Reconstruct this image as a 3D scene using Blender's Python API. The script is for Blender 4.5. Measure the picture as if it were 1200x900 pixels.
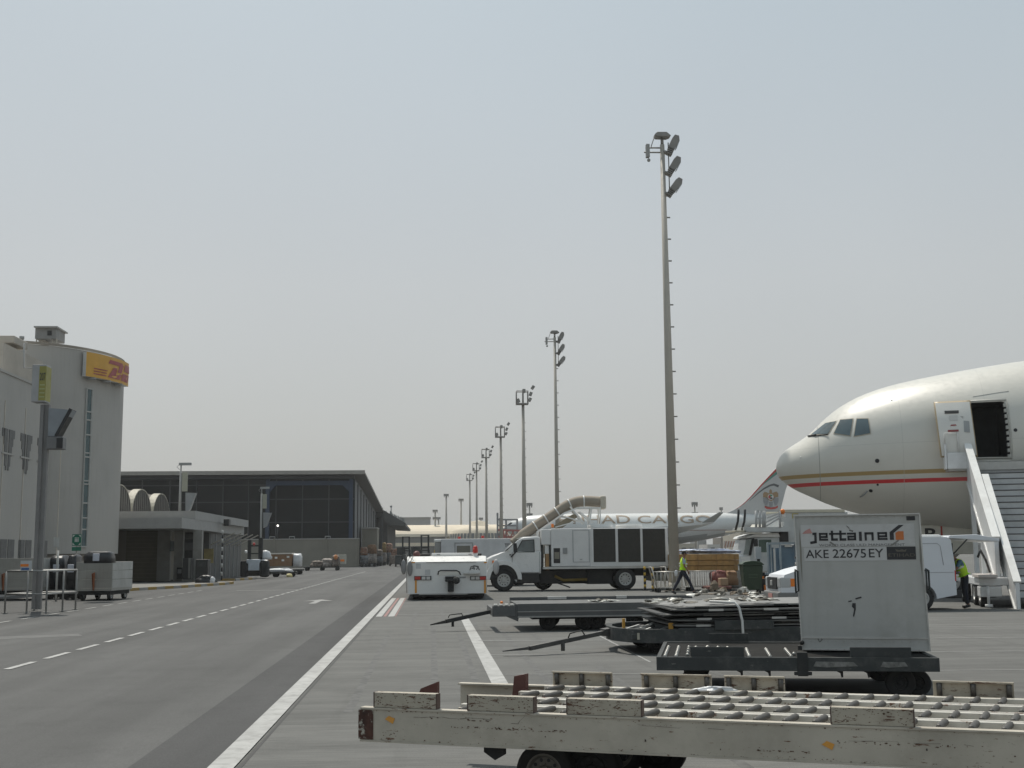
import bpy, bmesh, math, random
from mathutils import Vector, Matrix
from mathutils.bvhtree import BVHTree
random.seed(7)
R = math.radians
for o in list(bpy.data.objects): bpy.data.objects.remove(o)
SC = bpy.context.scene
COL = SC.collection

# ------------------------------------------------------------------ camera
F = 1400.0
CAM = Vector((0, 0, 1.7))
_a = Vector((-95, -199, -F)).normalized()
_z = Vector((-0.010, 1.0, (0.95 - 199) / F)).normalized()
_z = (_z - _a * _z.dot(_a)).normalized()
_x = _a.cross(_z)
ROT = Matrix((_x, _a, _z))
cd = bpy.data.cameras.new('camera'); cam = bpy.data.objects.new('camera', cd); COL.objects.link(cam)
cam.matrix_world = Matrix.Translation(CAM) @ ROT.to_4x4()
cd.sensor_width = 36; cd.lens = F / 1200 * 36; cd.clip_start = 0.1; cd.clip_end = 5000
SC.camera = cam
SC.render.resolution_x = 1024; SC.render.resolution_y = 768

# ------------------------------------------------------------------ light
SUN_EL, SUN_AZ = 63, -17      # azimuth measured from +Y (away from camera) towards +X
w = bpy.data.worlds.new('World'); SC.world = w; w.use_nodes = True
nt = w.node_tree; bg = nt.nodes['Background']
sky = nt.nodes.new('ShaderNodeTexSky'); sky.sky_type = 'NISHITA'; sky.sun_disc = False
sky.sun_elevation = R(SUN_EL); sky.sun_rotation = R(SUN_AZ)
sky.air_density = 1.0; sky.dust_density = 6.0; sky.ozone_density = 1.0
mx = nt.nodes.new('ShaderNodeMix'); mx.data_type = 'RGBA'
mx.inputs[0].default_value = 0.80
mx.inputs[7].default_value = (4.22, 4.42, 4.42, 1)     # dust haze veils the whole sky evenly
tcw = nt.nodes.new('ShaderNodeTexCoord'); spw = nt.nodes.new('ShaderNodeSeparateXYZ'); nt.links.new(tcw.outputs['Generated'], spw.inputs[0])
rw_ = nt.nodes.new('ShaderNodeValToRGB'); nt.links.new(spw.outputs['Z'], rw_.inputs[0]); e_ = rw_.color_ramp.elements
e_[0].position = 0.0; e_[0].color = (.84, .855, .835, 1); e_[1].position = .52; e_[1].color = (.69, .85, .93, 1)
q_ = e_.new(.22); q_.color = (.865, .91, .91, 1)
sc_ = nt.nodes.new('ShaderNodeVectorMath'); sc_.operation = 'SCALE'; sc_.inputs['Scale'].default_value = 5.0
nzw = nt.nodes.new('ShaderNodeTexNoise'); nzw.inputs['Scale'].default_value = 1.6; nzw.inputs['Detail'].default_value = 3; nt.links.new(tcw.outputs['Generated'], nzw.inputs['Vector'])
mrw = nt.nodes.new('ShaderNodeMapRange'); mrw.inputs[1].default_value = .3; mrw.inputs[2].default_value = .7; mrw.inputs[3].default_value = 4.75; mrw.inputs[4].default_value = 5.15
nt.links.new(nzw.outputs['Fac'], mrw.inputs[0]); nt.links.new(mrw.outputs[0], sc_.inputs['Scale'])
nt.links.new(rw_.outputs[0], sc_.inputs[0]); nt.links.new(sc_.outputs[0], mx.inputs[7])
nt.links.new(sky.outputs[0], mx.inputs[6]); nt.links.new(mx.outputs[2], bg.inputs[0])
bg.inputs[1].default_value = 0.125
ld = bpy.data.lights.new('sun', 'SUN'); ld.energy = 3.5; ld.angle = R(0.8); ld.color = (1.0, 0.95, 0.86)
sun = bpy.data.objects.new('sun', ld); COL.objects.link(sun)
sd = Vector((math.sin(R(SUN_AZ)) * math.cos(R(SUN_EL)), math.cos(R(SUN_AZ)) * math.cos(R(SUN_EL)), math.sin(R(SUN_EL))))
sun.rotation_euler = sd.to_track_quat('Z', 'Y').to_euler(); sun.location = (-30, 60, 120)
SC.view_settings.view_transform = 'Standard'; SC.view_settings.look = 'None'
SC.view_settings.exposure = 0; SC.view_settings.gamma = 1

# ------------------------------------------------------------------ helpers
def ray(px, py):
    return (ROT @ Vector((px - 600, 450 - py, -F))).normalized()
def W(px, py, Y):
    d = ray(px, py); return CAM + d * (Y / d.y)
def G(px, py, z=0.0):
    d = ray(px, py); return CAM + d * ((z - CAM.z) / d.z)
def proj(P):
    q = ROT.transposed() @ (Vector(P) - CAM); return (600 - F * q.x / q.z, 450 + F * q.y / q.z)
def zat(py, Y, px=600): return W(px, py, Y).z
def xat(px, Y, py=640): return W(px, py, Y).x

def tag(o, label=None, cat=None, group=None, kind=None):
    if label: o['label'] = label
    if cat: o['category'] = cat
    if group: o['group'] = group
    if kind: o['kind'] = kind
    return o
def thing(name, label, cat, loc=(0, 0, 0), rz=0.0, group=None):
    o = bpy.data.objects.new(name, None); COL.objects.link(o)
    o.location = loc; o.rotation_euler = (0, 0, rz); o.empty_display_size = .3
    return tag(o, label, cat, group)
def root_matrix(o):
    m = Matrix.Identity(4)
    while o is not None:
        m = (Matrix.Translation(o.location) @ o.rotation_euler.to_matrix().to_4x4()) @ m
        o = o.parent
    return m
def copy_tree(o, parent=None):
    c = o.copy(); COL.objects.link(c)
    if parent: c.parent = parent
    for ch in list(o.children): copy_tree(ch, c)
    return c

SPLIT = {k: k for k in 'bogie_frame lift_strut wall_rib end_rib guide_roller hanging_hook indicator orange_marker notice_sticker mounting_bracket roof_strut hinge_arm platform_post amber_reflector side_column wheel leg gas_strut gear_leg rack_post marker_lamp far_bracket batten paper_label tube_loop wall_joint roof_unit small_lens hose_ring window_frame cockpit_window scuffed_patch cross_beam lettering_dot speed_line stabiliser_foot edge_fitting underbody_box chock'.split()}
SPLIT['scrape'] = 'scrape'
SPLIT.update(ball_castors='ball_castor', grime_streak='grime_streak', orange_mark='orange_mark', castors='castor', wheels='wheel', roof_equipment='roof_unit')
class MB:
    """mesh builder: everything added becomes one mesh object"""
    def __init__(s): s.bm = bmesh.new(); s.mi = 0; s.T = None
    def _v(s, p):
        p = Vector(p)
        if s.T is not None: p = s.T @ p
        return s.bm.verts.new(p)
    def _f(s, vs, smooth=False):
        try: f = s.bm.faces.new(vs)
        except ValueError: return None
        f.material_index = s.mi; f.smooth = smooth; return f
    def poly(s, pts): return s._f([s._v(p) for p in pts])
    def box(s, x0, x1, y0, y1, z0, z1, bev=0.0):
        if x1 < x0: x0, x1 = x1, x0
        if y1 < y0: y0, y1 = y1, y0
        if z1 < z0: z0, z1 = z1, z0
        v = [s._v((x, y, z)) for z in (z0, z1) for y in (y0, y1) for x in (x0, x1)]
        fs = [s._f([v[i] for i in q]) for q in ((0, 2, 3, 1), (4, 5, 7, 6), (0, 1, 5, 4), (2, 6, 7, 3), (0, 4, 6, 2), (1, 3, 7, 5))]
        if bev > 0:
            es = list({e for f in fs for e in f.edges})
            r = bmesh.ops.bevel(s.bm, geom=es, offset=bev, segments=2, affect='EDGES', profile=.5, clamp_overlap=True)
            for f in r['faces']: f.material_index = s.mi
        return s
    def prism(s, pts, y0, y1, axis='y', bev=0.0, smooth=False):
        """2-D outline extruded along an axis. axis y: pts=(x,z); x: pts=(y,z); z: pts=(x,y)"""
        def P(p, t):
            return (p[0], t, p[1]) if axis == 'y' else ((t, p[0], p[1]) if axis == 'x' else (p[0], p[1], t))
        a = [s._v(P(p, y0)) for p in pts]; b = [s._v(P(p, y1)) for p in pts]
        n = len(pts); fs = [s._f(a), s._f(b[::-1])]
        for i in range(n): fs.append(s._f([a[i], b[i], b[(i + 1) % n], a[(i + 1) % n]], smooth))
        fs = [f for f in fs if f]
        if bev > 0:
            ed = list({e for f in fs[:2] for e in f.edges})
            r = bmesh.ops.bevel(s.bm, geom=ed, offset=bev, segments=3, affect='EDGES', profile=.5, clamp_overlap=True)
            for f in r['faces']: f.material_index = s.mi; f.smooth = True
        return s
    def cyl(s, p0, p1, r0, r1=None, n=16, caps=True, smooth=True):
        if r1 is None: r1 = r0
        p0 = Vector(p0); p1 = Vector(p1); d = (p1 - p0)
        if d.length < 1e-6: return s
        d.normalize(); u = d.orthogonal().normalized(); v = d.cross(u)
        a = []; b = []
        for i in range(n):
            t = 2 * math.pi * i / n; q = u * math.cos(t) + v * math.sin(t)
            a.append(s._v(p0 + q * r0)); b.append(s._v(p1 + q * r1))
        for i in range(n): s._f([a[i], a[(i + 1) % n], b[(i + 1) % n], b[i]], smooth)
        if caps: s._f(a[::-1]); s._f(b)
        return s
    def tube(s, pts, r, n=8, closed=False, caps=True):
        pts = [Vector(p) for p in pts]; m = len(pts)
        rs = r if isinstance(r, (list, tuple)) else [r] * m
        rings = []; pu = None
        for k, p in enumerate(pts):
            if closed: d = pts[(k + 1) % m] - pts[k - 1]
            else: d = pts[min(k + 1, m - 1)] - pts[max(k - 1, 0)]
            d.normalize()
            u = (pu - d * pu.dot(d)) if pu is not None else d.orthogonal()
            if u.length < 1e-5: u = d.orthogonal()
            u.normalize(); pu = u; v = d.cross(u)
            rings.append([s._v(p + (u * math.cos(2 * math.pi * i / n) + v * math.sin(2 * math.pi * i / n)) * rs[k]) for i in range(n)])
        for k in range(m if closed else m - 1):
            A = rings[k]; B = rings[(k + 1) % m]
            for i in range(n): s._f([A[i], A[(i + 1) % n], B[(i + 1) % n], B[i]], True)
        if not closed and caps: s._f(rings[0][::-1]); s._f(rings[-1])
        return s
    def bar(s, p0, p1, w_, h=None):
        """square bar between two points"""
        h = h or w_; p0 = Vector(p0); p1 = Vector(p1); d = (p1 - p0).normalized()
        u = Vector((0, 0, 1)).cross(d)
        if u.length < 1e-4: u = Vector((1, 0, 0))
        u.normalize(); v = d.cross(u)
        q = [(-1, -1), (1, -1), (1, 1), (-1, 1)]
        a = [s._v(p0 + u * i * w_ / 2 + v * j * h / 2) for i, j in q]; b = [s._v(p1 + u * i * w_ / 2 + v * j * h / 2) for i, j in q]
        s._f(a[::-1]); s._f(b)
        for i in range(4): s._f([a[i], a[(i + 1) % 4], b[(i + 1) % 4], b[i]])
        return s
    def sphere(s, c, r, sx=1, sy=1, sz=1, n=12):
        c = Vector(c); rows = []
        for j in range(1, n // 2):
            ph = math.pi * j / (n // 2)
            rows.append([s._v(c + Vector((r * sx * math.sin(ph) * math.cos(2 * math.pi * i / n), r * sy * math.sin(ph) * math.sin(2 * math.pi * i / n), r * sz * math.cos(ph)))) for i in range(n)])
        t = s._v(c + Vector((0, 0, r * sz))); b = s._v(c - Vector((0, 0, r * sz)))
        for i in range(n):
            s._f([t, rows[0][i], rows[0][(i + 1) % n]], True); s._f([b, rows[-1][(i + 1) % n], rows[-1][i]], True)
            for j in range(len(rows) - 1): s._f([rows[j][i], rows[j + 1][i], rows[j + 1][(i + 1) % n], rows[j][(i + 1) % n]], True)
        return s
    def pbox(s, x0, y0, x1, y1, Y0, Y1, bev=0.0):
        """axis-aligned block whose front face (at depth Y0) spans the given picture rectangle"""
        a = W(x0, y1, Y0); b = W(x1, y0, Y0)
        z0 = W((x0 + x1) / 2, y1, Y0).z; z1 = W((x0 + x1) / 2, y0, Y0).z
        xm = (y0 + y1) / 2
        return s.box(W(x0, xm, Y0).x, W(x1, xm, Y0).x, Y0, Y1, z0, z1, bev)
    def heap(s, c, size, n=14, lump=.3, seed=0, sq=.0):
        """irregular lumpy mound, box-ish when sq is large"""
        rnd = random.Random(seed); rows = []
        m = n // 2
        ph0 = [rnd.uniform(0, 6.28) for _ in range(6)]
        for j in range(m + 1):
            a = (math.pi / 2) * j / m
            ring = []
            for i in range(n):
                t = 2 * math.pi * i / n
                k = 1 + lump * (.5 * math.sin(2 * t + ph0[0] + a) + .3 * math.sin(5 * t + ph0[1]) + .3 * math.sin(3 * a * 2 + ph0[2] + t)) + rnd.uniform(-.5, .5) * lump * .4
                ct, st = math.cos(t), math.sin(t)
                e = 1 - sq
                X = math.copysign(abs(ct) ** e, ct); Y_ = math.copysign(abs(st) ** e, st)
                ca = math.cos(a) ** max(.15, e * .8); sa = math.sin(a) ** max(.3, e)
                ring.append(s._v((c[0] + size[0] / 2 * X * ca * k, c[1] + size[1] / 2 * Y_ * ca * k, c[2] + size[2] * sa * (1 + rnd.uniform(-.5, .5) * lump * .3))))
            rows.append(ring)
        for j in range(m):
            for i in range(n): s._f([rows[j][i], rows[j][(i + 1) % n], rows[j + 1][(i + 1) % n], rows[j + 1][i]], lump < .5)
        s._f(rows[-1]); s._f(rows[0][::-1])
        return s
    def build(s, name, mats, parent=None, world=False, label=None):
        if name in SPLIT: return s.build_split(SPLIT[name], mats, parent, world, label)
        return s.build_one(name, mats, parent, world, label)
    def build_split(s, name, mats, parent, world, label):
        s.bm.verts.index_update(); seen = set(); comps = []
        for v in s.bm.verts:
            if v in seen: continue
            st_ = [v]; seen.add(v); c = []
            while st_:
                a = st_.pop(); c.append(a)
                for e in a.link_edges:
                    b = e.other_vert(a)
                    if b not in seen: seen.add(b); st_.append(b)
            comps.append(c)
        first = None
        for c in comps:
            n = MB(); mp = {v: n.bm.verts.new(v.co) for v in c}
            for f in {f for v in c for f in v.link_faces}:
                g = n.bm.faces.new([mp[v] for v in f.verts]); g.material_index = f.material_index; g.smooth = f.smooth
            o = n.build_one(name, mats, parent, world, label); first = first or o
        s.bm.free(); return first
    def build_one(s, name, mats, parent=None, world=False, label=None):
        if world and parent is not None:
            s.bm.transform(root_matrix(parent).inverted())
        bmesh.ops.recalc_face_normals(s.bm, faces=s.bm.faces[:])
        me = bpy.data.meshes.new(name); s.bm.to_mesh(me); s.bm.free()
        for m in (mats if isinstance(mats, (list, tuple)) else [mats]): me.materials.append(m)
        o = bpy.data.objects.new(name, me); COL.objects.link(o)
        if parent is not None: o.parent = parent
        if label: o['label'] = label
        return o

# ---------------------------------------------------------------- materials
def M(name, rgb, rough=.6, metal=0.0, var=.10, scale=2.0, cscale=9, dirt=0.0, dirtcol=(.12, .10, .08), dscale=1.2, bump=0.0, bscale=20, streak=0.0, chips=0.0, chipcol=(.12, .05, .025), emis=0.0, alpha=1.0, spec=.5):
    m = bpy.data.materials.new(name); m.use_nodes = True; t = m.node_tree; N = t.nodes; L = t.links
    b = N['Principled BSDF']; b.inputs['Roughness'].default_value = rough; b.inputs['Metallic'].default_value = metal
    b.inputs['Specular IOR Level'].default_value = spec
    tc = N.new('ShaderNodeTexCoord')
    def noise(sc, det=4, vec=None, rg=.55):
        n = N.new('ShaderNodeTexNoise'); n.inputs['Scale'].default_value = sc; n.inputs['Detail'].default_value = det; n.inputs['Roughness'].default_value = rg
        L.new(vec if vec is not None else tc.outputs['Object'], n.inputs['Vector']); return n.outputs['Fac']
    def ramp(fac, a, b_, c0=0, c1=1):
        r = N.new('ShaderNodeMapRange'); r.inputs[1].default_value = a; r.inputs[2].default_value = b_; r.inputs[3].default_value = c0; r.inputs[4].default_value = c1
        L.new(fac, r.inputs[0]); return r.outputs[0]
    def mix(fac, A, B):
        x = N.new('ShaderNodeMix'); x.data_type = 'RGBA'
        if isinstance(fac, float): x.inputs[0].default_value = fac
        else: L.new(fac, x.inputs[0])
        for i, q in ((6, A), (7, B)):
            if isinstance(q, tuple): x.inputs[i].default_value = (*q[:3], 1)
            else: L.new(q, x.inputs[i])
        return x.outputs[2]
    lo = tuple(c * (1 - var) for c in rgb); hi = tuple(min(1, c * (1 + var)) for c in rgb)
    col = mix(ramp(noise(scale), .3, .7), lo, hi) if var > 0 else None
    if streak > 0:
        mp = N.new('ShaderNodeMapping'); mp.inputs['Scale'].default_value = (6, 6, .35); L.new(tc.outputs['Object'], mp.inputs[0])
        col = mix(ramp(noise(1.5, 5, mp.outputs[0]), .5, .8, 0, streak), col or rgb, dirtcol)
    if dirt > 0: col = mix(ramp(noise(dscale, 6, None, .7), .48, .72, 0, dirt), col or rgb, dirtcol)
    mpc = None
    if chips > 0 and cscale > 9:
        mpc = N.new('ShaderNodeMapping'); mpc.inputs['Scale'].default_value = (.3, 1, 1.3); L.new(tc.outputs['Object'], mpc.inputs[0]); mpc = mpc.outputs[0]
    if chips > 0: col = mix(ramp(noise(cscale, 8, mpc, .75), .63 - chips * .12, .66 - chips * .12), col or rgb, chipcol)
    if col is None: b.inputs['Base Color'].default_value = (*rgb, 1)
    else: L.new(col, b.inputs['Base Color'])
    if rough < .7: L.new(ramp(noise(scale * 3), .3, .7, max(0, rough - .08), min(1, rough + .12)), b.inputs['Roughness'])
    if bump > 0:
        bp = N.new('ShaderNodeBump'); bp.inputs['Strength'].default_value = bump; bp.inputs['Distance'].default_value = .02
        L.new(noise(bscale, 6), bp.inputs['Height']); L.new(bp.outputs[0], b.inputs['Normal'])
    if emis > 0:
        b.inputs['Emission Color'].default_value = (*rgb, 1); b.inputs['Emission Strength'].default_value = emis
    if alpha < 1: b.inputs['Alpha'].default_value = alpha
    return m

WHITE = M('white_paint', (.72, .72, .70), .38, dirt=.25, dirtcol=(.35, .33, .29), var=.04, streak=.15)
WHITE2 = M('cool_white_paint', (.66, .66, .64), .32, dirt=.15, dirtcol=(.4, .39, .36), var=.03)
CREAM = M('cream_white_paint', (.68, .66, .58), .4, dirt=.2, dirtcol=(.3, .27, .2), var=.05, streak=.15)
DRK = M('dark_steel', (.035, .036, .036), .75, 0, spec=.2, dirt=.5, dirtcol=(.085, .08, .07), dscale=3, bump=.2)
DGREY = M('worn_dark_grey_paint', (.05, .054, .054), .75, 0, spec=.25, dirt=.6, dirtcol=(.12, .118, .11), dscale=4, cscale=25, chips=.1, chipcol=(.16, .155, .14), bump=.2)
MGREY = M('mid_grey_paint', (.26, .27, .27), .55, dirt=.3, dirtcol=(.15, .14, .12))
LGREY = M('light_grey_metal', (.5, .5, .48), .42, .5, dirt=.3, dirtcol=(.2, .19, .17))
GALV = M('galvanised_steel', (.40, .37, .32), .5, .35, var=.1, streak=.3, dirtcol=(.26, .22, .17))
TYRE = M('tyre_rubber', (.022, .022, .022), .85, dirt=.4, dirtcol=(.07, .065, .055), bump=.3)
RIM = M('wheel_rim', (.5, .5, .48), .45, .3, dirt=.4)
BLACK = M('black_plastic', (.018, .018, .019), .5, var=.1)
GLASS = M('dark_window_glass', (.035, .05, .052), .06, var=0, spec=.9)
CGLASS = M('cab_window_glass', (.05, .065, .07), .05, var=0, alpha=.45, spec=.9)
RED = M('red_plastic', (.45, .03, .02), .4)
ORANGE = M('orange_plastic', (.75, .2, .02), .4)
YEL = M('yellow_paint', (.62, .4, .05), .5, dirt=.4)
RUSTY = M('chipped_cream_paint_on_rusty_steel', (.40, .36, .29), .6, var=.14, dirt=.7, dirtcol=(.20, .16, .12), dscale=2.2, cscale=30, chips=.5, chipcol=(.10, .05, .03), bump=.25, bscale=12)
RUSTB = M('beam_cream_paint_with_scratches', (.45, .41, .34), .55, var=.12, dirt=.5, dirtcol=(.22, .19, .15), dscale=1.7, cscale=22, chips=.2, chipcol=(.13, .06, .03), bump=.15, bscale=10)
ROLL = M('worn_roller_steel', (.075, .07, .063), .5, .2, dirt=.7, dirtcol=(.09, .075, .06), dscale=7)
BRNRED = M('dark_red_rusty_steel', (.105, .035, .028), .6, dirt=.4)
WOOD = M('honey_plywood', (.42, .25, .09), .7, dirt=.4, dirtcol=(.2, .11, .04), streak=.3, var=.2, scale=4)
CARD = M('brown_cardboard', (.24, .14, .075), .85, dirt=.4, dirtcol=(.12, .07, .04))
PLAST = M('crumpled_white_plastic_film', (.62, .63, .64), .3, bump=1.0, bscale=9, dirt=.4, dirtcol=(.3, .3, .3))
TARP = M('black_tarpaulin', (.018, .019, .022), .38, bump=1.0, bscale=5)
HIVIS = M('hi_vis_yellow_fabric', (.55, .85, .04), .8, var=.08)
REFL = M('reflective_tape', (.72, .72, .70), .4, var=.05)
NAVY = M('navy_trousers', (.018, .02, .032), .85)
SHIRT = M('pale_blue_shirt', (.35, .42, .5), .85)
SHIRTB = M('blue_grey_overall', (.10, .2, .27), .85)
SKIN = M('brown_skin', (.22, .11, .065), .6, var=.05)
HAIR = M('black_hair', (.015, .012, .01), .7)
PLASTER = M('beige_render_wall', (.405, .392, .368), .9, var=.07, scale=.5, dirt=.25, dirtcol=(.27, .24, .2), dscale=.25, streak=.25, bump=.15, bscale=30)
PLASTER2 = M('warm_cream_plaster', (.43, .395, .345), .9, var=.06, dirt=.2, dscale=.3)
CONCW = M('khaki_block_wall', (.22, .205, .17), .9, var=.08, scale=.6, dirt=.3, dirtcol=(.17, .155, .13), dscale=.4, streak=.3)
ROOFG = M('grey_fascia_metal', (.30, .30, .292), .6, var=.06, dirt=.3, dirtcol=(.24, .23, .21))
FARB = M('sand_coloured_roofing', (.62, .54, .42), .8, var=.06, scale=.1)

def wheel(mb_t, mb_r, c, r, wd, axis='y', rimr=.58):
    """tyre with rounded shoulders into mb_t and a dished rim into mb_r. c = centre, wd = width"""
    n = 28; prof = [(rimr * r, -.42), (.9 * r, -.5), (r * .985, -.4), (r, -.2), (r, .2), (r * .985, .4), (.9 * r, .5), (rimr * r, .42)]
    def P(rad, off, i):
        t = 2 * math.pi * i / n; a, b = rad * math.cos(t), rad * math.sin(t)
        return (c[0] + a, c[1] + off * wd, c[2] + b) if axis == 'y' else (c[0] + off * wd, c[1] + a, c[2] + b)
    def rev(mb, prof_, sm=True):
        rows = [[mb._v(P(rr, oo, i)) for i in range(n)] for rr, oo in prof_]
        for k in range(len(rows) - 1):
            for i in range(n): mb._f([rows[k][i], rows[k][(i + 1) % n], rows[k + 1][(i + 1) % n], rows[k + 1][i]], sm)
        return rows
    rev(mb_t, prof)
    for sgn in (-1, 1):
        mb_r.mi = 0; rows = rev(mb_r, [(rimr * r * 1.03, .44 * sgn), (rimr * r * .92, .46 * sgn), (rimr * r * .8, .25 * sgn), (rimr * r * .4, .22 * sgn), (rimr * r * .33, .36 * sgn), (.02 * r, .38 * sgn)], False)
        for k in range(8):
            t = 2 * math.pi * k / 8; a = rimr * r * .46
            q = (c[0] + a * math.cos(t), c[1] + .235 * wd * sgn, c[2] + a * math.sin(t)) if axis == 'y' else (c[0] + .235 * wd * sgn, c[1] + a * math.cos(t), c[2] + a * math.sin(t))
            mb_r.sphere(q, .035 * r, n=6)
        mb_r.mi = 1
        for k in range(10):
            t = 2 * math.pi * k / 10; a = rimr * r * .68; ct, st = a * math.cos(t), a * math.sin(t); o1, o2 = .20 * wd * sgn, .262 * wd * sgn
            if axis == 'y': mb_r.cyl((c[0] + ct, c[1] + o1, c[2] + st), (c[0] + ct, c[1] + o2, c[2] + st), .10 * rimr * r, n=8)
            else: mb_r.cyl((c[0] + o1, c[1] + ct, c[2] + st), (c[0] + o2, c[1] + ct, c[2] + st), .10 * rimr * r, n=8)
        mb_r.mi = 0
def add_wheel(parent, c, r, wd, axis='y', rim=None, rimr=.58, name='wheel', twin=False, world=False):
    a = MB(); b = MB()
    wheel(a, b, c, r, wd, axis, rimr)
    if twin:
        c2 = (c[0], c[1] + wd * 1.12, c[2]) if axis == 'y' else (c[0] + wd * 1.12, c[1], c[2])
        wheel(a, b, c2, r, wd, axis, rimr)
    t = a.build(name, TYRE, parent, world); b.build('rim', [rim or RIM, BLACK], t, world); return t

def text_mesh(s, bold=0.0, shear=0.0):
    c = bpy.data.curves.new('txt', 'FONT'); c.body = s; c.resolution_u = 3; c.offset = bold; c.shear = shear
    o = bpy.data.objects.new('txt', c); COL.objects.link(o)
    dg = bpy.context.evaluated_depsgraph_get(); dg.update()
    me = bpy.data.meshes.new_from_object(o.evaluated_get(dg))
    vs = [v.co.copy() for v in me.vertices]; fs = [tuple(p.vertices) for p in me.polygons]
    bpy.data.objects.remove(o); bpy.data.curves.remove(c); bpy.data.meshes.remove(me)
    x0 = min(v.x for v in vs); x1 = max(v.x for v in vs); y0 = min(v.y for v in vs); y1 = max(v.y for v in vs)
    return [((v.x - x0) / (x1 - x0), (v.y - y0) / (y1 - y0)) for v in vs], fs
def lettering(s, mat, parent, fn, name='lettering', bold=0.0, shear=0.0, world=False, thick=None):
    """fn(u,v) maps the unit box of the word onto the surface it is painted on"""
    uv, fs = text_mesh(s, bold, shear); mb = MB()
    V = [mb._v(fn(u, v)) for u, v in uv]
    for f in fs: mb._f([V[i] for i in f])
    return mb.build(name, mat, parent, world)
def flat(o, ex, ez, w_, h):
    o = Vector(o); ex = Vector(ex); ez = Vector(ez)
    return lambda u, v: o + ex * (u * w_) + ez * (v * h)
# =================================================================== GROUND
def struct(name, mb, mat, kind='structure'):
    o = mb.build(name, mat); o['kind'] = kind; return o
def ground_mat(name, base, kind):
    m = bpy.data.materials.new(name); m.use_nodes = True; t = m.node_tree; N = t.nodes; L = t.links
    b = N['Principled BSDF']; b.inputs['Roughness'].default_value = .9; b.inputs['Specular IOR Level'].default_value = .25
    tc = N.new('ShaderNodeTexCoord')
    def nz(sc, det=5, sv=(1, 1, 1), rg=.6):
        mp = N.new('ShaderNodeMapping'); mp.inputs['Scale'].default_value = sv; L.new(tc.outputs['Object'], mp.inputs[0])
        n = N.new('ShaderNodeTexNoise'); n.inputs['Scale'].default_value = sc; n.inputs['Detail'].default_value = det; n.inputs['Roughness'].default_value = rg
        L.new(mp.outputs[0], n.inputs['Vector']); return n.outputs['Fac']
    def rg(f, a, b_, c, d):
        r = N.new('ShaderNodeMapRange'); r.inputs[1].default_value = a; r.inputs[2].default_value = b_; r.inputs[3].default_value = c; r.inputs[4].default_value = d
        L.new(f, r.inputs[0]); return r.outputs[0]
    def mul(a, b_):
        q = N.new('ShaderNodeMath'); q.operation = 'MULTIPLY'; L.new(a, q.inputs[0]); L.new(b_, q.inputs[1]); return q.outputs[0]
    f = rg(nz(.12, 4), .3, .7, .90, 1.10)
    f = mul(f, rg(nz(60, 3), .3, .7, .86, 1.14))
    f = mul(f, rg(nz(1.2, 6, rg=.7), .5, .75, 1.0, .84))
    if kind == 'concrete':
        f = mul(f, rg(nz(9, 5, (.18, 3.2, 1)), .3, .7, .80, 1.2))
        f = mul(f, rg(nz(1.1, 3, (.12, 1.6, 1)), .35, .65, .88, 1.10))
        f = mul(f, rg(nz(1.7, 5, (1, 1, 1), .65), .68, .80, 1.0, .78))       # brushed finish, across the apron
        f = mul(f, rg(nz(2.0, 4, (2.2, .12, 1), .5), .55, .8, 1.0, .86))  # tyre tracks along the apron
        br = N.new('ShaderNodeTexBrick'); br.offset = 0; br.inputs['Color1'].default_value = (.93,) * 3 + (1,); br.inputs['Color2'].default_value = (1.06,) * 3 + (1,)
        br.inputs['Mortar'].default_value = (.78,) * 3 + (1,); br.inputs['Mortar Size'].default_value = .022; br.inputs['Scale'].default_value = 1
        br.inputs['Brick Width'].default_value = 6.0; br.inputs['Row Height'].default_value = 4.45
        mp = N.new('ShaderNodeMapping'); mp.inputs['Location'].default_value = (1.55, .75, 0); L.new(tc.outputs['Object'], mp.inputs[0]); L.new(mp.outputs[0], br.inputs[0])
        f = mul(f, br.outputs[0])
    else:
        f = mul(f, rg(nz(1.0, 4, (1.1, .05, 1), .5), .4, .75, 1.05, .84))
        f = mul(f, rg(nz(150, 2), .35, .65, .8, 1.2)); f = mul(f, rg(nz(1.3, 5, (1, .6, 1), .65), .68, .80, 1.0, .80)); f = mul(f, rg(nz(.5, 3, (1.6, .10, 1)), .35, .65, .9, 1.1))
    mx_ = N.new('ShaderNodeMix'); mx_.data_type = 'RGBA'; mx_.blend_type = 'MULTIPLY'; mx_.inputs[0].default_value = 1; mx_.inputs[6].default_value = (*base, 1)
    L.new(f, mx_.inputs[7]); L.new(mx_.outputs[2], b.inputs['Base Color'])
    bp = N.new('ShaderNodeBump'); bp.inputs['Strength'].default_value = .35; bp.inputs['Distance'].default_value = .01; L.new(nz(90, 4), bp.inputs['Height']); L.new(bp.outputs[0], b.inputs['Normal'])
    return m
CONC = ground_mat('apron_concrete', (.128, .128, .122), 'concrete')
ASPH = ground_mat('old_grey_asphalt', (.098, .098, .096), 'asphalt')
ASPD = ground_mat('new_dark_asphalt', (.068, .068, .068), 'asphalt')
KERBM = M('kerb_concrete', (.30, .29, .27), .9, dirt=.4, bump=.3)
PAINT = M('worn_white_road_paint', (.36, .36, .35), .75, var=.14, dirt=.9, dirtcol=(.2, .2, .19), dscale=5, bump=.3)
PAINTF = M('faded_white_road_paint', (.27, .27, .262), .8, var=.15, dirt=.7, dirtcol=(.17, .17, .165), dscale=6)
PAINTR = M('worn_red_road_paint', (.26, .14, .13), .8, dirt=.5, dirtcol=(.2, .18, .17), dscale=5)
PAINTD = M('dark_joint_sealant', (.04, .04, .04), .8)

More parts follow.
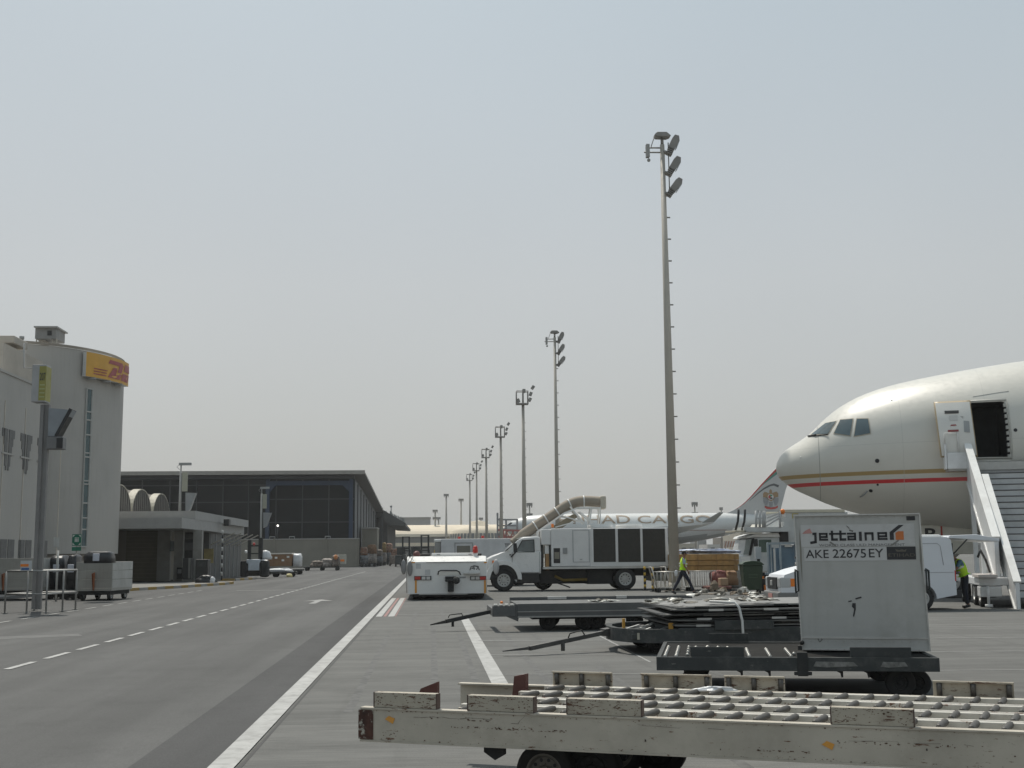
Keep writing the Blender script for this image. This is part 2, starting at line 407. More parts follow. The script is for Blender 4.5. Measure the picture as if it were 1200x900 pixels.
mb = MB(); mb.poly([(-700, -60, 0), (900, -60, 0), (900, 1350, 0), (-700, 1350, 0)]); struct('ground', mb, CONC)
mb = MB(); mb.poly([(-60, -30, .004), (-1.82, -30, .004), (-1.82, 400, .004), (-60, 400, .004)]); struct('service_road', mb, ASPH)
mb = MB(); mb.poly([(-2.42, -30, .008), (-1.8, -30, .008), (-1.75, 200, .008), (-2.6, 200, .008)]); struct('dark_asphalt_strip', mb, ASPD)
mb = MB()
for k in range(60):
    y0 = -10 + k * 5.0; mb.poly([(-1.80, y0, .012), (-1.585, y0, .012), (-1.585, y0 + 4.985, .012), (-1.80, y0 + 4.985, .012)])
struct('solid_white_line', mb, PAINT)
mb = MB()
y = 19.25 - 1.89 * 14
while y < 120: mb.poly([(-6.56, y, .012), (-6.44, y, .012), (-6.44, y + 1.28, .012), (-6.56, y + 1.28, .012)]); y += 1.89
struct('dashed_lane_line', mb, PAINT)
mb = MB(); y = 20
while y < 60: mb.poly([(-11.45, y, .012), (-11.33, y, .012), (-11.33, y + 1.3, .012), (-11.45, y + 1.3, .012)]); y += 2.1
for (x0, x1, Y) in ((-9.2, -5.2, 84), (-8.6, -3.6, 112), (-6.3, -3.2, 96), (-9.5, -6.6, 60)):
    mb.poly([(x0, Y, .012), (x1, Y, .012), (x1, Y + .35, .012), (x0, Y + .35, .012)])
ar = G(372, 705)
for pts in (((-.06, -1.3), (.06, -1.3), (.06, .2), (-.06, .2)), ((-.28, .2), (.28, .2), (0, 1.1))):
    mb.poly([(ar.x + x * 2, ar.y + y_ * 1.6, .012) for x, y_ in pts])
struct('faded_road_markings', mb, PAINTF)
mb = MB(); Y0 = G(590, 805).y; mb.poly([(.80, 11.5, .004), (1.02, 11.5, .004), (.99, 32, .004), (.78, 32, .004)]); struct('white_bay_line', mb, PAINT)
mb = MB()
for x0 in (-1.52, -1.18): mb.poly([(x0, 33.6, .004), (x0 + .17, 33.6, .004), (x0 + .17, 47.5, .004), (x0, 47.5, .004)])
struct('white_hatch_stripes', mb, PAINT)
mb = MB()
for x0, w_ in ((-1.31, .08), (-.99, .03)): mb.poly([(x0, 33.6, .004), (x0 + w_, 33.6, .004), (x0 + w_, 47.5, .004), (x0, 47.5, .004)])
struct('red_hatch_stripes', mb, PAINTR)
mb = MB()
def gl(p, q, wd=.06):
    a = G(*p); b = G(*q); d = (b - a).normalized(); n = Vector((-d.y, d.x, 0)) * wd / 2
    for u in (a, b): u.z = .004
    mb.poly([a - n, b - n, b + n, a + n])
gl((466, 720), (720, 719.5), .12); gl((560, 751), (745, 750), .075); gl((575, 767.5), (770, 766.8), .06); gl((592, 790.5), (760, 789.5), .045)
gl((1086, 735), (1330, 733), .08); gl((1090, 748), (1330, 746), .07); gl((1090, 764), (1330, 762), .06); gl((1100, 786), (1330, 784), .05)
gl((596, 730.5), (712, 730), .06); gl((560, 741), (640, 740.6), .04); gl((1090, 724), (1330, 723), .06)
gl((700, 744), (762, 776), .04)
struct('thin_apron_lines', mb, PAINTF)
mb = MB()
def gj(p, q, wd):
    a = G(*p); b = G(*q); d = (b - a).normalized(); n = Vector((-d.y, d.x, 0)) * wd / 2
    for u in (a, b): u.z = .002
    mb.poly([a - n, b - n, b + n, a + n])
mb.poly([(-1.555, 5, .002), (-1.53, 5, .002), (-1.53, 60, .002), (-1.555, 60, .002)])
struct('slab_joint_sealant', mb, PAINTD)
mb = MB()
for q in (((-60, 752), (97, 745.5), (92, 743), (-60, 748.5)),):
    mb.poly([Vector((p.x, p.y, .007)) for p in (G(*w_) for w_ in q)])
struct('pale_asphalt_patch', mb, M('pale_patch', (.122, .122, .119), .9, var=.15, scale=3, dirt=.5, dirtcol=(.1, .1, .1), bump=.3))
mb = MB(); rt = random.Random(21)
for x0 in (-.95, -.5, .0, .28, 2.1, 2.45, 4.0, 4.4):
    y0 = rt.uniform(9, 36); L_ = rt.uniform(5, 16); cv = 0; n = 6
    for off in (0, 1.5):
        P_ = [(x0 + off + cv * (L_ * i / n) ** 1.6 * .4, y0 + L_ * i / n) for i in range(n + 1)]
        for a, b in zip(P_, P_[1:]): mb.poly([(a[0], a[1], .0012), (a[0] + .10, a[1], .0012), (b[0] + .10, b[1], .0012), (b[0], b[1], .0012)])
struct('tyre_marks', mb, M('faint_tyre_rubber', (.095, .095, .092), .9, var=.3, scale=6, dirt=.8, dirtcol=(.125, .125, .12), dscale=3))

# pavement island in front of the low cargo building
isl = [(-40, 58.5), (-16.2, 58.8), (-13.6, 66.5), (-12.3, 72.5), (-12.2, 74.6), (-12.7, 75.6), (-40, 76.5)]
mb = MB(); mb.prism(isl, .0, .13, axis='z'); struct('pavement', mb, M('pavement_slabs', (.20, .195, .18), .9, var=.12, scale=.4, dirt=.6, dirtcol=(.1, .095, .09), dscale=.8))
mk = MB(); 
def kerb(pts, mbY, mbK, step=.8):
    i = 0
    for a, b in zip(pts, pts[1:]):
        a = Vector((*a, 0)); b = Vector((*b, 0)); L_ = (b - a).length; n = max(1, int(L_ / step)); d = (b - a).normalized()
        nn = Vector((-d.y, d.x, 0))
        for k in range(n):
            p = a + (b - a) * (k / n); q = a + (b - a) * ((k + 1) / n) - d * .01
            t = mbY if i % 2 else mbK; i += 1
            t.prism([tuple((p - nn * .09)[:2]), tuple((q - nn * .09)[:2]), tuple((q + nn * .09)[:2]), tuple((p + nn * .09)[:2])], .0, .15, axis='z')
ky, kk = MB(), MB()
kerb([(-40, 58.4), (-16.15, 58.7), (-13.5, 66.4), (-12.2, 72.4), (-12.05, 74.6), (-12.6, 75.75)], ky, kk)
kerb([(-17.2, 84), (-13.4, 84), (-12.6, 88)], ky, kk)
struct('kerb', kk, KERBM); struct('yellow_kerb_blocks', ky, M('faded_ochre_kerb_paint', (.34, .22, .06), .8, dirt=.7, dirtcol=(.15, .13, .1), dscale=4))

# =================================================================== TOWER BUILDING WITH CURVED WALL
tw = thing('office_tower', 'curved beige office tower with a tall narrow window slit, behind the number pylon', 'building', (-20, 66, 0))
def arc(n=24, off=0.0):
    """plan outline of the tower: flat towards the camera, rounding away on the right"""
    pts = []
    A, B, cx, cy = 5.4, 6.2, -22.3, 70.9   # ellipse quarter
    cx = xat(145.5, 70.0, 540) - A - .62
    for k in range(n + 1):
        t = math.pi * (-.5) + math.pi * .62 * k / n
        pts.append((cx + (A + off) * math.cos(t), cy + (B + off) * math.sin(t)))
    return pts, cx, cy
ZT = zat(402, 64.8, 90)
pts, tcx, tcy = arc()
base = zat(648.5, 65, 120)
mb = MB()
ring = [(-27.2, 64.7)] + pts + [(-27.2, 80)]
for i in range(len(ring)):
    a, b = ring[i], ring[(i + 1) % len(ring)]
    mb.poly([(a[0], a[1], base), (b[0], b[1], base), (b[0], b[1], ZT), (a[0], a[1], ZT)])
mb.poly([(p[0], p[1], ZT) for p in ring]); mb.poly([(p[0], p[1], base) for p in ring])
bmesh.ops.remove_doubles(mb.bm, verts=mb.bm.verts[:], dist=.001)
for f in mb.bm.faces: f.smooth = len(f.verts) == 4
for e in mb.bm.edges:
    if abs((e.verts[0].co - e.verts[1].co).z) < .01: e.smooth = False
mb.build('wall', PLASTER, tw, True)
cop, _, _ = arc(24, .05); mb = MB()
cp2, _, _ = arc(24, -.25)
for i in range(len(cop) - 1):
    a, b, c, d = cop[i], cop[i + 1], cp2[i + 1], cp2[i]
    for q in ([(a, .0), (b, .0), (b, .16), (a, .16)], [(a, .16), (b, .16), (c, .16), (d, .16)]): mb.poly([(p[0], p[1], ZT + z) for p, z in q])
mb.box(-27.2, cop[0][0], 64.62, 64.95, ZT, ZT + .16)
mb.build('roof_coping', M('weathered_coping', (.28, .25, .21), .9), tw, True)
# recessed ground floor
mb = MB(); r3, _, _ = arc(24, -1.2); ring = [(-27.2, 66.2)] + r3 + [(-27.2, 79)]
mb.prism(ring, .02, base - .01, axis='z'); mb.build('ground_floor_wall', PLASTER, tw, True)
def on_arc(px, off=0.0, n=400, py=520):
    """angle on the outline (offset off) that shows at picture column px"""
    best = None
    for k in range(n + 1):
        t = math.pi * (-.5) + math.pi * .5 * k / n
        p = (tcx + (5.4 + off) * math.cos(t), tcy + (6.2 + off) * math.sin(t))
        d = abs(proj((p[0], p[1], zat(py, p[1], px)))[0] - px)
        if best is None or d < best[0]: best = (d, t)
    return best[1]
def AP(t, off): return (tcx + (5.4 + off) * math.cos(t), tcy + (6.2 + off) * math.sin(t))
# window slit
slit = MB(); fr = MB(); tx = on_arc(102); t0, t1 = tx - .035, tx + .035
zs = [zat(y, 65, 102) for y in (640, 619, 605, 587, 564, 560, 531, 526, 504, 486, 476, 448)]
zz0, zz1 = zs[0], zs[-1]
A0, A1 = AP(t0, .03), AP(t1, .03)
slit.poly([(*A0, zz0), (*A1, zz0), (*A1, zz1), (*A0, zz1)])
sl = slit.build('window', M('teal_slit_glass', (.03, .075, .085), .12, var=.2, scale=1.2, spec=.8), tw, True)
for z in zs:
    a, b = AP(t0, .06), AP(t1, .06); fr.bar((*a, z), (*b, z), .06, .07)
for t in (t0, t1): a = AP(t, .05); fr.bar((*a, zz0), (*a, zz1), .07, .07)
fr.build('frame', M('pale_window_bars', (.42, .42, .4), .6), sl, True)
# curved sign
ts0 = on_arc(101, .42, 400, 420); ts1 = ts0 + (math.pi * .5 - 0 - ts0) * 1.0 if False else math.radians(2)
zb, zt_ = zat(434.5, 64.9, 101), zat(405.2, 64.9, 101)
mb = MB(); n = 24; o_ = .42; rows = []
for k in range(n + 1):
    t = ts0 + (ts1 - ts0) * k / n; p = AP(t, o_); q = AP(t, .12); rows.append((p, q))
for k in range(n):
    (p, q), (p2, q2) = rows[k], rows[k + 1]
    mb.mi = 0; mb._f([mb._v((*p, zb)), mb._v((*p2, zb)), mb._v((*p2, zt_)), mb._v((*p, zt_))], True)
    mb.mi = 1
    mb.poly([(*p, zb), (*q, zb), (*q2, zb), (*p2, zb)]); mb.poly([(*p, zt_), (*p2, zt_), (*q2, zt_), (*q, zt_)])
for p, q in (rows[0], rows[-1]): mb.poly([(*p, zb), (*q, zb), (*q, zt_), (*p, zt_)])
SIGNY = M('amber_sign_panel', (.62, .34, .055), .5, var=.06); SIGNR = M('sign_red', (.36, .085, .085), .5, var=.03)
sg = thing('building_sign', 'curved yellow sign with red delivery company letters wrapped round the top of the tower', 'sign', (*rows[0][0], zb))
mb.build('panel', [SIGNY, M('sign_side_white', (.6, .6, .58), .5)], sg, True)
def smap(u0, u1, v0, v1):
    def f(u, v):
        t = ts0 + (ts1 - ts0) * (u0 + (u1 - u0) * u); p = AP(t, o_ + .02); return (*p, zb + (zt_ - zb) * (v0 + (v1 - v0) * v))
    return f
def polys_on(fn, polys, mat, parent, name='lettering', world=True):
    mb = MB()
    for poly in polys:
        # subdivide long horizontal edges so the shape follows the curve
        q = []
        for a, b in zip(poly, poly[1:] + poly[:1]):
            m_ = max(1, int(abs(b[0] - a[0]) / .05)); q += [(a[0] + (b[0] - a[0]) * i / m_, a[1] + (b[1] - a[1]) * i / m_) for i in range(m_)]
        vs = [mb._v(fn(*p)) for p in q]; f = mb._f(vs)
        if f: bmesh.ops.triangulate(mb.bm, faces=[f])
    return mb.build(name, mat, parent, world)
# slanted three-letter mark, drawn as block shapes: D, H, L with speed lines left and right
Dm = [[(.10, .62), (.98, .62), (1.12, .80), (1.08, 1), (.14, 1), (.08, .82), (.74, .82), (.78, .74), (.62, .70), (.10, .70)][:0] or [(.10, 1), (1.0, 1), (1.15, .86), (.95, .40), (.62, .40), (.80, .78), (.0, .78)], [(.35, .62), (.62, .62), (.40, .2), (.75, .2), (.92, .34), (1.02, .34), (.78, 0), (-.02, 0)]]
Hm = [[(1.30, 1), (1.55, 1), (1.38, .60), (1.62, .60), (1.80, 1), (2.05, 1), (1.86, .58), (1.18, .58)], [(1.10, .44), (2.02 - .2, .44), (1.62, 0), (1.38, 0), (1.52, .34), (1.28, .34), (1.14, 0), (.90, 0)]]
Lm = [[(2.22, 1), (2.48, 1), (2.26, .30), (2.9, .30), (2.78, 0), (1.82, 0)]]
uf = lambda px: (on_arc(px, .42, 800, 422) - ts0) / (ts1 - ts0)
ox = uf(127); sx_ = (uf(145) - ox) / 1.15
fnD = smap(ox, ox + sx_ * 1.0, .2, .80)
D2 = [[(x, y_) for x, y_ in p] for p in Dm + Hm + Lm]
D2 = [[(x, y_) for x, y_ in p if ox + sx_ * x < 1.02] for p in D2]
polys_on(smap(ox, ox + sx_, .12, .86), [p for p in D2 if len(p) > 2], SIGNR, sg)
polys_on(smap(uf(110), uf(125.5), .13, .40), [[(0, .0), (.95, .0), (1, .16), (0, .16)], [(0, .4), (.98, .4), (1.03, .56), (0, .56)], [(0, .8), (1.03, .8), (1.08, .96), (0, .96)]], SIGNR, sg, 'speed_lines')
mb = MB()
for u in (.12, .4, .7): p = AP(ts0 + (ts1 - ts0) * u, .3); mb.box(p[0] - .2, p[0] + .2, p[1] - .1, p[1] + .1, zb - .12, zb - .005)
mb.build('mounting_bracket', ROOFG, sg, True)

# rooftop unit and vent
ac = thing('rooftop_cooling_unit', 'grey louvred cooling unit standing on legs on the tower roof', 'air conditioner', W(54, 402, 67))
mb = MB(); mb.pbox(41, 383, 66, 397, 67, 68.6, .03); mb.build('housing', M('grey_unit_sheet', (.22, .22, .215), .6, dirt=.3), ac, True)
mb = MB(); mb.pbox(55.5, 387.5, 60.5, 393, 66.97, 67.0); mb.build('louvre', BLACK, ac, True)
mb = MB(); mb.pbox(39.5, 382, 67, 383.6, 66.8, 68.8); mb.build('cover', ROOFG, ac, True)
for px in (42, 61, 65.5):
    mb = MB(); mb.pbox(px, 397, px + .9, 403, 67.1, 67.2); mb.build('leg', GALV, ac, True)
mb = MB(); mb.pbox(45, 397, 52, 403, 67.4, 68.2); mb.build('duct', PLASTER2, ac, True)
vt = thing('roof_vent', 'small round vent pipe on the roof edge left of the cooling unit', 'vent', W(25.5, 401, 66))
mb = MB(); p = W(25.5, 402, 66); q = W(25.5, 397.5, 66); mb.cyl(p, q, .09); mb.build('pipe', MGREY, vt, True)
mb = MB(); mb.cyl(q, q + Vector((0, 0, .16)), .13); mb.build('cap', MGREY, vt, True)

# wing building along the road
XW = -18.9
wg = thing('wing_building', 'beige wing of the office block with stepped V shaped windows facing the road', 'building', (XW, 50, 0))
zw = zat(432, 52.6, 0)
YWE = XW / W(46.5, 560, 1).x; XS = W(33, 420, 62).x
mb = MB(); mb.box(XW - 8, XW, 30, YWE, 0, zw); mb.build('wall', PLASTER, wg, True)
mb = MB(); mb.box(XW - 8, XS, YWE - .9, 64.4, 0.01, zat(401.5, YWE - .9, 20)); mb.build('set_back_wall', PLASTER2, wg, True)
mb = MB(); mb.box(XW - 8, XW + .05, 29.9, YWE + .05, zw + .002, zw + .12); mb.build('coping', PLASTER, wg, True)
SHAD = M('grey_window_shutter', (.12, .12, .118), .6, var=.15)
def yfor(px, py): return XW / W(px, py, 1).x
def wingwin(ya, yb, z0, z1, V=False):
    mb = MB(); x = XW + .03
    if V:
        m_ = (ya + yb) / 2; h = z1 - z0; wd = (yb - ya)
        for s_ in (-1, 1):
            a = .05 * wd; outl = [(a, 0), (.13 * wd, 0), (.13 * wd, .1 * h), (.2 * wd, .1 * h), (.2 * wd, .35 * h), (.28 * wd, .35 * h), (.28 * wd, .6 * h), (.36 * wd, .6 * h), (.36 * wd, .8 * h), (.46 * wd, .8 * h), (.46 * wd, h), (a, h)]
            mb.prism([(m_ + s_ * u, z0 + v) for u, v in outl], x - .05, x, axis='x')
    else:
        m_ = (ya + yb) / 2; mb.box(x - .05, x, ya, m_ - .08, z0, z1); mb.box(x - .05, x, m_ + .08, yb, z0, z1)
    o = mb.build('window', SHAD, wg, True)
    if V:
        mb = MB(); mb.box(x - .02, x + .02, ya + .1, yb - .1, z0 + .38 * (z1 - z0), z0 + .38 * (z1 - z0) + .08); mb.build('sill_bar', PLASTER, o, True)
for k in range(-3, 3):
    y0 = yfor(1, 520) + k * (yfor(23, 520) - yfor(1, 520)); y1 = y0 + yfor(17, 520) - yfor(1, 520)
    wingwin(y0, y1, zat(547, 52.6, 5), zat(497, 52.6, 5), True); y0 = yfor(0, 640) + k * (yfor(21.5, 640) - yfor(0, 640)); wingwin(y0, y0 + yfor(16, 640) - yfor(0, 640), zat(656, 52.6, 5), zat(631, 52.6, 5))
mb = MB()
for k in range(-4, 4): mb.box(XW, XW + .03, 51.9 + k * 2.75 + 2.2, 51.93 + k * 2.75 + 2.25, .3, zw - 1.2)
mb.build('wall_joint', M('pale_joint', (.5, .46, .4), .9), wg, True)
mb = MB(); mb.tube([W(28.3, 402, YWE - 1), W(28.3, 431, YWE - 1), W(41, 432, YWE - 1)], .05, 6); mb.build('downpipe', ROOFG, wg, True)
mb = MB(); mb.pbox(-6, 393, 17, 402, YWE + .5, YWE + 2.5, .05); mb.build('roof_housing', PLASTER2, wg, True)

# =================================================================== STAND PYLON WITH NUMBER BOX
YP = 39.4
py = thing('stand_number_pylon', 'tall grey pylon topped by a yellow number box, in front of the office tower', 'stand sign', G(45, 714))
mb = MB(); mb.pbox(42, 474, 46, 714, YP, YP + .12); mb.pbox(46.2, 474, 52.5, 714, YP + .1, YP + .25); mb.build('post', M('pylon_grey_paint', (.21, .205, .2), .6, var=.08, streak=.3), py, True)
mb = MB(); a = W(40, 428, YP); mb.box(a.x, a.x + .44, YP - .15, YP + .35, zat(471.5, YP, 45), zat(428, YP, 45), .015)
bx = mb.build('number_box', M('sign_box_grey', (.36, .36, .36), .5), py, True)
mb = MB(); fx = a.x + .45; z0, z1 = zat(470, YP, 45), zat(430, YP, 45)
# yellow face turned towards the road
mb.poly([(fx - .22, YP - .16, z0), (fx, YP - .16, z0), (fx, YP - .16, z1), (fx - .22, YP - .16, z1)]); mb.poly([(fx, YP - .16, z0), (fx, YP + .36, z0), (fx, YP + .36, z1), (fx, YP - .16, z1)])
fc = mb.build('face', M('yellow_number_face', (.30, .28, .07), .5, var=.1), bx, True)
lettering('207', M('number_dark', (.07, .07, .05), .6), bx, flat((fx - .2, YP - .168, z0 + (z1 - z0) * .58), (1, 0, 0), (0, 0, 1), .18, .26), 'lettering', .02, world=True)
mb = MB()
for k in range(4): mb.box(fx - .19, fx - .03, YP - .168, YP - .163, z0 + .1 + k * .13, z0 + .14 + k * .13)
mb.build('small_print', M('number_pale_green', (.4, .42, .2), .6), bx, True)
hood = [(57, 478), (85, 480.5), (67, 511), (56, 511)]
mb = MB(); f_ = [W(x, y_, YP) for x, y_ in hood]; bk = [p + Vector((.0, .45, 0)) for p in f_]
V1 = [mb._v(p) for p in f_]; V2 = [mb._v(p) for p in bk]; mb._f(V1); mb._f(V2[::-1])
for i in range(4): mb._f([V1[i], V1[(i + 1) % 4], V2[(i + 1) % 4], V2[i]])
mb.build('floodlight_hood', M('blue_grey_sheet', (.24, .26, .28), .5), py, True)
mb = MB(); mb.bar(W(85.5, 480, YP + .2), W(68, 512, YP + .2), .5, .1); mb.build('hood_edge', BLACK, py, True)
mb = MB(); mb.pbox(54, 511.5, 73, 526, YP - .05, YP + .4, .02); dv = mb.build('lamp_housing', M('lamp_grey', (.17, .17, .17), .5), py, True)
mb = MB(); mb.pbox(66, 513, 73.5, 525, YP - .08, YP - .055); mb.build('lens', BLACK, dv, True)
# tube guard frame round its base
gd = thing('guard_frame', 'galvanised tube guard frame with shelf rails round the foot of the stand pylon', 'guard rail', G(47, 714))
gc = G(47, 714); gx0, gx1 = xat(17, 39.2), xat(80, 39.2) - .1; gy0, gy1 = 38.6, 40.6; zT = zat(669, 39, 40)
TUBE = M('dull_galvanised_tube', (.27, .27, .26), .5, .3, dirt=.4)
for (x, y_) in ((gx0, gy0), ((gx0 * .58 + gx1 * .42), gy0), (gx1 - .32, gy0), (gx1, gy1), (gx1 - .12, gy0 + 1), (gx0 + .25, gy1)):
    mb = MB(); mb.cyl((x, y_, 0), (x, y_, zT), .03, n=8); mb.box(x - .08, x + .08, y_ - .08, y_ + .08, 0.012, .03); mb.build('post', TUBE, gd, True)
for z in (zT, zT * .45):
    mb = MB(); mb.tube([(gx0, gy0, z), (gx1 - .32, gy0, z), (gx1, gy1, z), (gx0 + .25, gy1, z)], .033, 8, closed=True); mb.build('rail', TUBE, gd, True)
sp = thing('hanging_notice', 'white board with an orange band hanging on the guard frame', 'notice', (gx0 + .6, gy0 - .05, zT))
mb = MB(); mb.pbox(24, 657, 37, 669, gy0 - .08, gy0 - .05); mb.build('board', M('white_board', (.45, .47, .48), .6), sp, True)
mb = MB(); mb.pbox(24, 661, 33.5, 664, gy0 - .087, gy0 - .082); mb.build('orange_band', ORANGE, sp, True)
mb = MB(); mb.pbox(25, 665.5, 34, 668, gy0 - .087, gy0 - .082); mb.build('blue_band', M('sign_blue', (.05, .12, .3), .5), sp, True)
ps = thing('post_sign', 'small white plate on a thin post behind the guard frame', 'sign', G(65.5, 706))
mb = MB(); p = G(65.5, 704); mb.cyl(p, Vector((p.x, p.y, zat(645, p.y, 65))), .045, n=8); mb.build('post', M('painted_post', (.42, .42, .4), .6), ps, True)
mb = MB(); mb.pbox(63.5, 630, 69, 641, p.y - .06, p.y - .03); mb.pbox(62.6, 629.6, 63.5, 641, p.y - .1, p.y + .1); mb.build('plate', M('plate_white', (.45, .45, .43), .6), ps, True)

# green assembly point sign
gs = thing('green_sign', 'green assembly point sign with white figures beside the window slit', 'sign', W(90, 660, 63))
YG = 62.0; gz0, gz1 = zat(639.5, YG, 90), zat(626, YG, 90); gxa, gxb = xat(84.2, YG), xat(95, YG)
GRN = M('sign_green', (.012, .16, .10), .5)
mb = MB(); mb.box(gxa, gxb, YG, YG + .03, gz0, gz1); mb.box(gxa, gxb, YG, YG + .03, zat(645.5, YG, 90), zat(641, YG, 90)); mb.build('panel', GRN, gs, True)
mb = MB(); cx_, cz_ = (gxa + gxb) / 2, (gz0 + gz1) / 2
for sx1 in (-1, 1):
    for sz1 in (-1, 1):
        mb.poly([(cx_ + sx1 * .2, YG - .004, cz_ + sz1 * .25), (cx_ + sx1 * .08 , YG - .004, cz_ + sz1 * .25), (cx_ + sx1 * .2, YG - .004, cz_ + sz1 * .13)])
for dx in (-.07, 0, .07): mb.box(cx_ + dx - .025, cx_ + dx + .025, YG - .006, YG - .002, cz_ - .1, cz_ + .06); mb.sphere((cx_ + dx, YG, cz_ + .1), .03, sy=.2, n=8)
mb.build('pictogram', M('sign_white', (.6, .62, .6), .5), gs, True)
mb = MB(); mb.cyl((cx_, YG + .07, .13), (cx_, YG + .07, gz0), .035, n=8); mb.build('post', GALV, gs, True)

# =================================================================== BAGGAGE CARTS AND COVERED LUGGAGE
CARTW = M('cart_off_white_sheet', (.36, .35, .32), .6, var=.06, dirt=.4, dirtcol=(.2, .18, .15), streak=.3)
CARTR = M('cart_lit_side_sheet', (.42, .42, .40), .5, dirt=.3)  # road side coloured lighter than the shaded faces; daylight put into the tone
def box_cart(label, loc, rz, w_=1.45, l_=2.3, zb_=.48, h=1.05):
    t = thing('baggage_cart', label, 'cart', loc, rz, 'high-sided luggage carts by the office tower')
    x0, x1, y0, y1 = -w_ / 2, w_ / 2, 0, l_
    mb = MB(); th = .04
    for k in range(3):
        za = zb_ + h / 3 * k; zb2 = zb_ + h / 3 * (k + 1) - .015
        mb.box(x0, x1, y0, y0 + th, za, zb2, .006); mb.box(x0, x1, y1 - th, y1, za, zb2, .006); mb.box(x0, x0 + th, y0 + th + .001, y1 - th - .001, za, zb2, .006)
    mb.box(x0, x1, y0, y1, zb_ - .1, zb_ - .003); mb.build('body', CARTW, t)
    mb = MB()
    for k in range(3): mb.box(x1 - th, x1 + .01, y0 + th + .001, y1 - th - .001, zb_ + h / 3 * k, zb_ + h / 3 * (k + 1) - .015, .006)
    mb.build('side_board', CARTR, t)
    mb = MB(); mb.box(x0 + .08, x1 - .08, y0 + .1, y1 - .1, zb_ - .26, zb_ - .102); mb.build('chassis', DRK, t)
    for sx1 in (-1, 1):
        for yy in (.35, l_ - .4): add_wheel(t, (sx1 * (w_ / 2 - .18), yy, .2), .2, .13, 'x')
    mb = MB(); mb.bar((0.02, -.05, .45), (.05, -.12, 1.05), .06); mb.tube([(-.0, -.02, .4), (-.03, -.1, 1.05), (.08, -.13, 1.08)], .03, 6); mb.build('tow_bar', M('orange_red_bar', (.3, .1, .04), .6), t)
    return t
c1 = box_cart('high-sided white luggage cart loaded with black covered bags, nearest the low cargo building', G(109, 704), R(-6))
c2 = box_cart('high-sided white luggage cart cut off by the left edge, behind the guard frame', G(3, 704), R(-4), 2.9, 2.2, .5, 1.2)
bag_mark = M('printed_white_label', (.5, .52, .58), .5)
def covered(name, label, pxr, Y, seed, group, depth=1.2):
    x0, y0, x1, y1 = pxr; a = W(x0, y1, Y); b = W(x1, y0, Y)
    c = ((a.x + b.x) / 2, Y + depth / 2, a.z); t = thing(name, label, 'covered luggage', c, 0, group)
    mb = MB(); mb.heap((0, 0, 0), (b.x - a.x, depth, b.z - a.z), 16, .12, seed, .6); mb.build('black_cover', TARP, t)
    mb = MB(); zc = (b.z - a.z) * .5; mb.box(-.12, .12, -depth / 2 - .03, -depth / 2 + .06, zc - .14, zc + .14, .02)
    mb.build('label_patch', bag_mark, t); return t
p = W(112, 660, 46.4)
covered('covered_luggage', 'black wrapped luggage with a white label piled on top of the white cart', (97, 646, 128, 660.2), 46.9, 3, 'black wrapped luggage piles')
def covered_g(label, pxr, Y, seed):
    x0, y0, x1 = pxr; a = W(x0, y0, Y); b = W(x1, y0, Y)
    t = thing('covered_luggage', label, 'covered luggage', ((a.x + b.x) / 2, Y + .6, 0), 0, 'black wrapped luggage piles')
    mb = MB(); mb.box(-(b.x - a.x) / 2, (b.x - a.x) / 2, -.6, .6, .25, .4); mb.build('pallet', MGREY, t)
    mb = MB()
    for sx1 in (-1, 1):
        for sy1 in (-1, 1): mb.cyl((sx1 * (b.x - a.x) * .35, sy1 * .4 - .04, .13), (sx1 * (b.x - a.x) * .35, sy1 * .4 + .04, .13), .13, n=12)
    mb.build('castors', TYRE, t)
    mb = MB(); mb.heap((0, 0, .4), (b.x - a.x, 1.2, a.z - .4), 16, .14, seed, .6); mb.build('black_cover', TARP, t)
    mb = MB(); mb.box(-.1, .14, -.66, -.57, 1.1, 1.42, .02); mb.build('label_patch', bag_mark, t)
covered_g('tall black wrapped luggage pile with a white label left of the loaded cart', (56, 651, 76), 51, 5)
covered_g('narrow black wrapped luggage pile standing directly beside the loaded cart', (77, 650, 89), 50, 8)

# =================================================================== LOW CARGO BUILDING WITH FLAT ROOF
lb = thing('cargo_office', 'low khaki cargo office with a deep grey flat roof overhanging its doors', 'building', (-16, 80, 0))
XC = -15.05; YC = 74.0; zb_, zt2 = zat(619, YC, 220), zat(606.5, YC, 220)
mb = MB(); mb.box(-34, XC, YC, 88, zb_, zt2); mb.build('roof', ROOFG, lb, True)
mb = MB(); z2 = zt2 + .9; mb.box(-26, XC - .4, 88.01, 101, zb_, zat(610, 101, 296)); mb.box(-26, XC + .02, 78, 100.5, zt2 + .003, zt2 + .55); mb.build('upper_roof', ROOFG, lb, True)
mb = MB(); mb.box(-34, XC - 2.6, 80, 100, .13, zb_ - .01); mb.build('wall', CONCW, lb, True)
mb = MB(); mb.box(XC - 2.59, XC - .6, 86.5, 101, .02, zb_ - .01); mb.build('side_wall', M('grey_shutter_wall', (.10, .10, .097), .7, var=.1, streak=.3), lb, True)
PIL = M('pale_pillar_paint', (.25, .245, .225), .8, dirt=.3)
for px, Y in ((196, 79.9), (211, 79.5), (233, 79), (191.5, 80)):
    mb = MB(); x = xat(px, Y); mb.box(x - .28, x + .28, Y - .5, Y - .01, .13, zb_ - .012); mb.build('pillar', PIL, lb, True)
mb = MB(); x0, x1 = xat(148, 80), xat(189, 80)
for k in range(14):
    z = .14 + k * .24; mb.box(x0, x1, 79.95 + .0, 79.99, z, z + .225)
mb.build('roller_door', M('olive_roller_door', (.13, .115, .08), .7, var=.1), lb, True)
mb = MB(); mb.pbox(214, 632, 226, 679, 79.6, 79.95); mb.build('doorway', BLACK, lb, True)
mb = MB(); mb.pbox(199, 634, 206, 646, 79.1, 79.45, .02); mb.build('window', GLASS, lb, True)
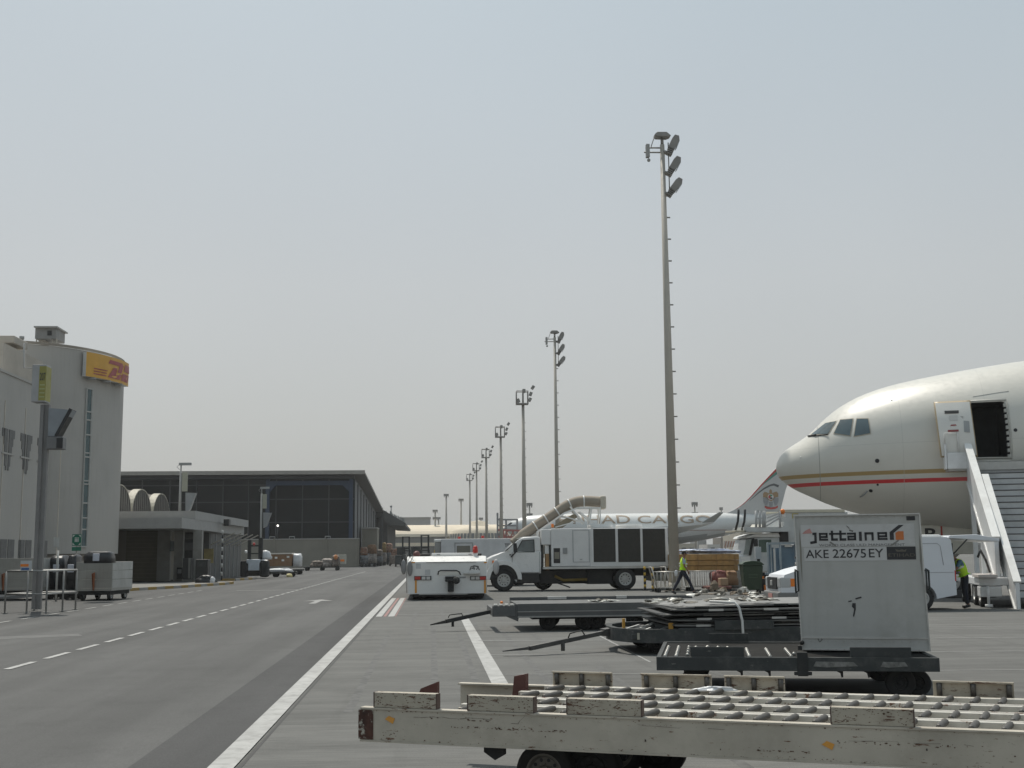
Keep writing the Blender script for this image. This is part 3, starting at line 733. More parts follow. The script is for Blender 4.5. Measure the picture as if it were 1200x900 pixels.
mb = MB(); mb.pbox(216, 636, 228, 645, 78.6, 79.0, .02); mb.build('wall_unit', M('dark_wall_unit', (.06, .06, .06), .6), lb, True)
mb = MB(); mb.pbox(239, 643, 250, 660, 86.44, 86.49); mb.build('poster', M('ochre_poster', (.3, .24, .1), .7, var=.2), lb, True)
mb = MB()
for k in range(5):
    y_ = 87 + k * 2.9; mb.bar((XC - .6, y_, zb_ - .9), (XC + 1.1, y_, zb_ - .05), .08)
mb.build('roof_strut', GALV, lb, True)
mb = MB()
for k in range(7): y_ = 87 + k * 2; mb.box(XC - .6, XC - .55, y_, y_ + .12, .02, zb_ - .1)
mb.build('wall_rib', MGREY, lb, True)
mb = MB(); mb.pbox(262, 608.5, 268, 616, YC + 12.6, YC + 13.4); mb.build('wall_camera', BLACK, lb, True)
def item(name, label, cat, pxr, Y, dep, mat, group=None, bev=.03, extra=None):
    x0, y0, x1, y1 = pxr; a = W(x0, y1, Y); t = thing(name, label, cat, ((a.x + W(x1, y1, Y).x) / 2, Y, a.z), 0, group)
    mb = MB(); mb.pbox(x0, y0, x1, y1, Y, Y + dep, bev); mb.build('casing', mat, t, True)
    if extra: extra(t)
    return t
def panel_on(pr, Y, mat, nm='front_panel'):
    def f(t): mb = MB(); mb.pbox(*pr, Y - .03, Y - .003, .0); mb.build(nm, mat, t, True)
    return f
item('vending_cabinet', 'dark vending cabinet with a pale side against the cargo office doorway', 'cabinet', (214, 654, 224, 679), 77.5, .8, M('cab_dark', (.035, .035, .035), .5), extra=panel_on((220.5, 654, 223, 678), 77.5, PIL))
item('water_dispenser', 'small black unit between the two pale pillars', 'cabinet', (207, 665, 213.5, 678.5), 78.5, .5, BLACK, extra=panel_on((208, 667, 212.5, 672), 78.5, MGREY))
t = item('electrical_cabinet', 'big black electrical cabinet on the pavement right of the doors', 'cabinet', (229, 655.5, 243.5, 680), 76.0, .9, M('cab_black', (.022, .022, .022), .5), extra=panel_on((231, 659, 241, 664), 76.0, DGREY))
t = thing('rubbish_bag', 'sagging dark plastic rubbish bag beside the black cabinet', 'bag', (W(240, 681, 73).x, 73.2, .13)); mb = MB(); mb.heap((0, 0, 0), (1.1, .9, .45), 12, .4, 4); mb.build('bag', TARP, t)
mb = MB(); mb.heap((.45, -.25, 0), (.35, .3, .35), 10, .4, 6); mb.build('white_bag', PLAST, t)
# striped post
sp = thing('striped_post', 'thin black and white striped roof post at the corner of the cargo office', 'post', G(259.5, 682))
p = G(259.5, 682); p.z = .0; zz = zb_; mbw, mbk = MB(), MB(); n = 12
for k in range(n): (mbw if k % 2 else mbk).cyl((p.x, p.y, .13 + (zz - .13) * k / n), (p.x, p.y, .13 + (zz - .13) * (k + .985) / n), .055, n=10)
mbk.build('black_band', BLACK, sp, True); mbw.build('white_band', M('white_band_paint', (.5, .5, .48), .6), sp, True)

# barrel vault shelters
VST = M('vault_cream_rib', (.36, .33, .26), .6, var=.04); VDK = M('vault_dark_end_cladding', (.12, .11, .095), .7, var=.12)
def vault(label, px0, px1, ytop, Yv, n_rib=9):
    zf, zt3 = 4.55, 7.2; Yv = -24 / W((px0 + px1) / 2, 600, 1).x
    t = thing('barrel_vault', label, 'vault roof', (-24, Yv, zf), R(90), 'barrel vault roofs behind the cargo office')
    h = zt3 - zf; a = 3.35
    def outline(sc=1.0, n=20): return [(-a * sc * math.cos(math.pi * k / n), h * sc * (math.sin(math.pi * k / n) ** .8)) for k in range(n + 1)]
    mb = MB(); mb.prism(outline(.97), 0, .05); mb.build('end_wall', VDK, t)
    mb = MB(); sh = outline(1.0); L_ = 14
    for k in range(len(sh) - 1): mb._f([mb._v((sh[k][0], 0, sh[k][1])), mb._v((sh[k + 1][0], 0, sh[k + 1][1])), mb._v((sh[k + 1][0], L_, sh[k + 1][1])), mb._v((sh[k][0], L_, sh[k][1]))], True)
    mb.build('shell', M('vault_brown_sheet', (.07, .06, .045), .7, var=.08), t)
    for r_ in range(n_rib):
        mb = MB(); y0 = r_ * 1.3; so, si = outline(1.035), outline(.995)
        for k in range(len(so) - 1):
            for y_ in (y0, y0 + .6): mb.poly([(so[k][0], y_, so[k][1]), (so[k + 1][0], y_, so[k + 1][1]), (si[k + 1][0], y_, si[k + 1][1]), (si[k][0], y_, si[k][1])])
            mb._f([mb._v((so[k][0], y0, so[k][1])), mb._v((so[k + 1][0], y0, so[k + 1][1])), mb._v((so[k + 1][0], y0 + .6, so[k + 1][1])), mb._v((so[k][0], y0 + .6, so[k][1]))], True)
        mb.build('rib', VST, t)
    mb = MB()
    for k in range(-4, 5):
        x = a * k / 5; zz = h * ((1 - (x / a) ** 2) ** .4) * .95; mb.box(x - .03, x + .03, -.04, -.003, 0, zz)
    mb.build('cladding_rib', M('vault_clad_rib', (.06, .055, .05), .7), t)
    return t
vault('ribbed barrel vault roof, smaller one furthest right of the three', 178, 201, 579.5, 104)
vault('ribbed barrel vault roof, tallest complete one in the middle of the three', 154, 179, 573.5, 103)
vault('ribbed barrel vault roof half hidden by the office tower', 127, 155, 569, 102)
# =================================================================== CAMERA POSTS
def camera_post(label, px, py_top, py_bot, Y, hood, cam_dir=1):
    t = thing('stand_camera_post', label, 'camera post', (xat(px, Y), Y, 0), 0, 'camera posts along the cargo buildings')
    x = xat(px, Y, py_bot); ztop = zat(py_top, Y, px)
    mb = MB(); mb.cyl((x, Y, zat(py_bot, Y, px)), (x, Y, ztop), .11, .08, 10); mb.build('post', M('post_grey', (.3, .3, .29), .6), t, True)
    mb = MB(); mb.box(x + .12, x + .5, Y - .1, Y + .1, ztop - 1.5, ztop - .1, .01); mb.build('number_panel', M('panel_grey_olive', (.30, .30, .24), .6), t, True)
    mb = MB(); hx, hz = x + hood[0], ztop + hood[1]; s = hood[2]
    pr = [(hx, hz), (hx + s, hz - .05 * s), (hx + .45 * s, hz - 1.7 * s), (hx + .05 * s, hz - 1.9 * s)]
    mb.prism(pr, Y - .15, Y + .35); mb.build('floodlight_hood', M('hood_grey', (.22, .23, .235), .5), t, True)
    mb = MB(); mb.cyl((x, Y, ztop), (x, Y, ztop + .45), .05, n=8); mb.box(x - .15, x + .75, Y - .12, Y + .12, ztop + .42, ztop + .62, .02); mb.tube([(x - .1, Y, ztop + .1), (x - .3, Y, ztop + .3), (x - .12, Y, ztop + .5)], .02, 6); mb.build('camera', MGREY, t, True)
camera_post('tall camera post with a pale hood on the roof of the cargo office', 210.5, 552, 606, 90, (.4, -1.6, .75))
camera_post('camera post with a small pale hood in front of the hangar glass', 305, 578, 664, 120, (.2, -1.9, .8))

# =================================================================== HANGAR
YH = 172.0
hg = thing('hangar', 'long dark glazed hangar with a thin overhanging roof and blue portal frames', 'building', (-20, YH, 0))
HG = M('hangar_dark_glass', (.006, .007, .008), .6, var=.4, scale=.15, spec=.15); BLU = M('dark_blue_frame', (.018, .038, .08), .6)
MUL = M('hangar_mullion', (.05, .053, .057), .6)
mb = MB(); mb.box(xat(60, YH), xat(415.5, YH, 600), YH, YH + .5, 0, zat(556, YH, 300)); mb.build('glass_wall', HG, hg, True)
x1 = xat(416, YH, 600); xr = xat(420, YH, 600)
# side wall and roof falling to the rear
zf = zat(553.5, YH, 420); Yb = YH + 66; zr = zat(598, Yb, 447)
mb = MB(); mb.prism([(YH + .01, 0), (Yb, 0), (Yb, zr - .1), (YH + .01, zf - 1.0)], x1 - .6, x1, axis='x'); mb.build('side_wall', M('hangar_side_cladding', (.14, .145, .15), .7, var=.1, streak=.3), hg, True)
mb = MB()
xe = xat(427.5, YH - 2, 553)
def slab(xa, xb, ya, za, yb, zb2, th): 
    mb.prism([(ya, za - th), (yb, zb2 - th), (yb, zb2), (ya, za)], xa, xb, axis='x')
slab(xat(40, YH), xe, YH - 2.5, zf, Yb, zr, .35); mb.build('roof', M('hangar_roof_dark', (.16, .15, .14), .7), hg, True)
mb = MB(); mb.box(xat(40, YH), xe + .05, YH - 2.62, YH - 2.52, zf - .42, zf + .12); mb.build('fascia', M('hangar_fascia', (.30, .28, .25), .6), hg, True)
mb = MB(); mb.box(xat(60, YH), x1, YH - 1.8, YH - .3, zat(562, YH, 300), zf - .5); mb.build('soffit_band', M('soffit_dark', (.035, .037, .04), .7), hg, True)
for px in (165, 198, 229.5, 260.5, 290.5, 323, 354, 385):
    mb = MB(); mb.pbox(px - .5, 562, px + .6, 664, YH - .16, YH - .02); mb.build('mullion', MUL, hg, True)
for py_ in (585, 612):
    mb = MB(); mb.box(xat(311, YH), x1, YH - .2, YH - .17, zat(py_, YH, 360) - .07, zat(py_, YH, 360) + .07); mb.build('transom', MUL, hg, True)
for py_ in (569, 589):
    mb = MB(); mb.box(xat(100, YH), xat(311, YH), YH - .2, YH - .17, zat(py_, YH, 220) - .07, zat(py_, YH, 220) + .07); mb.build('transom', MUL, hg, True)
for px in (313, 411):
    mb = MB(); mb.pbox(px - 2.2, 560, px + 2.2, 664, YH - .8, YH - .22); mb.build('portal_leg', BLU, hg, True)
mb = MB(); a, b = xat(315.5, YH), xat(408.6, YH); zA, zB = zat(564, YH, 360), zat(569, YH, 360)
mb.prism([(a, zA), (b, zA), (b, zB - .9), (b - .9, zB), (a + .9, zB), (a, zB - .9)], YH - .75, YH - .25); mb.build('portal_beam', BLU, hg, True)
mb = MB()
for k in range(8):
    y0 = YH + 5 + k * 8; mb.box(x1, x1 + .15, y0, y0 + .3, 0, zf - 1.2 + (zr - zf) * (y0 - YH) / 66)
mb.build('side_column', MUL, hg, True)
# blockwork wall in front
bw = thing('boundary_wall', 'khaki block wall with capped piers in front of the hangar glass', 'wall', (xat(370, 168), 168, 0))
mb = MB(); zz = zat(632, 168, 370); mb.box(xat(230, 168), xat(421, 168), 168, 168.4, 0, zz); mb.build('wall', CONCW, bw, True)
for px in (321, 382, 417.5):
    mb = MB(); mb.pbox(px - 1.3, 631, px + 1.3, 664.5, 167.8, 167.99); mb.build('pier', CONCW, bw, True)
mb = MB(); mb.box(xat(230, 168), xat(421, 168), 167.9, 168.45, zz + .003, zz + .12); mb.build('coping', PLASTER, bw, True)
for px in (319, 342, 384):
    mb = MB(); a = W(px - 3, 632, 168.2); b = W(px + 3, 632, 168.2); mb.tube([(a.x, 168.2, zz), (a.x, 168.2, zz + .4), (b.x, 168.2, zz + .4), (b.x, 168.2, zz)], .05, 6); mb.build('tube_loop', LGREY, bw, True)
lp = thing('wall_lamp', 'small bright lamp glowing in front of the hangar glass', 'lamp', W(325.5, 616, 167))
mb = MB(); mb.sphere(W(325.5, 616, 167), .13); mb.build('bulb', M('lamp_glow', (1, .96, .88), .5, emis=3), lp, True)
mb = MB(); p = W(325.5, 616, 167); mb.cyl((p.x, 167.1, zat(632, 168, 325)), (p.x, 167.1, p.z - .2), .06, n=8); mb.build('stem', MUL, lp, True)
# gate block right of the wall
gb = thing('gate_block', 'khaki stair block right of the boundary wall below the hangar side', 'building', (xat(432, 182), 182, 0))
mb = MB(); mb.pbox(424, 619, 442, 661, 182, 188); mb.build('wall', CONCW, gb, True); mb = MB(); mb.pbox(423.6, 618, 442.4, 619.4, 181.8, 188.2); mb.build('coping', PLASTER, gb, True)

# pier with canopy beyond the hangar
pr_ = thing('terminal_canopy', 'dark loading canopy on columns beyond the hangar with equipment on its roof', 'canopy', (-8, 240, 0))
Yq = 238; xa = xat(438, Yq)
mb = MB(); mb.prism([(xat(437, Yq), zat(597, Yq, 440)), (xat(448, Yq), zat(597, Yq, 440)), (xat(475, Yq), zat(613, Yq, 470)), (xat(475, Yq), zat(616, Yq, 470)), (xat(455, Yq), zat(615, Yq, 470)), (xat(447, Yq), zat(606, Yq, 440)), (xat(437, Yq), zat(606, Yq, 440))], Yq, Yq + 60); mb.build('roof', M('canopy_grey', (.07, .07, .068), .7), pr_, True)
mb = MB(); mb.pbox(437, 606, 454, 656, Yq + 3, Yq + 58); mb.build('wall', M('dark_loading_bay', (.05, .05, .05), .8), pr_, True)
for px, w_ in ((447.5, 2.2), (440, 1.5)):
    mb = MB(); mb.pbox(px - w_ / 2, 595, px + w_ / 2, 655, Yq - .6, Yq - .1); mb.build('column', MUL, pr_, True)
mb = MB()
rnd = random.Random(3)
for k in range(16):
    px = 449 + k * 1.55; yb = 602 + (px - 450) * .48; h = rnd.uniform(1.5, 6.5); mb.pbox(px, yb - h, px + rnd.uniform(.5, 1.8), yb + 1, Yq + k, Yq + k + 2)
mb.build('roof_equipment', MGREY, pr_, True)
mb = MB(); mb.cyl(W(458.4, 604, Yq + 2), W(458.4, 594, Yq + 2), .1, n=6); mb.pbox(457, 592.5, 459.5, 594.5, Yq + 2, Yq + 3); mb.build('roof_lamp', MGREY, pr_, True)

# =================================================================== FAR TERMINAL
FARW = M('far_grey_glass_band', (.16, .16, .155), .6, var=.1, scale=.05)
ft = thing('barrel_terminal', 'long sand coloured barrel roofed terminal far down the road', 'building', (-5, 420, 0))
YF = 420
mb = MB(); n = 14; a, b = xat(452, YF), xat(660, YF)
prof = [(YF + 16 * (1 - math.cos(math.pi * k / n)), zat(629, YF, 500) + (zat(614, YF, 500) - zat(629, YF, 500)) * math.sin(math.pi * k / n)) for k in range(n + 1)]
mb.prism(prof, a, b, axis='x', smooth=False); mb.build('roof', FARB, ft, True)
mb = MB(); mb.box(a, xat(524, YF), YF + 1, YF + 30, 0, zat(629.5, YF, 500)); mb.build('glazing', FARW, ft, True)
mb = MB(); mb.box(xat(524, YF), b, YF + 1, YF + 30, 0, zat(629.5, YF, 500)); mb.build('wall', FARB, ft, True)
mb = MB(); mb.pbox(455, 636, 525, 640, YF - .5, YF + .9); mb.build('ledge', FARB, ft, True)
fb = thing('grey_roof_block', 'pale grey slab block rising behind the barrel roofed terminal', 'building', (-8, 470, 0))
mb = MB(); mb.pbox(466, 606.5, 504.5, 630, 470, 480); mb.pbox(458, 611, 466, 630, 470.1, 479); mb.build('wall', M('far_slab_grey', (.30, .30, .30), .8), fb, True)
mb = MB(); mb.pbox(466, 606, 505, 607.2, 469.5, 480.5); mb.build('parapet', ROOFG, fb, True)
rb = thing('satellite_terminal', 'round domed sand coloured satellite building with a ring of windows', 'building', (xat(560, 340), 350, 0))
c = W(560, 640, 350); rr = (W(593, 640, 350).x - W(526, 640, 350).x) / 2
mb = MB(); n = 40
def revolve(mb, c, prof, n=40):
    rows = [[mb._v((c[0] + r * math.cos(2 * math.pi * i / n), c[1] + r * math.sin(2 * math.pi * i / n), z)) for i in range(n)] for r, z in prof]
    for k in range(len(rows) - 1):
        for i in range(n): mb._f([rows[k][i], rows[k][(i + 1) % n], rows[k + 1][(i + 1) % n], rows[k + 1][i]], True)
zr1, zr2, zr3 = zat(632, 350), zat(622, 350), zat(611, 350)
revolve(mb, c, [(rr, 0), (rr, zr1), (rr * .94, zr2), (rr * .6, zat(617, 350)), (rr * .3, zat(616, 350)), (rr * .26, zr3), (.1, zr3 + .4)]); mb.build('shell', FARB, rb, True)
mb = MB()
for i in range(44):
    t = 2 * math.pi * (i + .5) / 44; r1 = rr * .995 + .05
    p = Vector((c.x + r1 * math.cos(t), c.y + r1 * math.sin(t), 0)); q = Vector((-math.sin(t), math.cos(t), 0)) * .42
    z0, z1 = zat(631, 350), zat(625, 350); r2 = rr * .955 + .08; p2 = Vector((c.x + r2 * math.cos(t), c.y + r2 * math.sin(t), 0))
    mb.poly([p - q + Vector((0, 0, z0)), p + q + Vector((0, 0, z0)), p2 + q + Vector((0, 0, z1)), p2 - q + Vector((0, 0, z1))])
mb.build('window_ring', FARW, rb, True)

# hazy city edge behind the apron
rnd = random.Random(11); CITY = [M('far_building_%s' % n_, c_, .9, var=.1, scale=.1) for n_, c_ in (('sand', (.42, .38, .31)), ('grey', (.27, .27, .26)), ('brown', (.22, .19, .16)), ('pale', (.48, .46, .43)))]
WINM = M('far_window_band', (.12, .12, .12), .6)
kinds = ['low sand coloured', 'low grey', 'low brownish', 'low pale']
def city(px, w_, ytop, Y, ci, lab):
    t = thing('distant_block', lab, 'building', (xat(px, Y), Y, 0), 0, 'distant blocks along the far edge of the airport')
    mb = MB(); a, b = xat(px, Y), xat(px + w_, Y); zt4 = zat(ytop, Y, px); mb.box(a, b, Y, Y + 12, 0, zt4); mb.build('wall', CITY[ci], t, True)
    mb = MB(); nn = max(1, int(zt4 / 3.6))
    for k in range(nn):
        x = a + 1
        while x < b - 1.6: mb.box(x, x + 1.3, Y - .06, Y - .01, 1.2 + k * 3.4, 2.8 + k * 3.4); x += 2.4
    mb.build('window_row', WINM, t, True)
spots = [(560, 30, 640, 460), (594, 22, 636, 500), (618, 14, 640, 480), (634, 26, 637, 470), (664, 20, 633, 520), (688, 20, 637, 560), (712, 26, 634, 540), (742, 16, 637, 500), (795, 22, 637, 360), (818, 10, 633, 400), (829, 15, 638, 370), (845, 12, 630, 410), (858, 9, 627, 380), (868, 26, 618, 340), (905, 22, 632, 500), (940, 30, 635, 500), (1085, 50, 632, 420), (1140, 70, 636, 400)]
where = ['behind the far end of the white container unit', 'left of the far aircraft nose', 'just under the far aircraft nose', 'behind the duct hose foot', 'hidden behind the truck cab', 'behind the truck box front', 'behind the middle of the truck box', 'behind the rear of the truck box', 'right of the nearest mast below the cargo jet', 'third below the cargo jet belly', 'under the cargo jet wing tip', 'under the cargo jet rear belly', 'left of the tall sand block', 'behind the white truck cab, the tallest of them', 'behind the white truck box', 'behind the marked container', 'under the big jet belly', 'behind the boarding stairs']
for i, (px, w_, yt, Y) in enumerate(spots):
    ci = [0, 1, 3, 2][i % 4] if i != 13 else 0
    city(px, w_, yt, Y, ci, kinds[ci] + ' block ' + where[i])

# =================================================================== LIGHT MASTS
MAST = M('warm_grey_mast_paint', (.40, .37, .32), .6, var=.05, streak=.25, dirtcol=(.22, .19, .16))
LAMPG = M('floodlight_grey', (.24, .23, .215), .55, .2); LENS = M('floodlight_lens', (.4, .42, .42), .2)
def mast(label, px_top, py_top, px_b, Y, r0, r1, variant):
    a = W(px_top, py_top, Y); ang = 0
    t = thing('floodlight_mast', label, 'light mast', (W(px_b, 660, Y).x, Y, 0), 0, 'floodlight masts along the apron edge')
    x = 0; H = a.z - (.30 if variant == 0 and Y < 60 else .5)
    mb = MB(); mb.cyl((0, 0, 0), (0, 0, H), r0, r1, 16); mb.box(-r0 * 1.6, r0 * 1.6, -r0 * 1.6, r0 * 1.6, 0.01, .06); mb.cyl((0, 0, .06), (0, 0, .4), r0 * 1.15, r0 * 1.1); mb.build('pole', MAST, t)
    mb = MB()
    for k in range(int(H / 1.0) - 4):
        z = 3.5 + k * .98
        if z > H - 2: break
        rr_ = r0 + (r1 - r0) * z / H; mb.box(rr_ - .02, rr_ + .14, -.03, .03, z, z + .05)
    mb.build('step_rung', LAMPG, t)
    if variant == 0:
        def flood(cx, cz, tilt, s=1.0, y_=0):
            m = MB(); m.T = Matrix.Translation((cx, y_, cz)) @ Matrix.Rotation(tilt, 4, 'Y')
            m.prism([(-.16 * s, -.1 * s), (.16 * s, -.1 * s), (.22 * s, .42 * s), (.12 * s, .62 * s), (-.08 * s, .6 * s), (-.14 * s, .4 * s)], -.2 * s, .2 * s)
            for k in range(4): m.box(-.14 * s, .14 * s, -.2 * s, .2 * s, -.12 * s - .09 * k * s, -.08 * s - .09 * k * s)
            f = m.build('floodlight', LAMPG, t)
            m = MB(); m.T = Matrix.Translation((cx, y_, cz)) @ Matrix.Rotation(tilt, 4, 'Y'); m.box(.2 * s, .235 * s, -.2 * s, .2 * s, .0, .4 * s); m.build('lens', LENS, f)
        for k in range(3): flood(.42, H - .12 - k * .96, R(22 + 6 * k), .92)
        mb = MB(); mb.cyl((.27, 0, H - 2.1), (.27, 0, H + .1), .025, n=6)
        for k in range(3): mb.cyl((0, 0, H - .35 - k * .95), (.42, 0, H - .35 - k * .95), .04, n=6); mb.sphere((.1, 0, H - .35 - k * .95), .14, sx=1.1, sz=.6)
        mb.cyl((0, 0, H), (0, 0, H + .32), r1 * .7, n=8); mb.build('bracket', LAMPG, t)
        m = MB(); m.prism([(-.28, .32), (-.35, .42), (-.25, .52), (.18, .52), (.36, .36), (.2, .30)], -.24, .24, bev=.02); m.T = None
        bmesh.ops.translate(m.bm, verts=m.bm.verts[:], vec=(0, 0, H)); m.build('top_floodlight', LAMPG, t)
        mb = MB(); mb.cyl((0, 0, H - .15), (-.75, 0, H - .15), .035, n=6); mb.cyl((0, 0, H - .36), (-.82, 0, H - .36), .035, n=6); mb.cyl((-.5, 0, H - .1), (-.33, 0, H + .4), .02, n=6); mb.build('side_arm', LAMPG, t)
        mb = MB(); mb.box(-.74, -.58, -.12, .12, H - .6, H + .0, .02); mb.sphere((-.62, 0, H - .72), .08); mb.build('camera_box', M('camera_grey', (.3, .3, .29), .5), t)
    else:
        s = 1.0
        mb = MB()
        for z in (H - .1, H + 1.3):
            mb.tube([(-.75, -.5, z), (.55, -.5, z), (.55, .5, z), (-.75, .5, z)], .05, 5, closed=True)
        for q in ((-.75, -.5), (.55, -.5), (.55, .5), (-.75, .5)): mb.cyl((*q, H - .1), (*q, H + 1.3), .045, n=5)
        mb.box(-.8, .6, -.55, .55, H - .2, H - .12); mb.cyl((0, 0, H - .2), (0, 0, H + 1.5), .1, n=8); mb.build('platform', LAMPG, t)
        for cx, cz, ti in ((.75, .3, .5), (.85, .95, .4), (1.1, 1.7, .6), (-.55, .2, -.4), (.1, 1.3, 0)):
            m = MB(); m.T = Matrix.Translation((cx, -.3, H + cz)) @ Matrix.Rotation(ti, 4, 'Y'); m.box(-.17, .17, -.2, .2, -.2, .25, .04); m.build('floodlight', LAMPG, t)
    return t
mast('nearest and tallest floodlight mast, standing behind the trolleys with three tilted floodlights', 776.5, 162, 790, 50.5, .235, .10, 0)
mast('second floodlight mast from the front, rising behind the duct of the white truck', 650, 388, 654, 94, .19, .10, 0)
mast('third floodlight mast from the front, cage-topped, above the white truck cab', 611, 467, 615, 134, .27, .16, 1)
mast('fourth floodlight mast from the front, cage-topped, above the white container unit', 585, 507, 588, 171, .27, .16, 1)
mast('fifth floodlight mast from the front with a caged top', 568.5, 532, 570.5, 208, .27, .16, 1)
mast('sixth floodlight mast from the front with a caged top', 557.5, 548, 559, 243, .27, .16, 1)
mast('farthest floodlight mast of the row, lowest caged top', 549.5, 560, 551, 278, .28, .17, 1)
def far_mast(label, px, py_top, Y, wd=5.0, two=False):
    t = thing('distant_light_mast', label, 'light mast', (xat(px, Y), Y, 0), 0, 'thin light masts in the far haze')
    H = zat(py_top, Y, px)
    mb = MB(); mb.cyl((0, 0, 0), (0, 0, H), .45 * Y / 400, .25 * Y / 400, 8); mb.build('pole', MAST, t)
    s = Y / 1400 * wd / 2
    for z in ((H, H - 2.6) if two else (H,)):
        mb = MB(); mb.box(-s, s, -s * .5, s * .5, z - .35, z + .35); mb.box(-s * .9, -s * .6, -s * .6, s * .6, z - .8, z - .3); mb.box(s * .6, s * .9, -s * .6, s * .6, z - .8, z - .3); mb.build('lamp_ring', LAMPG, t)
for a in (('tallest thin far mast above the pushback tug', 523, 580, 420, 6), ('thin far mast right above the round domed building', 540.5, 585.5, 440, 6),
          ('thin far mast with two lamp bars, left of the tallest one', 510, 598.5, 430, 6, True), ('short thin far mast just right of the two-bar one', 514, 607, 520, 5),
          ('short thin far mast between the sixth and fifth big masts', 563.8, 607.5, 520, 5), ('squat far mast with a wide head beside the third big mast', 621, 591, 300, 7, True),
          ('squat far mast with a wide head right of the nearest mast', 815.5, 590, 300, 7, True), ('tiny far mast left of the cargo jet tail', 846.5, 595.5, 460, 4)):
    far_mast(*a)
hl = MB()
rnd = random.Random(5)
pts = [(xat(560, 1150), 0)]
for k in range(14):
    px = 556 + k * 22; pts.append((xat(px, 1150), zat(644 - (6 + 5 * math.sin(k * .9) + rnd.random() * 3) * (1 if 0 < k < 13 else .2), 1150, px)))
pts.append((xat(860, 1150), 0))
hl.prism(pts, 1150, 1250); struct('hills', hl, CITY[1])
# =================================================================== PUSHBACK TUG
YT = 45.0
tg = thing('pushback_tug', 'low flat white aircraft pushback tug seen end-on beside the solid white line', 'tug', (xat(525, YT), YT, 0))
def T(cx, cy, ox=440, oy=590, s=6.667): return (ox + cx / s, oy + cy / s)
def PB(mb, x0, y0, x1, y1, Y0, Y1, bev=0, **k):
    a = T(x0, y0, **k); b = T(x1, y1, **k); return mb.pbox(a[0], a[1], b[0], b[1], Y0, Y1, bev)
mb = MB()
xa, xb = xat(T(270, 0)[0], YT), xat(T(870, 0)[0], YT); zbt = zat(695.7, YT, 525); zf1 = zat(658.2, YT, 525); zf2 = zf1 + .2
xl = xa - .12
mb.prism([(YT, zbt), (YT, zf1), (YT + .5, zf2), (YT + 7.2, zf2), (YT + 7.6, zf1), (YT + 7.6, zbt)], xl, xb, axis='x', bev=.04); mb.build('body', WHITE2, tg, True)
mb = MB(); mb.box(xl - .03, xl - .003, YT + .4, YT + 7.2, zbt + .02, zf1 - .1); mb.build('side_skirt', M('side_skirt_grey', (.35, .35, .34), .5, dirt=.5), tg, True)
mb = MB(); mb.box(xa + 1.0 - .2, xa + 2.55, YT + .9, YT + 6.0, zf2 + .003, zat(648, YT, 525), .03); ct = mb.build('engine_cover', WHITE, tg, True)
mb = MB()
for k in range(2): mb.box(xa + 1.0 + k * 1.2, xa + 1.12 + k * 1.2, YT + .885, YT + .898, zf2 + .05, zf2 + .08)
mb.build('vent_slot', MGREY, ct, True)
for x in (xa + .1, xb - .8):
    mb = MB(); mb.box(x, x + .65, YT + 1.0, YT + 1.9, zf2 + .003, zf2 + .1, .03); mb.build('seat_pad', BLACK, tg, True)
mb = MB(); mb.box(xa + .6, xb - .4, YT - .025, YT - .003, zf1 - .03, zf1 - .012); mb.build('edge_seam', MGREY, tg, True)
mb = MB(); PB(mb, 340, 712, 720, 708, YT - .03, YT - .005); mb.build('bumper_strip', LGREY, tg, True)
for (a0, a1, flip) in ((303, 437, 0), (740, 865, 1)):
    mb = MB(); PB(mb, a0, 567, a1, 599, YT - .03, YT - .003); lb_ = mb.build('lamp_cluster', BLACK, tg, True)
    mb = MB(); q = (a0 + 4, a0 + 48) if not flip else (a1 - 48, a1 - 4); PB(mb, q[0], 571, q[1], 595, YT - .045, YT - .031); mb.build('tail_light', RED, lb_, True)
    mb = MB()
    for k in range(2):
        q0 = (a0 + 58 + k * 37) if not flip else (a0 + 6 + k * 36); PB(mb, q0, 571, q0 + 30, 595, YT - .045, YT - .031)
    mb.build('lamp_lens', M('clear_lamp_lens%d' % flip, (.5, .5, .48), .2), lb_, True)
for a0 in (308, 848):
    mb = MB(); PB(mb, a0, 600, a0 + 15, 700, YT - .012, YT - .003); PB(mb, a0 - 35 if a0 < 400 else a0, 456, a0 if a0 < 400 else a0 + 22, 466, YT - .012, YT - .003); mb.build('orange_marker', M('orange_tape_%d' % a0, (.6, .26, .03), .5), tg, True)
mb = MB(); PB(mb, 545, 570, 630, 592, YT - .15, YT - .003, .01); PB(mb, 545, 590, 655, 612, YT - .3, YT - .16, .03); PB(mb, 565, 612, 612, 690, YT - .22, YT - .003, .02); mb.sphere(W(*T(632, 600), YT - .3), .14); mb.build('tow_hitch', DRK, tg, True)
mb = MB(); PB(mb, 490, 528, 662, 560, YT - .012, YT - .003); 
rc = mb.build('hatch', M('hatch_cream', (.62, .61, .56), .5), tg, True)
mb = MB(); e = .02
mb.tube([W(*T(x, y_), YT - .02) for x, y_ in ((488, 558), (492, 532), (510, 524), (635, 524), (655, 535), (665, 558))], .022, 6); mb.build('hatch_rim', BLACK, rc, True)
mb = MB(); mb.tube([W(*T(x, y_), YT - .02) for x, y_ in ((738, 522), (745, 496), (770, 486), (800, 490), (812, 520))], .014, 5); mb.build('cable_loop', BLACK, tg, True)
lettering('47', BLACK, tg, flat(W(*T(750, 520), YT - .006), (1, 0, 0), (0, 0, 1), .28, .14), 'fleet_number', world=True)
mb = MB(); PB(mb, 690, 540, 820, 552, YT - .2, YT - .003, .01); mb.build('step_plate', LGREY, tg, True)
mb = MB()
for (x0, y0, x1, y1) in ((317, 470, 355, 510), (387, 517, 428, 558)): PB(mb, x0, y0, x1, y1, YT - .006, YT - .003)
mb.build('notice_sticker', M('sticker_grey', (.46, .47, .47), .5), tg, True)
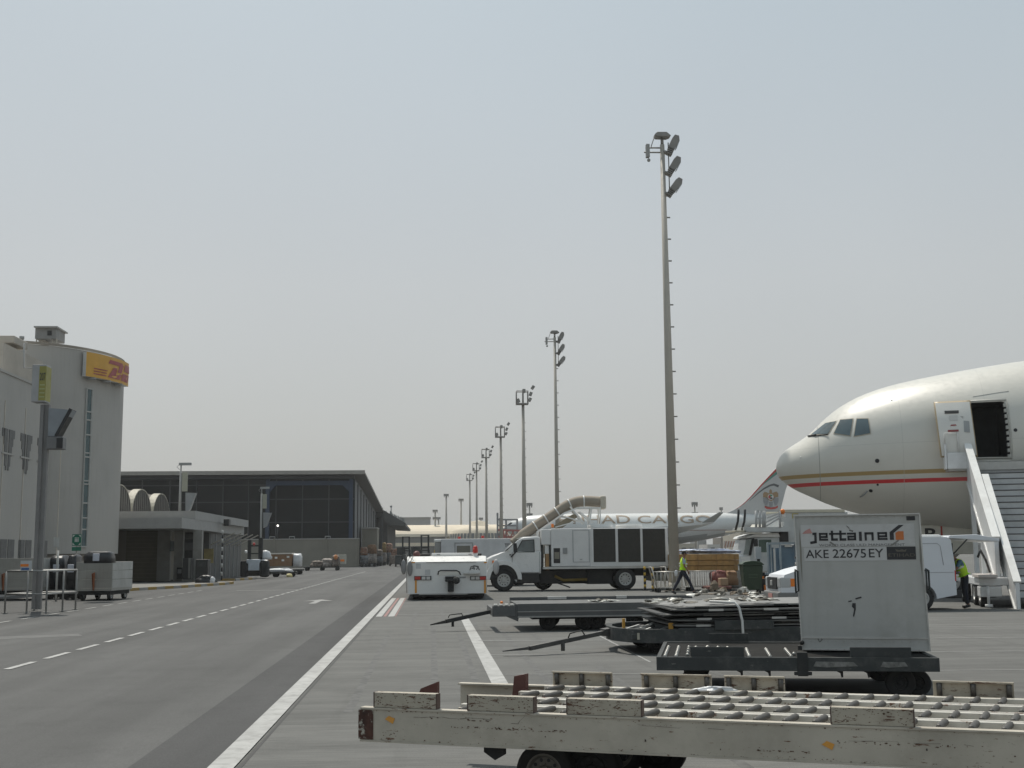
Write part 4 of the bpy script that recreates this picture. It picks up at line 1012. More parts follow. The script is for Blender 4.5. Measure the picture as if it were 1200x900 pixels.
mb = MB(); PB(mb, 655, 572, 705, 584, YT - .006, YT - .003); mb.build('maker_plate', MGREY, tg, True)
for (cx, cy) in ((220, 497), (269, 508)):
    mb = MB(); p = W(*T(cx, cy), YT - .1); mb.sphere(p, .28, sx=.36, sy=.25, sz=1.0, n=14); mi = mb.build('mirror', M('mirror_back_grey%d' % cx, (.2, .2, .2), .4), tg, True)
    mb = MB(); mb.tube([p + Vector((0, .05, .2)), p + Vector((.12, .3, .45)), (xl + .1, YT + .5, zf2)], .015, 5); mb.build('mirror_arm', BLACK, mi, True)
mb = MB(); p = W(*T(780, 385), YT + .6); mb.cyl(p, p + Vector((0, 0, .18)), .1, .09); mb.sphere(p + Vector((0, 0, .18)), .09); bc = mb.build('beacon', RED, tg, True)
mb = MB(); mb.cyl(p + Vector((0, 0, -.28)), p, .07); mb.build('beacon_stem', WHITE, bc, True)
mb = MB(); mb.heap(W(*T(322, 412), YT + .8), (.26, .3, .2), 10, .3, 2); mb.build('red_cover', M('dull_red_cover', (.13, .05, .045), .6), tg, True)
for y_ in (1.4, 5.8):
    for x in (xa + .25, xb - .25):
        add_wheel(tg, (x, YT + y_, .5), .5, .36, 'x', world=True)
mb = MB(); mb.box(xa + .1, xb - .1, YT + .3, YT + 7.2, zbt - .12, zbt - .003); mb.build('chassis', BLACK, tg, True)

# =================================================================== WHITE CONTAINER UNIT BEHIND
YU = 63.0
un = thing('ground_power_unit', 'long white equipment container with a framed grey hatch behind the pushback tug', 'container', (xat(560, YU), YU, 0))
x0 = xat(T(512, 0)[0], YU); x1 = xat(630, YU); zt5 = zat(631.5, YU, 540)
mb = MB(); mb.box(x0, x1, YU, YU + 2.6, .7, zt5, .03); mb.build('body', M('unit_pale_grey', (.52, .53, .54), .5, dirt=.3, dirtcol=(.3, .3, .3)), un, True)
mb = MB(); PB(mb, 618, 305, 762, 312, YU - .02, YU - .003); PB(mb, 618, 305, 624, 395, YU - .02, YU - .003); PB(mb, 756, 313, 762, 395, YU - .02, YU - .003); mb.build('hatch_frame', MGREY, un, True)
mb = MB(); PB(mb, 636, 330, 740, 392, YU - .03, YU - .003); ht = mb.build('grille', M('khaki_grille', (.16, .155, .13), .6), un, True)
mb = MB(); mb.box(x0 - .32, x0 - .0, YU + .3, YU + 2.3, .6, zt5 - .15, .05); mb.build('cab', M('unit_cab_grey', (.3, .3, .29), .5), un, True)
mb = MB(); mb.box(x0 - .36, x0 + .1, YU + .26, YU + 2.34, zt5 - .15, zt5 + .0, .04); mb.build('cab_roof', WHITE, un, True)
mb = MB()
for k in range(5): mb.box(x0 - .36, x0 - .321, YU + .5 + k * .3, YU + .65 + k * .3, .9, 1.9)
mb.build('hazard_stripe', YEL, un, True)
lettering('TD', M('dark_marking', (.03, .03, .03), .6), un, flat(W(591.3, 641.2, YU - .01), (1, 0, 0), (0, 0, 1), .32, .19), world=True, bold=.03)
for cx, cy in ((655, 270), (838, 262)):
    mb = MB(); p = W(*T(cx, cy + 8), YU + .6); mb.cyl(p, p + Vector((0, 0, .12)), .09, .07); mb.build('beacon', RED, un, True)
for x in (x0 + .8, x1 - 1): 
    for yy in (.3, 2.2): add_wheel(un, (x, YU + yy, .42), .42, .25, 'y', world=True)
mb = MB(); mb.box(x0, x1, YU + .2, YU + 2.4, .5, .69); mb.build('chassis', DRK, un, True)

# =================================================================== AIR CONDITIONING TRUCK
YK = 54.0
tk = thing('air_conditioning_truck', 'white bonneted truck carrying a unit with three dark grilles and a raised hose', 'truck', (xat(572, YK), YK, 0))
SK = YK / F
def K(px, py): w_ = W(px, py, YK); return (w_.x, w_.z)
def kp(*pts): return [K(px, py) for px, py in pts]
Yn, Yf = YK, YK + 2.3
TW = M('truck_white', (.68, .68, .665), .3, dirt=.12, dirtcol=(.4, .39, .37), var=.02)
# bonnet and cab
mb = MB(); mb.prism(kp((571.5, 673), (571, 660), (572, 655), (578, 651.5), (590, 647.3), (599, 645.8), (634.5, 645.8), (634.5, 672), (607.5, 672), (606, 666), (603, 661), (596, 657.8), (588, 658), (580, 661), (576.5, 666), (575.5, 673)), Yn + .12, Yf - .12, bev=.06); cb = mb.build('cab_body', TW, tk, True)
mb = MB(); mb.prism(kp((598.5, 646), (594, 646.2), (607.5, 632.5), (613, 630), (630, 628.7), (633.5, 630.2), (634.5, 646)), Yn + .16, Yf - .16, bev=.05); up = mb.build('cab_top', TW, tk, True)
mb = MB(); mb.prism(kp((606, 631.4), (613, 629.2), (631.5, 627.8), (633.8, 630), (613, 631)), Yn + .22, Yf - .22, bev=.02); mb.build('roof', TW, up, True)
mb = MB(); mb.prism(kp((605, 646.5), (612.5, 634), (625.5, 633.2), (626, 646.5)), Yn + .13, Yn + .157); sw = mb.build('side_window', M('cab_side_glass', (.12, .14, .14), .08, var=.5, scale=1.5), up, True)
mb = MB(); mb.tube([(x, Yn + .145, z) for x, z in kp((604.5, 647), (612.3, 633.4), (625.8, 632.6), (626.5, 647))], .035, 6, closed=True); mb.build('window_frame', BLACK, sw, True)
mb = MB(); a = W(593.8, 646, YK); b = W(607, 632.2, YK); d = Vector((-.03, 0, .02))
mb.prism([(a.x - .03, a.z + .05), (b.x - .03, b.z - .04), (b.x + .0, b.z - .05), (a.x + .02, a.z + .03)], Yn + .3, Yf - .3); mb.build('windscreen', GLASS, up, True)
mb = MB(); mb.tube([(x, Yn + .112, z) for x, z in kp((600.5, 647), (600.5, 665), (606, 670.5), (632.5, 670.8), (632.5, 647))], .012, 5); dr = mb.build('door_seam', MGREY, cb, True)
mb = MB(); mb.box(*[K(627.2, 0)[0], K(628.6, 0)[0]], Yn + .09, Yn + .118, zat(654, YK, 628), zat(648.5, YK, 628), .01); mb.build('door_handle', BLACK, cb, True)
mb = MB(); mb.box(K(591, 0)[0], K(592.6, 0)[0], Yn + .1, Yn + .118, zat(651, YK, 592), zat(649.5, YK, 592)); mb.box(K(593.5, 0)[0], K(595.1, 0)[0], Yn + .1, Yn + .118, zat(651, YK, 592), zat(649.5, YK, 592)); mb.build('marker_lamp', BLACK, cb, True)
mb = MB(); mb.prism(kp((601, 636.5), (605, 636.5), (606, 647), (601.5, 647.5)), Yn - .3, Yn - .12, bev=.02); mr = mb.build('mirror', BLACK, tk, True)
mb = MB(); mb.tube([(K(604, 648)[0], Yn - .2, K(604, 647)[1]), (K(599, 652)[0], Yn - .05, K(599, 652.5)[1]), (K(602, 650)[0], Yn + .2, K(602, 650)[1])], .035, 6); mb.build('mirror_bracket', BLACK, mr, True)
# wing flare over wheel
mb = MB(); c = K(590.5, 678.2); fl = []
for k in range(13):
    t = math.pi * (1.02 - 1.04 * k / 12); fl.append((t,))
outer = [(c[0] + .80 * math.cos(t[0]) * 1.02, c[1] + .82 * math.sin(t[0])) for t in fl]; inner = [(c[0] + .63 * math.cos(t[0]), c[1] + .64 * math.sin(t[0])) for t in fl[::-1]]
mb.prism(outer + inner, Yn - .02, Yn + .3, bev=.02); mb.build('front_wing', TW, cb, True)
mb = MB(); mb.prism([(c[0] + .66 * math.cos(t[0]), c[1] + .66 * math.sin(t[0])) for t in fl], Yn + .15, Yf - .2); mb.build('wheel_arch', BLACK, cb, True)
# front lamps, bumper, mirror
mb = MB(); mb.box(K(571, 0)[0] - .06, K(571.5, 0)[0] + .1, Yn + .25, Yf - .25, zat(668, YK), zat(657, YK), .02); mb.build('grille', M('chrome_grille', (.2, .2, .2), .3, .8), cb, True)
mb = MB(); mb.box(K(570, 0)[0] - .12, K(576, 0)[0], Yn + .02, Yf - .02, zat(679, YK), zat(672, YK), .04); mb.build('bumper', DRK, tk, True)
mb = MB(); mb.sphere((K(576, 0)[0], Yn - .05, zat(664.5, YK, 576)), .34, sx=.42, sy=.3, n=14); mb.build('wing_mirror', M('wing_mirror_grey', (.4, .4, .4), .35), tk, True)
mb = MB(); mb.box(K(572, 0)[0], K(574.3, 0)[0], Yn + .08, Yn + .16, zat(660, YK, 573), zat(657, YK, 573), .01); mb.build('indicator', ORANGE, cb, True)
mb = MB(); p = W(612.5, 629.2, YK + 1.1); mb.cyl(p, p + Vector((0, 0, .1)), .14, .1); mb.build('roof_beacon', RED, tk, True)
# chassis
CH = M('chassis_black', (.02, .02, .02), .7, dirt=.5, dirtcol=(.07, .06, .05))
mb = MB(); mb.box(K(576, 0)[0], K(781, 0)[0], Yn + .7, Yf - .7, .62, .95); mb.build('chassis_rail', CH, tk, True)
mb = MB(); PB(mb, 235, 508, 360, 568, Yn + .1, Yn + .7, .04, ox=560, oy=570, s=5); mb.build('fuel_tank', CH, tk, True)
mb = MB(); PB(mb, 360, 490, 640, 570, Yn + .55, Yn + 1.4, .03, ox=560, oy=570, s=5); PB(mb, 640, 485, 790, 572, Yn + .5, Yn + 1.5, .03, ox=560, oy=570, s=5); mb.build('underbody_box', CH, tk, True)
mb = MB(); mb.tube([W(*T(450, 525, 560, 570, 5), Yn + .5), W(*T(500, 550, 560, 570, 5), Yn + .45), W(*T(640, 545, 560, 570, 5), Yn + .45)], .07, 6); mb.build('yellow_pipe', M('dirty_yellow_pipe', (.2, .14, .03), .6), tk, True)
mb = MB(); mb.bar(W(*T(470, 567, 560, 570, 5), Yn + .3), W(*T(540, 592, 560, 570, 5), Yn - .1), .05); mb.build('step', BLACK, tk, True)
mb = MB(); mb.box(K(746, 0)[0], K(777, 0)[0], Yn + .2, Yf - .2, zat(681, YK, 760), zat(674, YK, 760), .03); mb.build('rear_ballast', M('khaki_box', (.14, .14, .11), .6), tk, True)
rw = .49
add_wheel(tk, (c[0], Yn + .2, rw), rw, .28, 'y', world=True); add_wheel(tk, (c[0], Yf - .2, rw), rw, .28, 'y', world=True)
c2 = K(733, 678); add_wheel(tk, (c2[0], Yn + .15, rw), rw, .26, 'y', world=True); add_wheel(tk, (c2[0], Yf - .45, rw), rw, .26, 'y', world=True, twin=True)
add_wheel(tk, (K(632, 0)[0], Yf - .3, .46), .46, .26, 'y', world=True)
# service body
UW = M('unit_white_sheet', (.65, .65, .64), .42, dirt=.18, dirtcol=(.35, .36, .36), var=.03)
mb = MB(); PB(mb, 430, 245, 1115, 466, Yn, Yf, .03, ox=560, oy=570, s=5); bd = mb.build('unit_body', UW, tk, True)
mb = MB(); PB(mb, 372, 252, 428, 342, Yn + .1, Yf - .1, .03, ox=560, oy=570, s=5); mb.build('header_box', UW, tk, True)
mb = MB(); PB(mb, 383, 468, 1118, 482, Yn - .04, Yf + .04, .01, ox=560, oy=570, s=5); mb.build('sill_beam', LGREY, tk, True)
GRL = M('dark_radiator_grille', (.045, .043, .038), .7, var=.15, scale=8, bump=.4, bscale=60)
for a0, a1 in ((675, 806), (822, 952), (966, 1097)):
    mb = MB(); PB(mb, a0, 248, a1, 443, Yn - .01, Yn - .003, ox=560, oy=570, s=5); g = mb.build('grille', GRL, bd, True)
    mb = MB()
    for k in range(28):
        z = 250 + k * 6.9; PB(mb, a0 + 2, z, a1 - 2, z + 2.2, Yn - .03, Yn - .011, ox=560, oy=570, s=5)
    mb.build('louvre_slats', M('louvre_dark', (.07, .067, .06), .6), g, True)
mb = MB()
for a0 in (665, 808, 954, 1099): PB(mb, a0, 246, a0 + 12, 446, Yn - .04, Yn - .003, ox=560, oy=570, s=5)
PB(mb, 660, 446, 1114, 466, Yn - .045, Yn - .003, ox=560, oy=570, s=5); mb.build('grille_frame', UW, bd, True)
mb = MB(); 
for q in ((555, 255, 560, 445), (650, 255, 655, 445)): PB(mb, *q, Yn - .012, Yn - .002, ox=560, oy=570, s=5)
for q in ((561, 255, 649, 258), (561, 441, 649, 445)): PB(mb, *q, Yn - .012, Yn - .002, ox=560, oy=570, s=5)
PB(mb, 598, 425, 612, 430, Yn - .03, Yn - .002, ox=560, oy=570, s=5); mb.build('access_door', M('door_seam_grey', (.36, .37, .38), .5), bd, True)
mb = MB(); PB(mb, 444, 362, 482, 450, Yn - .01, Yn - .003, ox=560, oy=570, s=5); cp = mb.build('control_panel', BLACK, bd, True)
mb = MB(); PB(mb, 449, 385, 478, 425, Yn - .03, Yn - .011, ox=560, oy=570, s=5); mb.build('instrument_board', M('panel_khaki', (.2, .19, .15), .6), cp, True)
mb = MB(); PB(mb, 498, 360, 524, 394, Yn - .05, Yn - .003, .01, ox=560, oy=570, s=5); mb.build('junction_box', MGREY, bd, True)
# gear between cab and unit
mb = MB(); PB(mb, 368, 342, 384, 490, Yn + .3, Yf - .3, ox=560, oy=570, s=5); PB(mb, 418, 344, 436, 486, Yn + .15, Yf - .3, ox=560, oy=570, s=5); mb.build('rack_post', DGREY, tk, True)
mb = MB(); PB(mb, 398, 395, 417, 490, Yn + .1, Yn + .5, ox=560, oy=570, s=5)
mb.build('orange_crate', M('tan_orange_box', (.36, .2, .07), .6, dirt=.5), tk, True)
mb = MB(); PB(mb, 392, 345, 416, 395, Yn + .2, Yn + .8, ox=560, oy=570, s=5); mb.build('white_duct', WHITE, tk, True)
# raised hose with its ribs and cradle
HOSE = M('taupe_hose_fabric', (.29, .25, .20), .8, var=.06, dirt=.3, dirtcol=(.2, .17, .14), bump=.3)
Yhs = YK + 1.1
hp = [W(px, py, Yhs) for px, py in ((601, 637), (612, 627.5), (625, 618.5), (640, 609), (653, 600.5), (664, 593), (675, 588.5), (686, 587.3), (704, 588.3))]
def smooth(pts, n=6):
    out = []
    for i in range(len(pts) - 1):
        p0 = pts[max(i - 1, 0)]; p1 = pts[i]; p2 = pts[i + 1]; p3 = pts[min(i + 2, len(pts) - 1)]
        for k in range(n):
            t = k / n; out.append(.5 * ((2 * p1) + (-p0 + p2) * t + (2 * p0 - 5 * p1 + 4 * p2 - p3) * t * t + (-p0 + 3 * p1 - 3 * p2 + p3) * t ** 3))
    out.append(pts[-1]); return out
hs = smooth(hp, 6)
mb = MB(); mb.tube(hs, [.22 if i < 6 else .25 for i in range(len(hs))], 16); ho = mb.build('hose', HOSE, tk, True)
mb = MB()
for q in ((627, 617.5), (640.5, 609), (654, 600), (668.5, 591.5), (684, 587.3)):
    p = W(*q, Yhs); i = min(range(len(hs)), key=lambda k: (hs[k] - p).length); d = (hs[min(i + 1, len(hs) - 1)] - hs[i - 1]).normalized(); mb.cyl(hs[i] - d * .03, hs[i] + d * .03, .275, n=16)
mb.build('hose_ring', WHITE, ho, True)
mb = MB(); p = hs[-1]; mb.box(p.x - .06, p.x + .22, p.y - .3, p.y + .3, p.z - .34, p.z + .28, .08); mb.build('hose_end_cap', M('hose_end_cream', (.5, .46, .38), .6), ho, True)
mb = MB()
for dy in (-.32, .32):
    P = lambda px, py: W(px, py, Yhs) + Vector((0, dy, 0))
    mb.bar(P(628, 624), P(660, 602), .08); mb.bar(P(660, 602), P(676, 595.5), .08); mb.bar(P(676, 595.5), P(703, 595.5), .07)
    mb.bar(P(667, 594), P(684, 614), .07); mb.bar(P(692, 596), P(690, 614), .06); mb.bar(P(702, 596), P(702.5, 614), .05); mb.bar(P(655, 604), P(683, 612), .05)
    mb.bar(P(628, 624), P(630, 630), .08); mb.bar(P(678, 600), P(695, 613), .05); mb.bar(P(650, 618), P(672, 612), .05)
mb.build('hose_cradle', WHITE, tk, True)
mb = MB(); 
mb.prism([(K(636, 0)[0] + .1, zat(618.5, YK)), (K(652, 0)[0], zat(618.5, YK)), (K(668, 0)[0], zat(606, YK, 660)), (K(670, 0)[0], zat(602, YK, 660)), (K(664, 0)[0], zat(602, YK, 660))], YK + .9, YK + 1.3); mb.build('cradle_arm', M('khaki_arm', (.28, .24, .17), .7), tk, True)
for a0, a1 in ((662, 815), (832, 992)):
    mb = MB(); pa, pb = T(a0, 236, 560, 570, 5), T(a1, 236, 560, 570, 5); xm = (xat(pa[0], YK) + xat(pb[0], YK)) / 2; r_ = (xat(pb[0], YK) - xat(pa[0], YK)) / 2
    mb.cyl((xm, YK + 1.15, zat(619, YK, 720)), (xm, YK + 1.15, zat(614.5, YK, 720)), r_, r_ * .97, 28); mb.build('fan_cowl', WHITE2, tk, True)
mb = MB(); p = W(647.5, 618, YK + .4); mb.cyl(p, p + Vector((0, 0, .16)), .06); mb.build('amber_beacon', ORANGE, tk, True)

# =================================================================== STRIPED BOLLARDS, TROLLEYS, CRATES, BIN
for lab, px, yb in (('black and yellow striped post, left of the two behind the flatbed', 756, 692), ('black and yellow striped post, right of the two, nearer the trolleys', 765.3, 693.5)):
    g = G(px, yb); t = thing('striped_bollard', lab, 'bollard', g, 0, 'black and yellow bollards'); H = 1.05; ya, kb = MB(), MB(); n = 8
    for k in range(n): (ya if k % 2 else kb).cyl((0, 0, H * k / n), (0, 0, H * (k + .98) / n), .055, n=10)
    kb.cyl((0, 0, 0), (0, 0, .02), .14); kb.build('black_band', BLACK, t); ya.build('yellow_band', YEL, t)
CARTM = M('trolley_chrome', (.52, .50, .46), .35, .5)
def trolley(lab, px, yb, rz, L_=1.1):
    g = G(px, yb); t = thing('luggage_trolley', lab, 'trolley', g, rz, 'wire luggage trolleys parked behind the flatbed')
    mb = MB(); H = .95
    for y_ in (-.3, .3):
        for k in range(7): x = -L_ / 2 + L_ * k / 6; mb.cyl((x, y_, .2), (x, y_, H - .1), .014, n=5)
        mb.tube([(-L_ / 2, y_, .2), (L_ / 2, y_, .2), (L_ / 2, y_, H - .1), (-L_ / 2, y_, H - .1)], .025, 6, closed=True)
        mb.build('side_rail', CARTM, t); mb = MB()
    mb = MB(); mb.box(-L_ / 2, L_ / 2, -.3, .3, .17, .2); mb.build('base_tray', CARTM, t)
    mb = MB(); mb.tube([(-L_ / 2, -.3, .2), (-L_ / 2 - .2, -.3, H + .1), (-L_ / 2 - .2, .3, H + .1), (-L_ / 2, .3, .2)], .03, 6); mb.build('handle', CARTM, t)
    mb = MB(); 
    for x in (-L_ / 2 + .1, L_ / 2 - .1):
        for y_ in (-.28, .28): mb.cyl((x, y_ - .03, .09), (x, y_ + .03, .09), .09, n=12)
    mb.build('castors', TYRE, t)
trolley('wire luggage trolley left of the walking man, close to the mast foot', 782, 694, 0, 1.0)
trolley('wire luggage trolley just behind the walking man', 797, 693, R(8), 1.1)
trolley('wire luggage trolley directly right of the walking man, nearest the wooden crates', 822, 692.5, R(-4), 1.2)
# crates
YW = 52.0
for i, (r_, lab) in enumerate((((793, 649.5, 866, 656.3), 'long honey plywood crate, topmost of the stack behind the walking man'), ((794, 656.6, 866, 662.6), 'long honey plywood crate, second from the top of the stack'), ((793, 662.9, 865, 669), 'long honey plywood crate, bottom one of the stack'))):
    item('wooden_crate', lab, 'crate', r_, YW + i * .05, 2.0, WOOD, 'long plywood crates stacked behind the walking man', .01,
         extra=lambda t, r_=r_: (lambda mb: ([mb.pbox(r_[0] + q, r_[1], r_[0] + q + 1.2, r_[3], YW - .03, YW - .003) for q in (2, 24, 46, 68)], mb.build('batten', M('batten_wood', (.33, .19, .07), .7), t, True)))(MB()))
t = thing('plastic_sheeting', 'crumpled blue and white plastic sheeting lying on top of the plywood crates', 'plastic sheet', W(835, 649.5, YW + 1))
mb = MB(); a = W(806, 649, YW); b = W(862, 649, YW); mb.heap(((a.x + b.x) / 2, YW + 1, a.z), (b.x - a.x, 1.7, .2), 40, .45, 9, .5); o = mb.build('sheet', [M('blue_white_wrap', (.42, .48, .62), .35, var=.6, scale=3, bump=1, bscale=8)], t, True)
def pile(name, lab, cat, r_, Y, dep, mat, seed, sq=.6, lump=.15, grp=None):
    x0, y0, x1, y1 = r_; a = W(x0, y1, Y); b = W(x1, y0, Y); t = thing(name, lab, cat, ((a.x + b.x) / 2, Y + dep / 2, a.z), 0, grp)
    mb = MB(); mb.heap((0, 0, 0), (b.x - a.x, dep, b.z - a.z), 20, lump, seed, sq); mb.build('load', mat, t); return t
for i, (r_, m_, lab) in enumerate((((838, 668.5, 852, 684), M('maroon_sack', (.2, .07, .06), .8, bump=.8, bscale=10), 'dull maroon sack under the plywood crates'), ((852, 669, 866, 686), CARD, 'flattened brown cardboard bundle below the right end of the plywood crates'))):
    pile('cargo_sack', lab, 'sack', r_, 51, 1.2, m_, i + 3, .5, .25)
item('cardboard_box', 'small brown cardboard box on the red pallet right of the trolleys', 'box', (844.5, 677.5, 853.5, 686.5), 50.4, .5, M('tan_box', (.36, .25, .16), .8))
t = item('pallet', 'dark red wooden pallet on the ground right of the trolleys', 'pallet', (830, 687, 858, 690.5), 50.2, 1.3, M('dark_red_pallet', (.14, .055, .045), .8, dirt=.4), extra=panel_on((832, 689.5, 856, 691.6), 50.25, BLACK, 'block_row'))
t = item('netted_cargo', 'white and brown netted cargo bale standing right of the cardboard bundle', 'cargo', (854, 668, 871, 690), 52.2, 1.3, M('netted_bale', (.36, .34, .31), .8, var=.5, scale=5, dirt=.7, dscale=5, bump=.8, bscale=14), bev=.12)
# wheelie bin
gbn = G(869, 692); gbn.y = 47.8
bn = thing('wheelie_bin', 'large dark green wheeled rubbish bin in front of the white truck', 'bin', (xat(881.5, 47.8), 48.1, 0), R(-3))
GB = M('dark_green_plastic', (.03, .055, .03), .45, var=.1, dirt=.35, dirtcol=(.09, .09, .07)); GBL = M('green_plastic_side', (.07, .11, .065), .5, var=.1)
mb = MB()
def frustum(mb, w0, d0, w1, d1, z0, z1, bev=0):
    v = [mb._v((sx * w / 2, sy * d / 2, z)) for w, d, z in ((w0, d0, z0), (w1, d1, z1)) for sy in (-1, 1) for sx in (-1, 1)]
    fs = [mb._f([v[i] for i in q]) for q in ((0, 2, 3, 1), (4, 5, 7, 6), (0, 1, 5, 4), (2, 6, 7, 3), (0, 4, 6, 2), (1, 3, 7, 5))]
    if bev: bmesh.ops.bevel(mb.bm, geom=list({e for f in fs for e in f.edges}), offset=bev, segments=3, affect='EDGES')
frustum(mb, .66, .62, .82, .76, .13, 1.12, .03); mb.build('body', GB, bn)
mb = MB(); mb.box(-.44, .44, -.41, .41, 1.123, 1.17, .015); mb.prism([(-.43, 1.17), (.43, 1.17), (.3, 1.27), (0, 1.3), (-.3, 1.27)], -.38, .4, bev=.02); mb.build('lid', GB, bn)
mb = MB(); mb.cyl((-.46, .38, 1.12), (.46, .38, 1.12), .02); mb.build('handle', BLACK, bn)
for sx_ in (-1, 1):
    for sy_ in (-1, 1): mb = MB(); mb.cyl((sx_ * .27 - .03, sy_ * .24, .09), (sx_ * .27 + .03, sy_ * .24, .09), .09, n=14); mb.build('castor', TYRE, bn)
mb = MB()
for k in range(3): mb.box(-.18, .18, -.385 + .0, -.36, .62 + k * .06, .65 + k * .06)
mb.build('moulded_rib', GBL, bn)

# =================================================================== HI-LIFT TRUCK BEHIND
YV = 57.0
hv = thing('high_lift_truck', 'white high lift truck with a railed platform over its cab, behind the green bin', 'truck', (xat(905, YV), YV, 0))
HW = M('hi_lift_grey_white', (.50, .52, .52), .4, dirt=.3, dirtcol=(.3, .3, .29))
E = dict(ox=850, oy=600, s=8.18)
def Q(x, y_): return T(x, y_, **E)
mb = MB(); mb.prism([(W(*Q(x, y_), YV).x, W(*Q(x, y_), YV).z) for x, y_ in ((155, 500), (160, 425), (180, 410), (212, 262), (300, 240), (520, 235), (520, 580), (160, 560))], YV, YV + 2.4, bev=.06); hc = mb.build('cab', HW, hv, True)
mb = MB(); mb.prism([(W(*Q(x, y_), YV).x, W(*Q(x, y_), YV).z) for x, y_ in ((176, 408), (196, 262), (262, 258), (250, 400))], YV - .02, YV - .003); mb.build('windscreen', M('pale_glass', (.28, .31, .3), .1, var=.2), hc, True)
mb = MB(); PB(mb, 325, 265, 442, 385, YV - .03, YV - .003, **E); mb.build('side_window', M('green_glass', (.08, .12, .1), .1, var=.4), hc, True)
mb = MB(); mb.prism([(W(*Q(x, y_), YV).x, W(*Q(x, y_), YV).z) for x, y_ in ((195, 252), (210, 232), (300, 208), (505, 198), (520, 240), (300, 240))], YV - .1, YV + 2.5, bev=.03); mb.build('cab_roof', WHITE, hc, True)
mb = MB(); mb.tube([W(*Q(x, y_), YV - .04) for x, y_ in ((235, 415), (265, 262), (262, 255))], .06, 6); mb.build('pillar', BLACK, hc, True)
mb = MB(); PB(mb, 278, 258, 312, 330, YV - .35, YV - .2, .02, **E); mb.build('mirror', BLACK, hc, True)
mb = MB(); PB(mb, 155, 425, 240, 490, YV - .04, YV - .003, .01, **E); mb.build('bumper_corner', WHITE, hc, True)
mb = MB(); PB(mb, 520, 0, 1180, 290, YV + .1, YV + 2.5, .03, **E); bx_ = mb.build('lift_body', HW, hv, True)
mb = MB(); a_ = Q(505, 0); mb.pbox(a_[0], 597, 990, 600.2, YV + .05, YV + 2.55); mb.build('roof_edge', M('cream_edge', (.55, .52, .42), .5), bx_, True)
mb = MB(); PB(mb, 522, 190, 605, 285, YV + .05, YV + .097, **E); mb.build('dark_opening', BLACK, bx_, True)
mb = MB(); PB(mb, 642, 12, 700, 20, YV + .07, YV + .097, **E); PB(mb, 642, 20, 652, 62, YV + .07, YV + .097, **E); mb.build('corner_marking', M('ochre_marking', (.4, .33, .12), .6), bx_, True)
mb = MB(); PB(mb, 340, 580, 1180, 640, YV + .3, YV + 2.2, **E); mb.build('chassis', CH, hv, True)
for px in (878, 948, 975): add_wheel(hv, (xat(px, YV), YV + .2, .5), .5, .3, 'y', world=True)
for px in (878, 948): add_wheel(hv, (xat(px, YV), YV + 2.1, .5), .5, .3, 'y', world=True)
# platform with railings
YP2 = YV - .4
mb = MB(); PB(mb, 180, 143, 620, 190, YP2, YP2 + 2.2, .01, **E); pf = mb.build('front_platform', HW, hv, True)
mb = MB()
for x in (295, 330, 362, 378, 525):
    a = W(*Q(x, 145), YP2); b = W(*Q(x, -12), YP2); mb.cyl(a, b, .06, n=6)
for (x0, y0, x1, y1) in ((290, -10, 530, -10), (290, 60, 380, 60), (380, 140, 525, 55), (385, 100, 525, 30), (400, 55, 520, 12)):
    a = W(*Q(x0, y0), YP2); b = W(*Q(x1, y1), YP2); mb.bar(a, b, .07)
mb.build('railing', M('railing_white', (.42, .43, .43), .5), pf, True)
mb = MB()
for x in (118, 180):
    mb.tube([W(*Q(x + dx, y_), YP2 + .3) for dx, y_ in ((8, -25), (8, 20), (2, 90), (-20, 175))], .055, 6)
mb.build('rubber_buffer', BLACK, pf, True)
mb = MB(); PB(mb, 92, 176, 200, 192, YP2, YP2 + 1.9, .01, **E); mb.build('platform_lip', M('lip_cream', (.5, .46, .36), .5), pf, True)
mb = MB(); mb.sphere(W(*Q(548, -5), YP2), .13); mb.build('orange_lamp', ORANGE, pf, True)
mb = MB(); PB(mb, 535, 5, 580, 55, YP2, YP2 + .3, .05, **E); PB(mb, 545, 95, 565, 140, YP2, YP2 + .2, .03, **E); mb.build('control_box', WHITE, pf, True)

# blue-grey belt frame standing in front of that truck
YB = 50.0
bl = thing('blue_steel_rack', 'tall blue-grey steel frame rack between the green bin and the white van', 'rack', (xat(917, YB), YB, 0))
BLU2 = M('faded_blue_paint', (.13, .20, .27), .55, dirt=.4, dirtcol=(.3, .32, .33)); BLU3 = M('pale_blue_grey_paint', (.32, .38, .42), .5, dirt=.3)
mb = MB()
for q in ((405, 300, 420, 580), (525, 300, 540, 600), (670, 300, 685, 480), (440, 310, 447, 590)): PB(mb, *q, YB, YB + .1, **E)
PB(mb, 405, 290, 690, 312, YB - .01, YB + .15, **E); mb.build('frame', BLU3, bl, True)
mb = MB(); PB(mb, 448, 340, 466, 580, YB + .2, YB + .25, **E); PB(mb, 485, 345, 522, 575, YB + .3, YB + .35, **E); PB(mb, 542, 318, 668, 700, YB + .12, YB + .2, **E); PB(mb, 421, 318, 439, 585, YB + .25, YB + .3, **E); mb.build('panel', BLU2, bl, True)
mb = MB(); PB(mb, 466, 355, 482, 580, YB + .1, YB + .16, **E); PB(mb, 570, 315, 640, 335, YB + .05, YB + .1, **E); mb.build('pale_bar', WHITE, bl, True)
mb = MB(); PB(mb, 412, 690, 425, 790, YB, YB + .1, **E); PB(mb, 425, 705, 520, 718, YB, YB + .1, **E); PB(mb, 540, 600, 552, 720, YB, YB + .1, **E); PB(mb, 670, 600, 682, 760, YB, YB + .1, **E); PB(mb, 405, 580, 685, 600, YB - .01, YB + .4, **E); a = Q(418, 0)[0]
for px in (a, Q(676, 0)[0]): x = xat(px, YB); mb.box(x - .04, x + .04, YB, YB + .08, 0, .8)
mb.build('stand', BLU3, bl, True)
